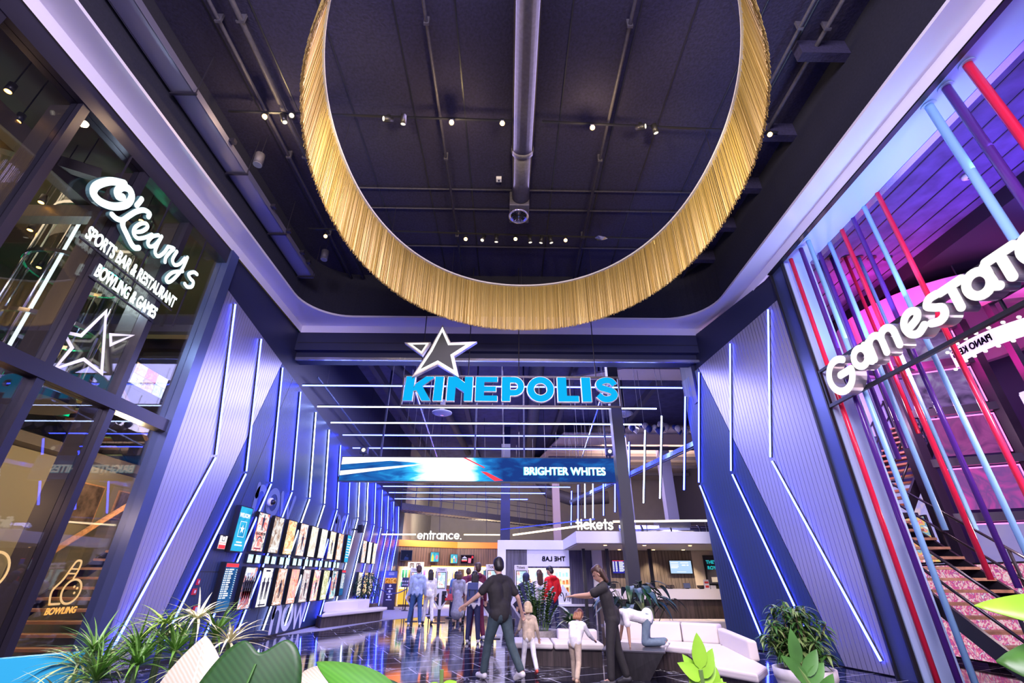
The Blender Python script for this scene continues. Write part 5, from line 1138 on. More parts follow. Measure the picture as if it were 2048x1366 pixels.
tv(-3.40, 2.16, 0.46, 0.53, P_tv, 'second teal drink screen on the wood wall', [([(0.15, 0.08), (0.35, 0.08), (0.35, 0.5), (0.15, 0.6)], G_y), ([(0.65, 0.2), (0.8, 0.2), (0.8, 0.6), (0.65, 0.6)], G_p), ([(0.42, 0.5), (0.58, 0.5), (0.58, 0.8), (0.42, 0.8)], G_txt)])
tv(-2.80, 2.14, 0.82, 0.52, glow('black_screen', (0.015, 0.006, 0.012), 1), 'wide black screen with red and white adverts on the wood wall', [([(0.1, 0.3), (0.48, 0.3), (0.48, 0.42), (0.1, 0.42)], G_r), ([(0.1, 0.6), (0.3, 0.85), (0.5, 0.6)], glow('screen_lilac', (0.5, 0.45, 0.8), 1)), ([(0.56, 0.15), (0.76, 0.12), (0.8, 0.6), (0.58, 0.65)], G_p), ([(0.8, 0.65), (0.92, 0.6), (0.95, 0.8), (0.84, 0.9)], G_r), ([(0.1, 0.42), (0.48, 0.42), (0.48, 0.5), (0.1, 0.5)], G_txt)])
# candy stand
cd = thing('candy_stand', 'lit yellow and white candy stand with rows of coloured tubes', 'display', (-5.3, 28.9, 0))
M_yl = mat('candy_yellow', (0.95, 0.62, 0.03), 0.4, emit=(1.0, 0.6, 0.02), es=0.35)
MB().box(-5.95, -4.5, 28.6, 29.2, 0.12, 0.85).build('base', M_yl, cd); MB().box(-5.9, -4.55, 28.6, 29.2, 0, 0.12).build('plinth', M_bwood, cd)
MB().box(-5.95, -4.5, 28.9, 29.2, 0.85, 1.85).build('back_panel', mat('lit_cream', (0.95, 0.88, 0.7), 0.5, emit=(1, 0.85, 0.55), es=0.8), cd)
MB().box(-5.95, -4.5, 28.62, 28.9, 0.95, 0.99).build('ledge', M_white, cd)
TC = [(0.05, 0.5, 0.12), (0.1, 0.55, 0.2), (0.9, 0.6, 0.1), (0.85, 0.25, 0.1), (0.8, 0.1, 0.25), (0.9, 0.35, 0.1), (0.2, 0.3, 0.7), (0.6, 0.2, 0.5)]
for k in range(8): MB().tube([(-5.82 + 0.17 * k, 28.8, 1.42), (-5.82 + 0.17 * k, 28.8, 1.8)], 0.06, 12).build('candy_tube', mat('tube_%d' % k, TC[k], 0.35, emit=TC[k], es=0.35), cd, True)
for k in range(8): MB().box(-5.88 + 0.17 * k, -5.76 + 0.17 * k, 28.64, 28.8, 0.99, 1.2).build('candy_bag', mat('tube_%d' % ((k * 3 + 1) % 8)), cd)
for k in range(2): MB().ribbon([(-5.45 + 0.36 * k + p[0], 1.92 + p[1]) for p in ((0, 0), (0, 0.2), (0.09, 0.2), (0.09, 0.05), (0.09, 0.2), (0.18, 0.2), (0.18, 0))], 0.045, FF(0, 28.75, 0), 0.03).build('letter', mat('candy_brown', (0.12, 0.04, 0.02), 0.5), cd)
MB().box(-5.6, -4.7, 28.78, 28.82, 1.85, 2.2).build('header_board', mat('lit_cream'), cd)
# roll-up banner, menu stand
t = thing('roll_up_banner', 'dark roll up banner with white icons left of the candy stand', 'banner', (-6.0, 26.0, 0))
MB().box(-6.12, -5.55, 26.0, 26.02, 0.06, 1.72).build('sheet', mat('banner_dark', (0.035, 0.025, 0.04), 0.6), t)
MB().quad((-6.12, 25.99, 1.15), (-5.55, 25.99, 1.15), (-5.55, 25.99, 1.4), (-6.12, 25.99, 1.4)).build('food_picture', picture('banner_food', [(0.03, 0.02, 0.03), (0.85, 0.3, 0.05), (0.9, 0.6, 0.3)], 9, 0.7), t)
MB().quad((-6.12, 25.992, 1.4), (-5.55, 25.992, 1.4), (-5.55, 25.992, 1.7), (-6.12, 25.992, 1.7)).build('blue_top', mat('banner_blue', (0.10, 0.13, 0.3), 0.6), t)
b = MB()
for z in (1.6, 1.53, 0.9, 0.66, 0.42): b.quad((-5.98, 25.985, z), (-5.7, 25.985, z), (-5.7, 25.985, z + 0.03), (-5.98, 25.985, z + 0.03))
for z in (0.98, 0.74, 0.5): b.prism([(-5.84 + 0.06 * math.cos(R(a)), z + 0.06 + 0.06 * math.sin(R(a))) for a in range(0, 360, 40)], FF(0, 25.99, 0), 0.003)
b.build('print', M_white, t); MB().box(-6.15, -5.52, 25.9, 26.12, 0, 0.06).build('base', M_frame, t)
t = thing('menu_stand', 'small black menu stand between the dark banner and the candy stand', 'menu stand', (-5.15, 26.3, 0))
MB().hexa([(-5.35, 26.3, 0.98), (-5.0, 26.3, 0.98), (-5.0, 26.33, 0.98), (-5.35, 26.33, 0.98), (-5.35, 26.38, 1.42), (-5.0, 26.38, 1.42), (-5.0, 26.41, 1.42), (-5.35, 26.41, 1.42)]).build('panel', mat('menu_black', (0.02, 0.03, 0.07), 0.4), t)
b = MB()
for q in range(6): b.box(-5.31 + 0.11 * (q % 3), -5.24 + 0.11 * (q % 3), 26.28 + 0.0, 26.30, 1.05 + 0.15 * (q // 3), 1.13 + 0.15 * (q // 3))
b.build('print', mat('print_grey'), t); MB().tube([(-5.17, 26.35, 0.02), (-5.17, 26.35, 1.0)], 0.02, 8).build('post', M_frame, t); MB().box(-5.32, -5.02, 26.2, 26.5, 0, 0.02).build('foot', M_frame, t)
# catwalk
cw = thing('catwalk', 'steel service catwalk with railing high above the snack counter', 'catwalk', (-2, 31, 5))
P0, P1 = Vector((-6.0, 27.2, 5.0)), Vector((3.4, 36.0, 4.95)); D = (P1 - P0); Nn = Vector((-D.y, D.x, 0)).normalized()
MB().bar(P0, P1, 0.14, 0.34).bar(P0 + Nn * 1.1, P1 + Nn * 1.1, 0.14, 0.34).build('side_beam', M_pipe, cw)
b = MB()
for i in range(46):
    p = P0.lerp(P1, (i + 0.5) / 46) - Vector((0, 0, 0.12)); b.bar(p, p + Nn * 1.05, 0.06, 0.03)
b.build('grating', mat('galvanised', (0.42, 0.38, 0.34), 0.5, 0.4), cw)
for i in range(15):
    p = P0.lerp(P1, i / 14); MB().bar(p, p + Vector((0, 0, 1.25)), 0.04, 0.04).build('post', M_pipe, cw)
for h in (0.55, 0.9, 1.25): MB().bar(P0 + Vector((0, 0, h)), P1 + Vector((0, 0, h)), 0.035, 0.035).build('railing', M_pipe, cw)
lamp('catwalk_light', 'AREA', (-3.2, 32, 4.3), 120, (1.0, 0.85, 0.6), (-3.4, 34, 5.4), 4, 0.5)
# balloons far up at the back
rb = random.Random(5)
for i in range(26):
    x = 6.2 + i * 0.2 + rb.uniform(-0.06, 0.06); y = 22 + rb.uniform(-0.3, 0.3); z = 8.05 + 0.1 * math.sin(i * 0.9) + rb.uniform(-0.12, 0.12); r_ = rb.uniform(0.12, 0.19)
    w = i % 2
    t = thing('balloon', '%s balloon in the garland high above the ticket desk' % ('white' if w else 'dark blue'), 'balloon', (x, y, z), '%s balloons in the garland' % ('white' if w else 'dark blue'))
    m = mat('balloon_white', (0.8, 0.74, 0.7), 0.3) if w else mat('balloon_blue', (0.03, 0.05, 0.28), 0.3)
    MB().lathe([(0.001, -r_ * 1.1), (r_ * 0.45, -r_ * 0.92), (r_ * 0.85, -r_ * 0.45), (r_, 0.1 * r_), (r_ * 0.8, r_ * 0.66), (r_ * 0.4, r_ * 0.95), (0.001, r_)], (x, y, z), 14).build('skin', m, t, True)
    MB().capsule((x, y, z - r_ * 1.1), (x, y, z - r_ * 1.2), 0.02, 0.03, 8, 2).build('knot', m, t)

# ------------------------------------------------------------------ kiosks
M_kw = mat('kiosk_white', (0.80, 0.79, 0.86), 0.35); M_kd = mat('kiosk_dark', (0.02, 0.02, 0.04), 0.3)
K_scr = picture('kiosk_screen_print', [(0.75, 0.85, 0.95), (0.35, 0.55, 0.75), (0.92, 0.94, 0.98), (0.75, 0.2, 0.2)], 5, 1.0)
def kiosk(loc, rz, label, terminal=True):
    t = thing('ticket_kiosk', label, 'ticket machine', (0, 0, 0), 'self service ticket kiosks')
    b = MB().box(-0.20, 0.20, -0.06, 0.06, 1.02, 1.74).prism([(-0.20, 1.02), (-0.31, 0.75), (-0.05, 0.40), (0.05, 0.40), (0.31, 0.75), (0.20, 1.02)], fr((0, 0.06, 0), (1, 0, 0), (0, 0, 1)), 0.12)
    bevel(b.build('housing', M_kw, t), 0.012)
    F = fr((0, -0.061, 0), (1, 0, 0), (0, 0, 1))
    for s_ in (-1, 1):
        MB().prism([(s_ * 0.05, 0.93), (s_ * 0.05, 0.50), (s_ * 0.25, 0.75)][::s_], F, 0.006).build('dark_inset', M_kd, t)
        MB().box(s_ * 0.205 - 0.01, s_ * 0.205 + 0.01, -0.062, 0.062, 1.04, 1.62).build('side_slot', M_kd, t)
    MB().prism([(-0.155, 1.06), (0.155, 1.06), (0.155, 1.60), (-0.155, 1.60)], F, 0.008).build('screen_bezel', M_kd, t)
    sc_ = MB().flat([(-0.135, 1.08), (0.135, 1.08), (0.135, 1.58), (-0.135, 1.58)], F, 0.011).build('screen', K_scr, t)
    text('header_text', 'Tickets', 0.105, M_ink, t, F @ Matrix.Translation((-0.14, 1.645, 0.001)), 0.001, 0.001, 0.8)
    if terminal:
        MB().box(0.05, 0.2, -0.16, -0.06, 0.86, 0.98).build('card_reader', M_kd, t); MB().box(0.17, 0.25, -0.13, -0.06, 0.68, 0.76).build('receipt_slot', mat('safety_red'), t)
    MB().box(-0.05, 0.05, -0.04, 0.04, 0.02, 0.45).build('post', M_kd, t); MB().box(-0.22, 0.22, -0.2, 0.2, 0, 0.02).build('foot_plate', M_kd, t)
    t.location = loc; t.rotation_euler = (0, 0, rz)
kiosk((-3.45, 19.4, 0), 0.15, 'white ticket kiosk partly hidden behind the man in the pale blue shirt')
kiosk((-2.41, 18.96, 0), 0.25, 'white ticket kiosk standing free right of the man in the pale blue shirt')
kiosk((-0.38, 14.2, 0), 0.0, 'white ticket kiosk between the backpack carrier and the man in black', False)
kiosk((0.42, 14.8, 0), 0.05, 'white ticket kiosk behind the person in the dark hood', False)
# stanchions
M_post = mat('stanchion_black', (0.02, 0.02, 0.03), 0.35)
posts = [((-4.84, 25.2), 'black queue post beside the candy stand with a rope to the left'), ((-2.25, 21.0), 'black queue post right of the free standing kiosk, nearest'), ((-2.1, 22.6), 'black queue post right of the free standing kiosk, farther back'), ((-3.3, 22.6), 'black queue post left of the free standing kiosk'), ((-3.0, 21.2), 'black queue post right behind the free standing kiosk'), ((-6.0, 24.6), 'black queue post at the left wall holding the rope end')]
for (x, y), lab in posts:
    t = thing('queue_post', lab, 'queue post', (x, y, 0), 'black queue posts')
    MB().lathe([(0, 0), (0.17, 0), (0.17, 0.02), (0.03, 0.05), (0, 0.05)], (x, y, 0.008), 20).build('base', M_post, t, True)
    MB().tube([(x, y, 0.03), (x, y, 0.92)], 0.025, 10).build('post', M_post, t, True); MB().tube([(x, y, 0.92), (x, y, 1.0)], 0.034, 10).build('belt_head', M_post, t, True)
tag(MB().tube(spline([(-6.0, 24.6, 0.93), (-5.6, 24.8, 0.76), (-5.2, 25.0, 0.76), (-4.84, 25.2, 0.93)], 5), 0.022, 8).build('barrier_rope', mat('rope_blue', (0.03, 0.04, 0.2), 0.7), None, True), 'dark blue rope slung between queue posts in front of the banner', 'rope')
tag(MB().bar((-3.0, 21.2, 0.97), (-2.25, 21.0, 0.97), 0.01, 0.05).build('barrier_belt', mat('belt_red', (0.7, 0.05, 0.05), 0.6), None), 'red barrier belt stretched between two queue posts behind the kiosk', 'barrier belt')
# ------------------------------------------------------------------ arcade behind the right portal
PC = {'r': mat('pole_red', (0.85, 0.02, 0.07), 0.22), 'v': mat('pole_violet', (0.10, 0.025, 0.26), 0.22), 'b': mat('pole_blue', (0.30, 0.58, 0.90), 0.25), 'l': mat('pole_lilac', (0.40, 0.34, 0.75), 0.25)}
CN = {'r': 'red', 'v': 'violet', 'b': 'light blue', 'l': 'lilac'}
def pole(x, y, z0, z1, c, lab, mount=True, r_=0.042):
    t = thing('coloured_pole', '%s pole %s' % (CN[c], lab), 'pole', (x, y, z0), 'coloured poles of the right shop front')
    MB().tube([(x, y, z0), (x, y, z1)], r_, 16).build('tube', PC[c], t, True)
    if mount: MB().tube([(x, y, z1 - 0.02), (x, y, z1)], 0.10, 14).build('top_flange', M_black if z1 > 8 else M_portal, t)
    if z0 < 0.1: MB().tube([(x, y, 0.0), (x, y, 0.02)], 0.10, 14).build('foot_flange', M_black, t)
for i, (y, c) in enumerate([(8.30, 'r'), (7.92, 'v'), (7.66, 'b'), (4.50, 'b'), (4.20, 'v'), (3.86, 'r')]):
    pole(6.43 + 0.01 * i, y, 0, 7.9, c, 'in the front row, %s from the white portal edge' % ORD[i], True, 0.044 if i < 3 else 0.058)
for i, (y, c) in enumerate([(8.10, 'v'), (7.74, 'b'), (7.33, 'r'), (6.98, 'v'), (6.66, 'b'), (6.30, 'r')]):
    pole(6.97, y, (3.3, 2.1, 1.4, 1.3, 0, 0)[i], 7.9, c, 'in the second row, %s from the far end' % ORD[i], False, 0.04)
for i, (x, z0, c) in enumerate([(7.58, 3.5, 'l'), (7.88, 3.7, 'v'), (8.23, 4.0, 'r'), (8.56, 2.2, 'b'), (8.88, 2.2, 'v'), (9.27, 1.2, 'r')]):
    pole(x, 8.87, z0, 8.4, c, 'hanging from the arcade ceiling, %s from the left' % ORD[i], True, 0.036)
M_strg = mat('stringer_black', (0.018, 0.016, 0.024), 0.4)
def stairs(name, lab, cat, p0, run, rise, side, n, width, treadm, rails=(True, True), landing=None, par=None):
    t = thing(name, lab, cat, p0); p0 = Vector(p0); r_ = Vector((run[0], run[1], 0)); s_ = Vector((side[0], side[1], 0)).normalized(); L_ = r_.length; rd = r_ / L_
    for i in range(n):
        c_ = p0 + r_ * i + Vector((0, 0, rise * (i + 1))) + s_ * (width / 2)
        a = c_ - s_ * (width / 2 - 0.03); b_ = c_ + s_ * (width / 2 - 0.03)
        MB().bar(a, b_, L_ + 0.03, 0.045).build('tread', treadm, t)
    for k, s0 in ((0, 0.0), (1, width)):
        a = p0 + s_ * s0 - rd * 0.15; b_ = p0 + s_ * s0 + r_ * n + Vector((0, 0, rise * n)) - Vector((0, 0, rise * 0.4)); MB().bar(a + Vector((0, 0, 0.1)), b_, 0.05, 0.26).build('stringer', M_strg, t)
        if rails[k]:
            for h in (0.5, 0.95): MB().tube([a + Vector((0, 0, h + 0.1)), b_ + Vector((0, 0, h))], 0.024, 8).build('handrail', mat('rail_black', (0.03, 0.025, 0.035), 0.25, 0.5), t, True)
            m_ = max(2, n // 4)
            for q in range(m_ + 1):
                p = a.lerp(b_, q / m_); MB().bar(p, p + Vector((0, 0, 1.0)), 0.035, 0.035).build('baluster', M_strg, t)
    return t
st1 = stairs('staircase', 'open staircase with wooden treads rising behind the coloured poles', 'staircase', (7.02, 7.36, 0), (0, 0.215), 0.176, (1, 0), 15, 1.42, mat('tread_brown', (0.24, 0.12, 0.07), 0.5, var=0.3, vscale=8))
MB().box(6.97, 9.1, 10.62, 11.9, 2.62, 2.72).build('landing', M_strg, st1)
lamp('stair_fill', 'POINT', (8.6, 10.2, 4.6), 90, (1.0, 0.7, 0.8), size=0.15)  # added point that brings out the upper flight, not a stair lamp
lamp('stair_fill', 'POINT', (8.3, 8.0, 1.9), 30, (1.0, 0.75, 0.75), size=0.1)  # added point that brings out the lower treads, not a stair lamp
st2 = stairs('staircase', 'upper flight with orange brown treads turning above the landing', 'staircase', (8.6, 11.6, 2.72), (0.19, 0.09), 0.18, (0.43, -0.90), 14, 1.05, mat('tread_orange', (0.45, 0.17, 0.09), 0.5))
# posters and lit goods under the stairs
def lit_panel(name, lab, cat, Mx, w, h, m, frame=M_black):
    t = thing(name, lab, cat, tuple(Mx.translation))
    MB().prism([(-0.03, -0.03), (w + 0.03, -0.03), (w + 0.03, h + 0.03), (-0.03, h + 0.03)], Mx @ Matrix.Translation((0, 0, -0.05)), 0.05).build('frame', frame, t)
    MB().flat([(0, 0), (w, 0), (w, h), (0, h)], Mx, 0.006).build('picture', m, t)
    return t
lit_panel('wall_graphic', 'pink and white lit goods wall seen through the open stair treads', 'graphic', FR(11.6, 0.1, 8.64), 3.6, 1.55, picture('goods_print', [(0.9, 0.25, 0.4), (0.95, 0.8, 0.85), (0.85, 0.12, 0.3), (0.45, 0.1, 0.4), (0.95, 0.9, 0.9)], 9, 0.6))
lit_panel('wall_graphic', 'colourful blue yellow and white graphic behind the upper stair treads', 'graphic', FR(12.4, 1.72, 8.66), 2.4, 0.85, picture('colour_print', [(0.9, 0.88, 0.9), (0.1, 0.35, 0.6), (0.9, 0.6, 0.15), (0.8, 0.15, 0.3), (0.95, 0.92, 0.95)], 3.5, 0.7))
t = lit_panel('wall_graphic', 'pale violet wall picture with round brown shapes right of the stairs', 'graphic', FF(9.0, 11.9, 1.0), 1.6, 2.6, picture('violet_print', [(0.40, 0.36, 0.85), (0.52, 0.46, 0.92), (0.45, 0.40, 0.88), (0.75, 0.55, 0.7)], 1.3, 0.62))
for x, z, r_, m in ((9.35, 1.45, 0.22, mat('ball_brown', (0.35, 0.12, 0.05), 0.5)), (9.8, 1.6, 0.16, mat('ball_lilac', (0.6, 0.45, 0.7), 0.5)), (9.95, 1.25, 0.22, mat('ball_lilac', (0.6, 0.45, 0.7), 0.5))):
    MB().lathe([(0.001, -0.02), (r_, -0.02), (r_, 0.0), (0.001, 0.0)], (0, 0, 0), 20).build('printed_ball', m, t)
    o = bpy.data.objects['printed_ball'] if False else t.children[-1]; o.rotation_euler = (R(90), 0, 0); o.location = Vector((x, 11.88, z)); o.data.transform(Matrix.Translation(Vector(t.location))); o.location = Vector((x, 11.88, z)) - Vector(t.location)
# lift tower: dark steel grid with pink edged panes
tw = thing('lift_tower', 'dark steel lift tower with pink edged glass panes beside the stairs', 'lift tower', (10.0, 9.6, 0))
A, B_ = Vector((9.25, 10.1, 0)), Vector((10.75, 9.35, 0)); dA = (B_ - A).normalized(); nA = Vector((-dA.y, dA.x, 0))
M_tow = mat('tower_steel', (0.035, 0.025, 0.05), 0.35, 0.3)
for p in (A, B_, A + nA * 0.55, B_ + nA * 0.55): MB().bar(p, p + Vector((0, 0, 6.9)), 0.20, 0.20).build('column', M_tow, tw)
M_pinkedge = glow('pink_led', (1.0, 0.16, 0.62), 2.2)
M_towerpane = [picture('tower_print_%d' % i, c, 1.4, s) for i, (c, s) in enumerate([([(0.35, 0.2, 0.75), (0.55, 0.15, 0.6), (0.2, 0.1, 0.4)], 0.4), ([(0.42, 0.36, 0.9), (0.5, 0.42, 0.95), (0.55, 0.45, 0.9)], 0.42), ([(0.95, 0.12, 0.65), (0.35, 0.12, 0.5), (0.8, 0.12, 0.6)], 0.45), ([(0.25, 0.06, 0.3), (0.6, 0.12, 0.5), (0.2, 0.1, 0.35)], 0.4), ([(0.05, 0.03, 0.09), (0.22, 0.12, 0.35), (0.35, 0.3, 0.5)], 0.7)])]
for i in range(6):
    z = 0.3 + 1.12 * i
    MB().bar(A + Vector((0, 0, z)), B_ + Vector((0, 0, z)), 0.14, 0.17).build('cross_beam', M_tow, tw)
    Mx = fr(tuple(A + dA * 0.28 + nA * 0.12 + Vector((0, 0, z + 0.16))), tuple(dA), (0, 0, 1)); w = (B_ - A).length - 0.42
    MB().flat([(0, 0), (w, 0), (w, 0.84), (0, 0.84)], Mx).build('pane', M_towerpane[(0, 1, 2, 3, 4, 4)[i]], tw)
    MB().ribbon([(0, 0.84), (w, 0.84), (w, 0.0)], 0.025, Mx, 0.01, False, False).build('edge_light', M_pinkedge, tw)
MB().bar(A + Vector((0, 0, 6.8)), B_ + Vector((0, 0, 6.8)), 0.14, 0.17).build('cross_beam', M_tow, tw)
# second grid nearer the viewer with counters, tickets and marquee
gw = thing('arcade_gallery', 'dark framed upper gallery window with pink light lines at the right edge', 'gallery', (10.4, 7.2, 0))
for y in (8.7, 7.2, 5.6, 4.0): MB().bar((10.9, y, 0), (10.9, y, 7.0), 0.14, 0.14).build('post', M_tow, gw)
for z in (0.3, 1.5, 2.7, 3.9, 5.0, 6.1, 7.0): MB().bar((10.9, 8.7, z), (10.9, 3.0, z), 0.12, 0.14).build('cross_beam', M_tow, gw)
for i, (z, c) in enumerate(((0.4, 0), (1.6, 2), (2.8, 2), (4.0, 4), (5.1, 1))):
    Mx = fr((11.3, 8.6, z), (0, -1, 0), (0, 0, 1)); MB().flat([(0, 0), (5.4, 0), (5.4, 0.95), (0, 0.95)], Mx).build('back_panel', M_towerpane[c], gw)
    MB().bar((11.28, 8.6, z + 0.98), (11.28, 3.1, z + 0.98), 0.02, 0.03).build('edge_light', M_pinkedge, gw)
t = thing('light_bulb_marquee', 'white curved marquee band with round bulbs seen behind the letter sign', 'marquee', (9.7, 8.3, 5.6))
b = MB()
ctr = Vector((10.9, 7.4, 0))
pa = [(11.2 + 1.5 * math.cos(R(a)), 8.35 + 1.5 * math.sin(R(a))) for a in range(150, 241, 9)]
for i in range(len(pa) - 1): b.quad((*pa[i], 5.55), (*pa[i + 1], 5.55), (*pa[i + 1], 5.90), (*pa[i], 5.90)); b.quad((*pa[i + 1], 5.55), (*pa[i], 5.55), (pa[i][0] + 0.05, pa[i][1], 5.90), (pa[i + 1][0] + 0.05, pa[i + 1][1], 5.90))
b.build('band', mat('marquee_white', (0.75, 0.7, 0.75), 0.5, emit=(0.8, 0.72, 0.9), es=0.5), t)
for i in range(0, len(pa)):
    for z in (5.52, 5.93): MB().capsule((pa[i][0] - 0.03, pa[i][1], z), (pa[i][0] - 0.04, pa[i][1], z), 0.035, 0.035, 8, 3).build('bulb', M_signwhite, t)
text('lettering', 'PIANO KEYS', 0.2, mat('sign_ink', (0.12, 0.05, 0.2), 0.5), t, fr((9.66, 7.95, 5.66), (0.0, -1, 0), (0, 0, 1)) @ Matrix.Diagonal((-1, 1, 1, 1)), 0.004, 0.006, 0.8)
t = thing('prize_counter', 'pale counter with green and blue prize tickets behind the letter sign', 'counter', (10.2, 7.6, 4.2))
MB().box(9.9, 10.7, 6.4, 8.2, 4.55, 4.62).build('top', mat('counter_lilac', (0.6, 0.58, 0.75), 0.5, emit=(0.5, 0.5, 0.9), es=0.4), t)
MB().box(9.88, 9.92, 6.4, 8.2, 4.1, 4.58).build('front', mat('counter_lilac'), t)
for i in range(3):
    for nm, y0, m in (('green_ticket', 7.9, glow('ticket_green', (0.25, 0.85, 0.5), 0.8)), ('blue_ticket', 6.9, glow('ticket_blue', (0.2, 0.55, 0.95), 0.8))):
        MB().prism([(0, 0), (0.28, 0.05), (0.28, 0.13), (0, 0.08)], fr((9.86, y0 + 0.03 * i, 4.15 + 0.14 * i), (0, -1, 0), (0, 0, 1)), 0.01).build(nm, m, t)
b = MB()
# pink drum bulkhead
t = thing('pink_drum', 'large curved bulkhead glowing magenta under the arcade ceiling', 'bulkhead', (11.6, 10.6, 7.4))
b = MB(); n = 40; c_ = (11.7, 10.7)
for i in range(n):
    a0, a1 = 2 * PI * i / n, 2 * PI * (i + 1) / n
    for r0, z0, r1, z1 in ((2.35, 6.95, 2.35, 7.75),):
        b.quad((c_[0] + r0 * math.cos(a0), c_[1] + r0 * math.sin(a0), z0), (c_[0] + r0 * math.cos(a1), c_[1] + r0 * math.sin(a1), z0), (c_[0] + r1 * math.cos(a1), c_[1] + r1 * math.sin(a1), z1), (c_[0] + r1 * math.cos(a0), c_[1] + r1 * math.sin(a0), z1))
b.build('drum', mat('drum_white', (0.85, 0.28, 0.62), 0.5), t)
b = MB()
for i in range(n):
    a0, a1 = 2 * PI * i / n, 2 * PI * (i + 1) / n
    b.quad(*[(c_[0] + r_ * math.cos(a), c_[1] + r_ * math.sin(a), 6.95) for r_, a in ((2.35, a0), (2.35, a1), (2.15, a1), (2.15, a0))]); b.quad(*[(c_[0] + r_ * math.cos(a), c_[1] + r_ * math.sin(a), 7.75) for r_, a in ((2.35, a0), (2.35, a1), (0.01, a1), (0.01, a0))])
b.build('rim', mat('drum_white'), t)
for a in (200, 240, 160): MB().tube([(c_[0] + 2.3 * math.cos(R(a)), c_[1] + 2.3 * math.sin(R(a)), 7.75), (c_[0] + 2.3 * math.cos(R(a)), c_[1] + 2.3 * math.sin(R(a)), 8.06)], 0.015, 6).build('hanger_rod', M_black, t)
lamp('drum_light', 'AREA', (9.1, 9.6, 6.6), 110, (1.0, 0.02, 0.42), (10.2, 9.6, 7.4), 0.5, 2.4)
for x, y, lab in ((8.9, 6.3, 'small white ceiling detector in the arcade left of the magenta bulkhead'), (8.3, 4.4, 'white round ceiling fitting behind the first blue front pole')):
    t = thing('ceiling_detector', lab, 'detector', (x, y, 8.36))
    MB().lathe([(0.0, -0.05), (0.05, -0.05), (0.09, -0.02), (0.09, 0.03), (0, 0.03)], (x, y, 8.36), 18).build('body', M_white, t, True); MB().box(x - 0.01, x + 0.01, y - 0.01, y + 0.01, 8.30, 8.312).build('sensor_eye', M_ink, t)

# ------------------------------------------------------------------ sports bar behind the left glass
sl = stairs('staircase', 'wooden stairs rising behind the left glass front above the bowling outline', 'staircase', (-8.75, 8.75, 0), (0, 0.235), 0.172, (1, 0), 20, 1.95, M_tread, (False, False))
MB().bar((-8.9, 8.7, 0.95), (-8.9, 13.4, 4.4), 0.06, 0.09).build('handrail', M_tread, sl)
for q in range(5): MB().quad(*[(-8.88, 8.7 + 0.94 * (q + dx), z + 0.69 * (q + dx)) for dx, z in ((0.04, 0.0), (0.96, 0.0), (0.96, 0.9), (0.04, 0.9))]).build('glass_balustrade', M_clear, sl)
lamp('bar_light', 'POINT', (-8.2, 4.6, 6.2), 7, (1.0, 0.6, 0.28), size=0.2)
lamp('bar_light', 'POINT', (-7.8, 6.0, 2.4), 30, (1.0, 0.6, 0.3), size=0.2)
M_brick = mat('bar_brick', (0.20, 0.085, 0.05), 0.85, var=0.6, vscale=9, bump=0.4)
o = wallbox('wall_bar_brick', (-9.5, -9.4, 2.0, 7.9, 0, 3.7), M_brick)
t = stairs('staircase', 'second wooden flight crossing high behind the left glass front', 'staircase', (-11.2, 12.6, 3.92), (0, -0.25), 0.17, (1, 0), 10, 1.1, M_tread, (False, False))
MB().bar((-10.1, 12.7, 4.8), (-10.1, 10.1, 6.5), 0.05, 0.08).bar((-11.25, 12.7, 4.8), (-11.25, 10.1, 6.5), 0.05, 0.08).build('handrail', M_tread, t)
# glass lift cylinder with a lit tube
gc = thing('glass_cylinder', 'tall glass and chrome cylinder with a vertical light tube behind the glass', 'glass cylinder', (-8.1, 7.1, 0))
M_cylg = glass('cylinder_glass', (0.82, 0.9, 0.92), 0.10)
MB().tube([(-8.1, 7.1, 4.0), (-8.1, 7.1, 7.9)], 0.72, 28, False).build('glass_drum', M_cylg, gc, True)
for z in (4.05, 5.2, 6.4, 7.5, 7.9):
    b = MB(); b.ribbon(arc(-8.1, 7.1, 0.74, 0, 350, 32), 0.05, Matrix.Translation((0, 0, z)), 0.07, True); b.build('chrome_ring', M_chrome, gc)
for k in range(8): a = 2 * PI * k / 8 + 0.3; MB().tube([(-8.1 + 0.74 * math.cos(a), 7.1 + 0.74 * math.sin(a), 4.0), (-8.1 + 0.74 * math.cos(a), 7.1 + 0.74 * math.sin(a), 7.9)], 0.022, 8).build('chrome_rod', M_chrome, gc, True)
MB().tube([(-7.95, 6.55, 4.5), (-7.95, 6.55, 7.5)], 0.026, 10).build('light_tube', M_signcool, gc)
MB().tube([(-8.1, 7.1, 3.95), (-8.1, 7.1, 4.06)], 0.8, 28).build('base', M_black, gc)
lamp('cylinder_light', 'POINT', (-7.3, 6.2, 6.0), 45, (0.75, 0.95, 1.0), size=0.1)
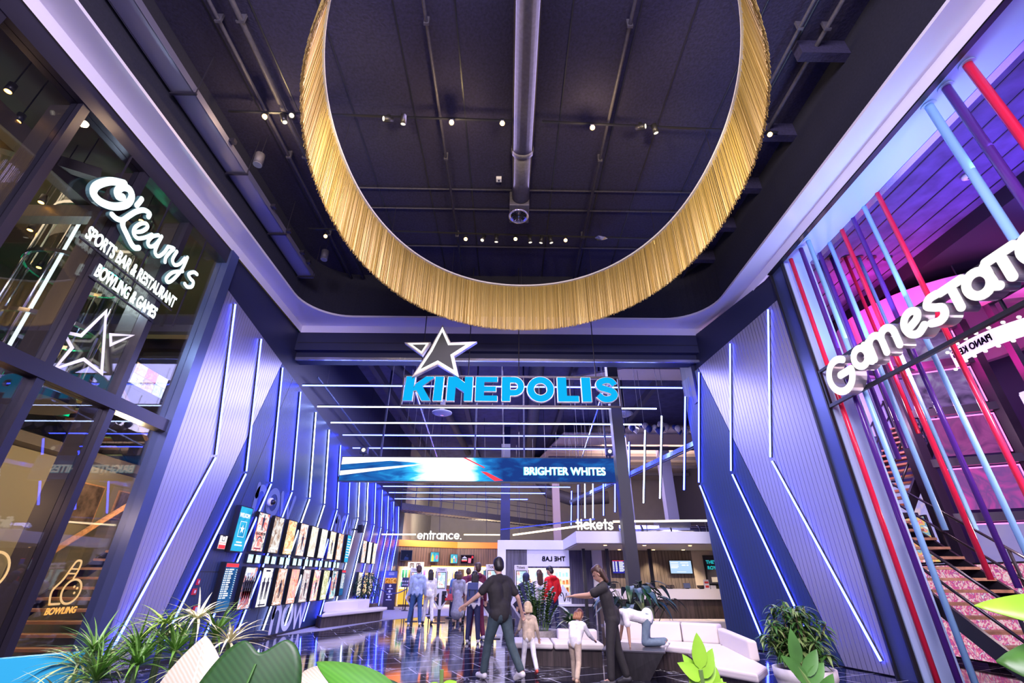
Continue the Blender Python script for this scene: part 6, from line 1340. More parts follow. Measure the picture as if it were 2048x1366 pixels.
# screens, lamps, beams
tvw = thing('screen_wall', 'bright screen with six food and sport pictures in the sports bar', 'screen', (-10, 11.3, 6))
MB().bar((-10.02, 11.1, 5.9), (-10.02, 12.6, 5.9), 0.05, 0.05).build('bracket', M_black, tvw)
bc = [[(0.9, 0.8, 0.6), (0.6, 0.3, 0.1), (0.95, 0.9, 0.8)], [(0.8, 0.1, 0.3), (0.4, 0.1, 0.5), (0.95, 0.4, 0.5)], [(0.7, 0.75, 0.8), (0.9, 0.9, 0.92), (0.3, 0.35, 0.4)], [(0.5, 0.55, 0.6), (0.9, 0.85, 0.8), (0.25, 0.2, 0.2)], [(0.85, 0.8, 0.75), (0.5, 0.3, 0.25), (0.3, 0.2, 0.3)], [(0.6, 0.7, 0.9), (0.2, 0.3, 0.5), (0.9, 0.9, 0.95)]]
for k in range(6):
    r_, q = divmod(k, 3); y = 11.25 + 0.42 * q; z = 5.95 + 0.30 * (1 - r_); MB().quad((-9.98, y, z), (-9.98, y + 0.41, z), (-9.98, y + 0.41, z + 0.29), (-9.98, y, z + 0.29)).build('picture', picture('bar_print_%d' % k, bc[k], 8, 1.0), tvw)
MB().box(-10.05, -9.99, 11.2, 12.55, 5.9, 6.6).build('frame', M_black, tvw)
for i, (x, y, z) in enumerate([(-7.0, 4.1, 7.4), (-7.2, 4.5, 7.3), (-8.2, 4.4, 7.0), (-7.9, 5.82, 7.0), (-8.73, 6.52, 7.0), (-7.4, 5.67, 7.4), (-9.6, 7.66, 7.0), (-7.1, 6.8, 7.5), (-9.1, 9.5, 7.0), (-9.8, 10.9, 7.2), (-10.4, 8.8, 6.6), (-11.2, 9.6, 6.8)]):
    t = thing('bar_spotlight', '%s small orange ceiling lamp seen through the left glass, counted from the viewer' % ORD[i], 'spotlight', (x, y, z), 'orange lamps in the sports bar')
    MB().tube([(x, y, z), (x, y, z + 0.15)], 0.05, 12).build('body', M_spot, t, True); MB().tube([(x, y, z - 0.006), (x, y, z)], 0.04, 12).build('lens', glow('orange_glow', (1.0, 0.42, 0.06), 14.0), t); MB().tube([(x, y, z + 0.15), (x, y, 8.4)], 0.01, 6).build('hanger_rod', M_black, t)
for i, (p, q, w, h) in enumerate([((-7.3, -2, 7.2), (-7.3, 8.3, 7.2), 0.25, 0.3), ((-9.3, 3.0, 6.6), (-6.9, 5.6, 7.4), 0.15, 0.2), ((-12.5, 6.0, 6.9), (-6.8, 6.0, 6.9), 0.2, 0.25), ((-12.5, 8.9, 6.2), (-6.8, 8.9, 6.2), 0.2, 0.25)]):
    tag(MB().bar(p, q, w, h).build('steel_beam', mat('brown_post'), None), ['long brown steel beam along the top inside the left glass', 'diagonal brown steel brace left of the script sign', 'front dark cross beam inside the sports bar', 'rear dark cross beam inside the sports bar'][i], 'beam')
for i, (y, z) in enumerate(((10.2, 5.0), (10.9, 4.7), (9.3, 5.2))):
    y -= 1.3; t = thing('green_light_panel', '%s green glowing panel in the sports bar' % ['middle', 'rightmost', 'leftmost'][i], 'light panel', (-10.6, y, z))
    MB().quad((-10.6, y, z), (-10.2, y + 0.7, z), (-10.2, y + 0.7, z + 0.28), (-10.6, y, z + 0.22)).build('panel', glow('green_glow', (0.0, 0.75, 0.28), 0.9), t); MB().bar((-10.61, y, z - 0.02), (-10.21, y + 0.7, z - 0.02), 0.03, 0.03).build('frame', M_black, t); MB().tube([(-10.5, y + 0.2, z + 0.2), (-10.5, y + 0.2, 8.4)], 0.01, 5).build('hanger_rod', M_black, t)
lamp('green_light', 'POINT', (-9.9, 9.3, 4.8), 60, (0.05, 1.0, 0.35), size=0.1)
for i, (x, y, z, w, h) in enumerate(((-9.72, 10.9, 2.5, 0.6, 0.8), (-9.72, 12.0, 2.7, 0.5, 0.6))):
    lit_panel('framed_picture', ['dark framed picture on the bar wall above the stairs', 'small framed picture on the bar wall farther up the stairs'][i], 'picture', FL(y, z, x), w, h, mat('dark_art', (0.10, 0.07, 0.06), 0.6, var=0.8, vscale=5), M_tread)
lamp('bar_stair_light', 'POINT', (-8.0, 10.8, 3.3), 120, (1.0, 0.62, 0.3), size=0.15)
# ------------------------------------------------------------------ plants
def leaf(b, base, d, up, L, W, droop=0.3, fold=0.15, n=6, shape=0.45, tip=1.0):
    base = Vector(base); d = Vector(d).normalized(); up = Vector(up); s_ = d.cross(up)
    if s_.length < 1e-4: s_ = Vector((1, 0, 0))
    s_.normalize(); u = s_.cross(d).normalized(); i0 = len(b.v)
    for i in range(n + 1):
        t = i / n; c_ = base + d * (L * t * (1 - 0.15 * droop * t)) + u * (-droop * L * t * t * 0.7)
        w = W / 2 * (math.sin(PI * min(1, t ** shape)) ** 0.8 if 0 < t < 1 else 0.02) if True else 0
        b.v += [tuple(c_ - s_ * w + u * (fold * w)), tuple(c_), tuple(c_ + s_ * w + u * (fold * w))]
    for i in range(n):
        a = i0 + 3 * i; b.face((a, a + 1, a + 4, a + 3)); b.face((a + 1, a + 2, a + 5, a + 4))
rp_ = random.Random(11)
def rnd(a, c_): return rp_.uniform(a, c_)
# round pot with glossy upright plant behind the front bench
zz = thing('potted_plant', 'glossy upright green plant in a round stone bowl behind the long white bench', 'plant', (0.68, 11.6, 0))
MB().lathe([(0.0, 0), (0.30, 0), (0.40, 0.2), (0.42, 0.42), (0.38, 0.42), (0.36, 0.36), (0, 0.36)], (0.68, 11.6, 0), 28).build('pot', mat('stone_pot', (0.42, 0.38, 0.32), 0.8, var=0.2, vscale=15), zz, True)
MB().tube([(0.68, 11.6, 0.36), (0.68, 11.6, 0.385)], 0.37, 24).build('soil', M_soil, zz)
lf = MB(); sm = MB()
for i in range(24):
    a = rnd(0, 2 * PI); r0 = rnd(0.02, 0.22); h = rnd(0.45, 0.95); ln = rnd(0.05, 0.30)
    p0 = Vector((0.68 + r0 * math.cos(a), 11.6 + r0 * math.sin(a), 0.38)); p1 = p0 + Vector((ln * math.cos(a), ln * math.sin(a), h))
    pm = (p0 + p1) / 2 + Vector((-0.03 * math.cos(a), -0.03 * math.sin(a), 0.04)); pts = spline([tuple(p0), tuple(pm), tuple(p1)], 8); sm.tube(pts, 0.009, 6)
    for j, q in enumerate(pts[4:]):
        for s_ in (-1, 1):
            aa = a + s_ * 1.2 + rnd(-0.4, 0.4); leaf(lf, q, (math.cos(aa), math.sin(aa), 0.55), (0, 0, 1), rnd(0.11, 0.16), rnd(0.055, 0.075), 0.3)
lf.build('foliage', M_leaf, zz); sm.build('stems', M_stem, zz)
# striped broad leaf plant
sp_ = thing('potted_plant', 'striped cream and green leafed plant beside the stone bowl', 'plant', (1.35, 10.95, 0))
MB().lathe([(0, 0), (0.2, 0), (0.25, 0.3), (0.22, 0.3), (0, 0.27)], (1.35, 10.95, 0), 20).build('pot', mat('stone_pot'), sp_, True)
l1, l2 = MB(), MB()
for i in range(46):
    a = rnd(0, 2 * PI); el = rnd(0.2, 1.3); z = rnd(0.28, 0.72); d = (math.cos(a) * math.cos(el), math.sin(a) * math.cos(el), math.sin(el))
    p = (1.35 + 0.08 * math.cos(a), 10.95 + 0.08 * math.sin(a), z); L_ = rnd(0.3, 0.44); W_ = rnd(0.08, 0.12)
    leaf(l1, p, d, (0, 0, 1), L_, W_, 0.8); leaf(l2, (p[0], p[1], p[2] + 0.006), d, (0, 0, 1), L_ * 0.96, W_ * 0.45, 0.8)
l1.build('foliage', M_leafd, sp_); l2.build('leaf_centres', M_leafp, sp_); MB().tube([(1.35, 10.95, 0.27), (1.35, 10.95, 0.75)], 0.03, 8).build('stem', M_stem, sp_)
# large peace lily behind the bench back
pl_ = thing('planter_lily', 'large dark leafy plant with arching broad leaves behind the white bench back', 'plant', (2.75, 11.33, 0))
bevel(MB().prism([(2.0, 11.23), (3.6, 10.83), (3.75, 11.58), (2.1, 11.88)], Matrix.Identity(4), 0.5).build('planter', M_dwood, pl_), 0.01)
MB().prism([(2.05, 11.26), (3.55, 10.88), (3.7, 11.55), (2.14, 11.84)], Matrix.Translation((0, 0, 0.5)), 0.015).build('soil', M_soil, pl_)
st_ = MB(); stuffs = [MB(), MB(), MB()]
for i in range(62):
    a = rnd(0, 2 * PI); r0 = rnd(0.0, 0.35); p0 = Vector((2.78 + r0 * math.cos(a) * 1.3, 11.36 + 0.5 * r0 * math.sin(a), 0.5)); h = rnd(0.35, 0.85); o_ = rnd(0.05, 0.42)
    p1 = p0 + Vector((o_ * math.cos(a), o_ * math.sin(a) * 0.8, h)); st_.tube(spline([tuple(p0), tuple((p0 + p1) / 2 + Vector((0, 0, 0.06))), tuple(p1)], 4), 0.007, 5)
    leaf(stuffs[i % 3], p1, (math.cos(a), math.sin(a), rnd(-0.3, 0.35)), (0, 0, 1), rnd(0.32, 0.46), rnd(0.15, 0.20), rnd(0.7, 1.2), 0.25, 7)
for b, m in zip(stuffs, (M_leafd, M_leafb, mat('leaf_olive', (0.12, 0.15, 0.06), 0.4, var=0.4, vscale=10))): b.build('foliage', m, pl_)
st_.build('stems', mat('stem_dark', (0.03, 0.05, 0.02), 0.5), pl_)
# bushy shrub in a white pot, right
px_, py_ = 3.64, 6.75
bu = thing('potted_shrub', 'bushy green shrub in a round white pot at the right end of the bench', 'plant', (px_, py_, 0))
MB().lathe([(0, 0), (0.24, 0), (0.33, 0.3), (0.335, 0.33), (0.345, 0.34), (0.35, 0.44), (0.31, 0.44), (0.30, 0.38), (0, 0.38)], (px_, py_, 0), 32).build('pot', mat('white_pot', (0.78, 0.74, 0.68), 0.6, var=0.12, vscale=8), bu, True)
MB().tube([(px_, py_, 0.38), (px_, py_, 0.40)], 0.3, 24).build('soil', M_soil, bu)
l1, l2, sm = MB(), MB(), MB()
for i in range(60):
    a = rnd(0, 2 * PI); el = rnd(0.3, 1.5); L_ = rnd(0.3, 0.72); tip_ = Vector((px_ + L_ * 0.75 * math.cos(a) * math.cos(el), py_ + L_ * 0.75 * math.sin(a) * math.cos(el), 0.42 + L_ * 1.05 * math.sin(el)))
    b0 = Vector((px_ + 0.12 * math.cos(a), py_ + 0.12 * math.sin(a), 0.40)); pts = spline([tuple(b0), tuple((b0 + tip_) / 2 + Vector((0, 0, 0.05))), tuple(tip_)], 5); sm.tube(pts, 0.006, 5)
    for q in pts[4:]:
        for j in range(4):
            aa = rnd(0, 2 * PI); leaf(l1 if rnd(0, 1) < 0.6 else l2, q, (math.cos(aa), math.sin(aa), rnd(-0.3, 0.6)), (0, 0, 1), rnd(0.13, 0.19), rnd(0.034, 0.05), rnd(0.4, 1.0), 0.2, 5)
l1.build('foliage', M_leaf, bu); l2.build('young_foliage', mat('leaf_mid', (0.24, 0.36, 0.10), 0.4, var=0.3, vscale=12), bu); sm.build('branches', mat('bark', (0.16, 0.10, 0.05), 0.8), bu)
# round shrub in the left bench planter
sb_ = thing('planter_shrub', 'round dark green shrub behind the back of the left wall bench', 'plant', (-5.7, 20.9, 0))
bevel(MB().box(-6.1, -5.2, 20.45, 21.3, 0.008, 0.5).build('planter', M_dwood, sb_), 0.01)
l1 = MB()
for i in range(900):
    a, el, r_ = rnd(0, 2 * PI), math.asin(rnd(-0.9, 1)), rnd(0.5, 1) ** 0.5
    p = Vector((-5.62 + 0.55 * r_ * math.cos(a) * math.cos(el), 20.9 + 0.5 * r_ * math.sin(a) * math.cos(el), 1.05 + 0.55 * r_ * math.sin(el))); leaf(l1, p, (math.cos(a), math.sin(a), rnd(-0.6, 0.6)), (0, 0, 1), rnd(0.09, 0.14), rnd(0.05, 0.07), 0.5, 0.2, 3)
l1.build('foliage', M_leafd, sb_)
for a in range(5): MB().tube([(-5.65 + 0.05 * a - 0.1, 20.9, 0.5), (-5.62 + 0.12 * (a - 2), 20.9, 1.1)], 0.015, 6).build('branch', mat('bark'), sb_)
# dark palm like plant by the kiosk
dp = thing('potted_plant', 'dark spiky plant half hidden behind the kiosks', 'plant', (0.06, 15.6, 0))
MB().lathe([(0, 0), (0.16, 0), (0.2, 0.35), (0.17, 0.35), (0, 0.32)], (0.06, 15.6, 0), 18).build('pot', M_black, dp, True)
l1 = MB()
for i in range(40):
    a = rnd(0, 2 * PI); el = rnd(0.1, 1.3); leaf(l1, (0.06, 15.6, rnd(0.8, 1.15)), (math.cos(a) * math.cos(el), math.sin(a) * math.cos(el), math.sin(el)), (0, 0, 1), rnd(0.25, 0.4), 0.035, 0.5, 0.2, 4)
l1.build('foliage', M_leafd, dp); MB().tube([(0.06, 15.6, 0.3), (0.06, 15.6, 1.15)], 0.025, 8).build('stem', mat('bark'), dp)

# foreground planter at the viewer's feet
fp = thing('front_planter', 'teal planter box at the bottom left corner below the plants', 'planter', (-0.1, 1.5, 0))
M_teal = mat('planter_teal', (0.02, 0.32, 0.48), 0.4)
MB().box(-1.9, 1.7, 0.75, 0.80, 0, 0.86).box(-1.9, 1.7, 2.0, 2.05, 0, 0.86).box(-1.9, -1.85, 0.8, 2.0, 0, 0.86).box(1.65, 1.7, 0.8, 2.0, 0, 0.86).build('box', M_teal, fp)
MB().box(-1.85, 1.65, 0.8, 2.0, 0.0, 0.80).build('soil', M_soil, fp)
t = thing('teal_ledge', 'sloping teal panel edge in the bottom left corner', 'panel', (-1.15, 1.55, 0.8))
MB().prism([(-1.95, 0.86), (-1.02, 0.86), (-1.04, 1.235), (-1.95, 1.165)], FF(0, 1.42, 0), 0.05).build('board', M_teal, t)
def papyrus(x, y, z, r_, n, m, lab, el0=0.1, el1=0.8, w=0.0065):
    t = thing('papyrus', lab, 'plant', (x, y, 0.8)); b = MB()
    for i in range(n):
        a = 2 * PI * i / n + rnd(-0.1, 0.1); el = rnd(el0, el1); leaf(b, (x, y, z), (math.cos(a) * math.cos(el), math.sin(a) * math.cos(el), math.sin(el)), (0, 0, 1), r_ * rnd(0.75, 1.1), w * rnd(0.8, 1.3), rnd(0.3, 0.9), 0.3, 6, 0.5)
    b.build('fan_leaf', m, t); MB().tube([(x, y, 0.8), (x * 0.99, y + 0.01, (z + 0.8) / 2), (x, y, z)], 0.005, 6).build('stem', M_stem, t)
PP = [(-1.01, 1.35, 1.235, 0.085, 'g', 'bright papyrus fan standing at the far left of the front planter'), (-1.05, 1.37, 1.205, 0.11, 'b', 'pale papyrus fan over the teal edge at the far left'), (-0.97, 1.34, 1.20, 0.10, 'b', 'pale papyrus fan second from the left above the teal edge'), (-0.915, 1.36, 1.235, 0.095, 'g', 'dense green papyrus fan left of the high yellow green one'),
      (-0.85, 1.34, 1.295, 0.08, 'y', 'high yellow green papyrus fan in front of the second light strip'), (-0.785, 1.36, 1.305, 0.095, 'c', 'cream papyrus fan, highest of the front planter'), (-0.69, 1.36, 1.255, 0.10, 'c', 'cream papyrus fan right above the pale broad leaf'), (-0.74, 1.38, 1.265, 0.08, 'g', 'dark green papyrus fan between the two cream ones'),
      (-0.86, 1.30, 1.215, 0.10, 'g', 'low green papyrus fan left of the pale broad leaf'), (-0.93, 1.28, 1.19, 0.10, 'g', 'lowest dense green papyrus fan above the bottom edge'), (-0.80, 1.33, 1.235, 0.10, 'g', 'green papyrus fan under the high yellow green one'), (-0.75, 1.32, 1.21, 0.09, 'b', 'pale papyrus fan behind the pale broad leaf'), (-0.99, 1.26, 1.165, 0.10, 'b', 'pale papyrus fan at the bottom edge beside the teal panel'), (-0.88, 1.4, 1.255, 0.10, 'b', 'pale papyrus fan behind the dense green ones')]
PM = {'b': mat('papyrus_pale', (0.45, 0.52, 0.22), 0.5, var=0.3, vscale=20), 'g': mat('papyrus_green', (0.12, 0.28, 0.04), 0.45, var=0.4, vscale=20), 'y': mat('papyrus_bright', (0.30, 0.46, 0.06), 0.45, var=0.3, vscale=20), 'c': mat('papyrus_cream', (0.72, 0.68, 0.40), 0.5, var=0.15, vscale=20)}
for x, y, z, r_, c_, lab in PP: papyrus(x, y, z, r_ * 1.18, 30 if c_ != 'g' else 46, PM[c_], lab, 0.05 if c_ != 'g' else 0.2, 1.0 if c_ != 'g' else 1.4)
def veined(name, c1, c2, scale=26):
    m = mat(name, c1, 0.45); nt = m.node_tree; b = nt.nodes['Principled BSDF']
    tc = nt.nodes.new('ShaderNodeTexCoord'); wv = nt.nodes.new('ShaderNodeTexWave'); wv.inputs['Scale'].default_value = scale; wv.inputs['Distortion'].default_value = 1.0; wv.bands_direction = 'DIAGONAL'
    rp = nt.nodes.new('ShaderNodeValToRGB'); rp.color_ramp.elements[0].color = (*c1, 1); rp.color_ramp.elements[1].color = (*c2, 1)
    nt.links.new(tc.outputs['Object'], wv.inputs['Vector']); nt.links.new(wv.outputs['Fac'], rp.inputs[0]); nt.links.new(rp.outputs[0], b.inputs['Base Color'])
    b.inputs['Subsurface Weight'].default_value = 0.1
    return m
V_pale = veined('broad_leaf_pale', (0.46, 0.40, 0.27), (0.56, 0.51, 0.39), 60); V_dark = veined('broad_leaf_dark', (0.014, 0.062, 0.012), (0.02, 0.085, 0.018), 40); V_mid = veined('broad_leaf_mid', (0.06, 0.24, 0.02), (0.08, 0.29, 0.025), 40)
def broad(tipP, baseP, W, m, lab, face=(0, -1, 0.2), droop=0.2, root=None):
    """one broad leaf on its stalk: an ovate blade from baseP to tipP"""
    t = thing('broad_leaf', lab, 'leaf', root or (baseP[0], baseP[1], 0.8)); b = MB(); d = Vector(tipP) - Vector(baseP)
    leaf(b, baseP, d, face, d.length, W, droop, 0.22, 14, 0.62); o = b.build('blade', m, t, True)
    so = o.modifiers.new('thickness', 'SOLIDIFY'); so.thickness = 0.0015
    MB().tube([(root[0], root[1], 0.8) if root else (baseP[0], baseP[1] + 0.02, 0.8), baseP], 0.006, 6).build('stalk', M_stem, t)
    MB().tube([Vector(baseP) + d * (k / 10) for k in range(10)], [0.004 * (1 - k / 12) for k in range(10)], 6).build('midrib', M_stem if m is not V_pale else mat('rib_cream', (0.8, 0.76, 0.6), 0.5), t) if droop == 0 else None
broad((-0.665, 1.20, 1.285), (-0.64, 1.16, 1.13), 0.135, V_pale, 'pale cream underside of a broad leaf at the lower left', (0.1, -1, 0.1), 0.0)
broad((-0.60, 1.24, 1.262), (-0.66, 1.19, 1.12), 0.09, V_pale, 'second pale broad leaf right behind the first one', droop=0.1)
t = thing('broad_leaf', 'large dark green broad leaf with a notched top edge', 'leaf', (-0.52, 1.1, 0.8)); b = MB()
rib = [(-0.495, 1.10, 1.248), (-0.50, 1.08, 1.20), (-0.52, 1.06, 1.13), (-0.55, 1.04, 1.05)]
lf_ = [(-0.53, 1.12, 1.302), (-0.585, 1.11, 1.255), (-0.615, 1.10, 1.18), (-0.67, 1.08, 1.09)]; rt_ = [(-0.455, 1.12, 1.302), (-0.405, 1.11, 1.262), (-0.395, 1.10, 1.18), (-0.41, 1.08, 1.09)]
for i in range(4): b.v += [lf_[i], rib[i], rt_[i]]
for i in range(3): b.face((3 * i, 3 * i + 3, 3 * i + 4, 3 * i + 1)); b.face((3 * i + 1, 3 * i + 4, 3 * i + 5, 3 * i + 2))
o = b.build('blade', V_dark, t, True); m_ = o.modifiers.new('round', 'SUBSURF'); m_.levels = 2; m_.render_levels = 3; so = o.modifiers.new('thickness', 'SOLIDIFY'); so.thickness = 0.0015
MB().tube(spline([tuple(Vector(p) + Vector((0, -0.002, 0))) for p in rib], 4), 0.0022, 6).build('midrib', M_leaf, t); MB().tube([(-0.53, 1.12, 0.8), (-0.50, 1.13, 1.1), (-0.497, 1.11, 1.23)], 0.005, 6).build('stalk', M_stem, t)
broad((-0.43, 1.24, 1.25), (-0.22, 1.14, 1.165), 0.085, V_mid, 'bright green broad leaf reaching left at the bottom middle', (0, -0.6, 1), 0.12)
broad((-0.30, 1.36, 1.21), (-0.50, 1.34, 1.185), 0.055, V_pale, 'pale curled leaf behind the bright green broad leaf', (0, -0.7, 1), 0.2)
broad((-0.25, 1.30, 1.205), (-0.36, 1.28, 1.17), 0.05, V_dark, 'small dark leaf just behind the bright green leaf', (0, -0.5, 1), 0.3)
broad((-0.14, 1.20, 1.155), (-0.36, 1.12, 1.12), 0.05, V_mid, 'narrow green leaf along the bottom edge near the middle', (0, -0.5, 1), 0.2)
def sprig(pts, lsz, n, m, lab, wd=0.5, pair=True, el=0.9, top=True):
    t = thing('leafy_sprig', lab, 'plant', (pts[0][0], pts[0][1], 0.8)); b = MB(); P = spline(pts, 6)
    for i in range(n):
        q = Vector(P[int(len(P) * (0.35 + 0.62 * i / n))])
        for s_ in ((-1, 1) if pair else ((-1) ** i,)):
            leaf(b, q, (s_ * rnd(0.5, 0.9), rnd(-0.35, 0.05), el * rnd(0.6, 1.2)), (0, -1, 0.3), lsz * rnd(0.8, 1.15), lsz * wd, rnd(0.0, 0.3), 0.2, 8, 0.75)
    if top: leaf(b, P[-1], (0.05, -0.1, 1), (0, -1, 0), lsz * 1.15, lsz * wd * 1.1, 0.1, 0.2, 8, 0.75)
    b.build('leaves', m, t, True); MB().tube([(pts[0][0], pts[0][1], 0.8)] + pts, 0.005, 6).build('stem', M_stem, t)
sprig([(0.45, 1.25, 1.06), (0.44, 1.25, 1.15), (0.435, 1.24, 1.22)], 0.062, 5, M_leafy, 'bright green leafy sprig in front of the white bench', 0.5)
sprig([(0.485, 1.3, 1.06), (0.48, 1.3, 1.13), (0.485, 1.3, 1.175)], 0.045, 4, M_leafy, 'shorter bright sprig right beside the tall one before the bench', 0.5)
sprig([(0.74, 1.25, 1.06), (0.70, 1.25, 1.15), (0.66, 1.25, 1.225)], 0.065, 5, M_leaf, 'green sprig slanting before the white pot', 0.45)
sprig([(-0.145, 1.3, 1.06), (-0.148, 1.3, 1.15), (-0.15, 1.3, 1.21)], 0.036, 2, M_leafy, 'small lime sprout at the bottom middle before the floor', 0.55, el=0.22, top=False)
sprig([(-0.022, 1.25, 1.06), (-0.028, 1.25, 1.12), (-0.034, 1.25, 1.165)], 0.034, 2, M_leafy, 'tiny lime sprout before the striding person in black', 0.55, el=0.5, top=False)
sprig([(0.055, 1.25, 1.05), (0.06, 1.25, 1.12), (0.068, 1.25, 1.145)], 0.022, 1, M_leaf, 'tiny green blade at the bottom edge before the children', 0.3)
broad((1.12, 1.24, 1.36), (1.42, 1.15, 1.30), 0.12, M_leafy, 'upper lobed green leaf at the right picture edge', (0, -0.8, 0.6), 0.1, (1.5, 1.2, 0.8))
broad((1.125, 1.25, 1.245), (1.40, 1.14, 1.19), 0.19, mat('leaf_fig', (0.05, 0.16, 0.02), 0.4, var=0.3, vscale=10), 'lower broad green leaf at the right picture edge', (0, -0.9, 0.5), 0.1, (1.5, 1.2, 0.8))
# ------------------------------------------------------------------ people
def melt(caps, vox, name, m, parent, smooth_n=2, flat=None):
    b = MB()
    for c_ in caps: b.capsule(*c_)
    me = bpy.data.meshes.new('tmp'); me.from_pydata(b.v, [], b.f); bm = bmesh.new(); bm.from_mesh(me); bmesh.ops.recalc_face_normals(bm, faces=bm.faces); bm.to_mesh(me); bm.free()
    o = bpy.data.objects.new('tmp', me); COL.objects.link(o)
    r_ = o.modifiers.new('r', 'REMESH'); r_.mode = 'VOXEL'; r_.voxel_size = vox
    if smooth_n: s_ = o.modifiers.new('s', 'SMOOTH'); s_.iterations = smooth_n; s_.factor = 0.5
    dg = bpy.context.evaluated_depsgraph_get(); dg.update()
    out = bpy.data.meshes.new_from_object(o.evaluated_get(dg)); bpy.data.objects.remove(o)
    out.name = name; out.materials.clear(); out.materials.append(m); out.polygons.foreach_set('use_smooth', [True] * len(out.polygons))
    q = bpy.data.objects.new(name, out); COL.objects.link(q); q.parent = parent
    return q
def cloth(name, col, rough=0.8): return mat(name, col, rough, var=0.18, vscale=14, bump=0.15)
M_skin = mat('skin_light', (0.62, 0.38, 0.27), 0.5); M_skin2 = mat('skin_tan', (0.46, 0.26, 0.17), 0.5)
M_eye = mat('eye_dark', (0.02, 0.015, 0.015), 0.2); M_lip = mat('lip', (0.45, 0.16, 0.14), 0.5)
def person(label, loc, rz, H, top, bottom, shoe, hair, skin=M_skin, lean=0.0, legs=((4, 3, 6), (-4, 3, 6)), arms=((4, 8, 12), (4, 8, 12)), head=(0, 0), sleeve='long', hair_len=0.0, shorts=False, skirt=None, girth=1.0, hood=False, seatless=None, hips_z=None, pitch=0.0, cap_hair=True, headscale=1.0, lift=0.0):
    t = thing('person', label, 'person', (0, 0, 0)); k = H / 1.75; V = Vector
    hip = {-1: V((-0.09, 0, 0)), 1: V((0.09, 0, 0))}
    def rx(v, a): return Matrix.Rotation(R(a), 3, 'X') @ v
    def ry(v, a): return Matrix.Rotation(R(a), 3, 'Y') @ v
    body, trs, shs, shoes = [], [], [], {}
    up_ = rx(V((0, 0, 1)), -lean); fwd = rx(V((0, 1, 0)), -lean)
    ank = {}
    for i, s_ in enumerate((-1, 1)):
        sw, side, kn = legs[i]
        th = ry(rx(V((0, 0, -1)), sw), -s_ * side); sh_ = ry(rx(V((0, 0, -1)), sw - kn), -s_ * side)
        kp = hip[s_] + th * 0.43; ap = kp + sh_ * 0.41; ank[s_] = ap
        body += [(hip[s_], kp, 0.085 * girth, 0.055), (kp, ap, 0.056, 0.040)]
        ft = rx(V((0, 1, 0)), min(0, (sw - kn)) * 0.6); toe = ap + ft * 0.15 + V((0, 0, -0.045))
        body += [(ap, ap + V((0, -0.03, -0.04)), 0.04, 0.035), (ap, toe, 0.036, 0.03)]
        shoes[s_] = [(ap + V((0, -0.035, -0.035)), ap + V((0, 0.06, -0.035)), 0.045, 0.046), (ap + V((0, 0.05, -0.04)), toe, 0.046, 0.038), (ap + V((0, -0.03, -0.055)), toe + V((0, 0, -0.012)), 0.032, 0.032)]
        if shorts: trs += [(hip[s_], hip[s_].lerp(kp, 0.85), 0.105 * girth, 0.09)]
        else: trs += [(hip[s_], kp, 0.102 * girth, 0.072), (kp, ap + (kp - ap) * 0.08, 0.072, 0.062)]
    trs += [(V((-0.06, 0, 0.03)), V((0.06, 0, 0.03)), 0.108 * girth, 0.108 * girth), (V((-0.06, 0, 0.0)) + up_ * 0.10, V((0.06, 0, 0)) + up_ * 0.10, 0.095 * girth, 0.095 * girth), (V((-0.05, -0.035, -0.02)), V((0.05, -0.035, -0.02)), 0.102 * girth, 0.102 * girth)]
    for s_ in (-1, 1):
        X_ = V((s_, 0, 0))
        col_ = [(X_ * 0.07, 0.10), (X_ * 0.075 + up_ * 0.16, 0.098 * girth), (X_ * 0.095 + up_ * 0.34, 0.105 * girth), (X_ * 0.13 + up_ * 0.49, 0.06)]
        for a, b_ in zip(col_, col_[1:]):
            body.append((a[0], b_[0], a[1] * 0.95, b_[1] * 0.95)); shs.append((a[0], b_[0], a[1] * 1.13, b_[1] * 1.15))
    shs = [c_ for c_ in shs] + [(V((-0.065, 0, 0.0)), V((0.065, 0, 0.0)), 0.126 * girth, 0.126 * girth), (V((0, -0.03, 0.0)), V((0, -0.03, 0.10)), 0.124 * girth, 0.12 * girth), (V((-0.06, 0, 0)) + up_ * 0.13, V((0.06, 0, 0)) + up_ * 0.13, 0.120 * girth, 0.120 * girth)]
    shs.append((V((-0.13, 0, 0)) + up_ * 0.50, V((0.13, 0, 0)) + up_ * 0.50, 0.075, 0.075)); body.append((V((-0.13, 0, 0)) + up_ * 0.50, V((0.13, 0, 0)) + up_ * 0.50, 0.062, 0.062))
    nk = up_ * 0.54; hd0 = nk + up_ * 0.08 + fwd * 0.02
    body.append((nk - up_ * 0.04, hd0, 0.058, 0.052)); shs.append((nk - up_ * 0.05, nk - up_ * 0.005, 0.085, 0.070))
    Hm = Matrix.Rotation(R(-lean), 3, 'X') @ Matrix.Rotation(R(head[0]), 3, 'Z') @ Matrix.Rotation(R(-head[1]), 3, 'X')
    hs = headscale
    def hp(x, y, z): return hd0 + Hm @ (V((x, y, z)) * hs)
    body += [(hp(0, 0.015, 0.03), hp(0, -0.005, 0.13), 0.070 * hs, 0.092 * hs), (hp(0, 0.035, 0.0), hp(0, 0.05, 0.03), 0.042 * hs, 0.05 * hs), (hp(0, 0.092, 0.085), hp(0, 0.108, 0.055), 0.010 * hs, 0.016 * hs), (hp(0, 0.06, 0.12), hp(0, 0.07, 0.10), 0.04 * hs, 0.04 * hs)]
    for s_ in (-1, 1): body.append((hp(s_ * 0.082, 0, 0.09), hp(s_ * 0.088, -0.01, 0.055), 0.018 * hs, 0.013 * hs))
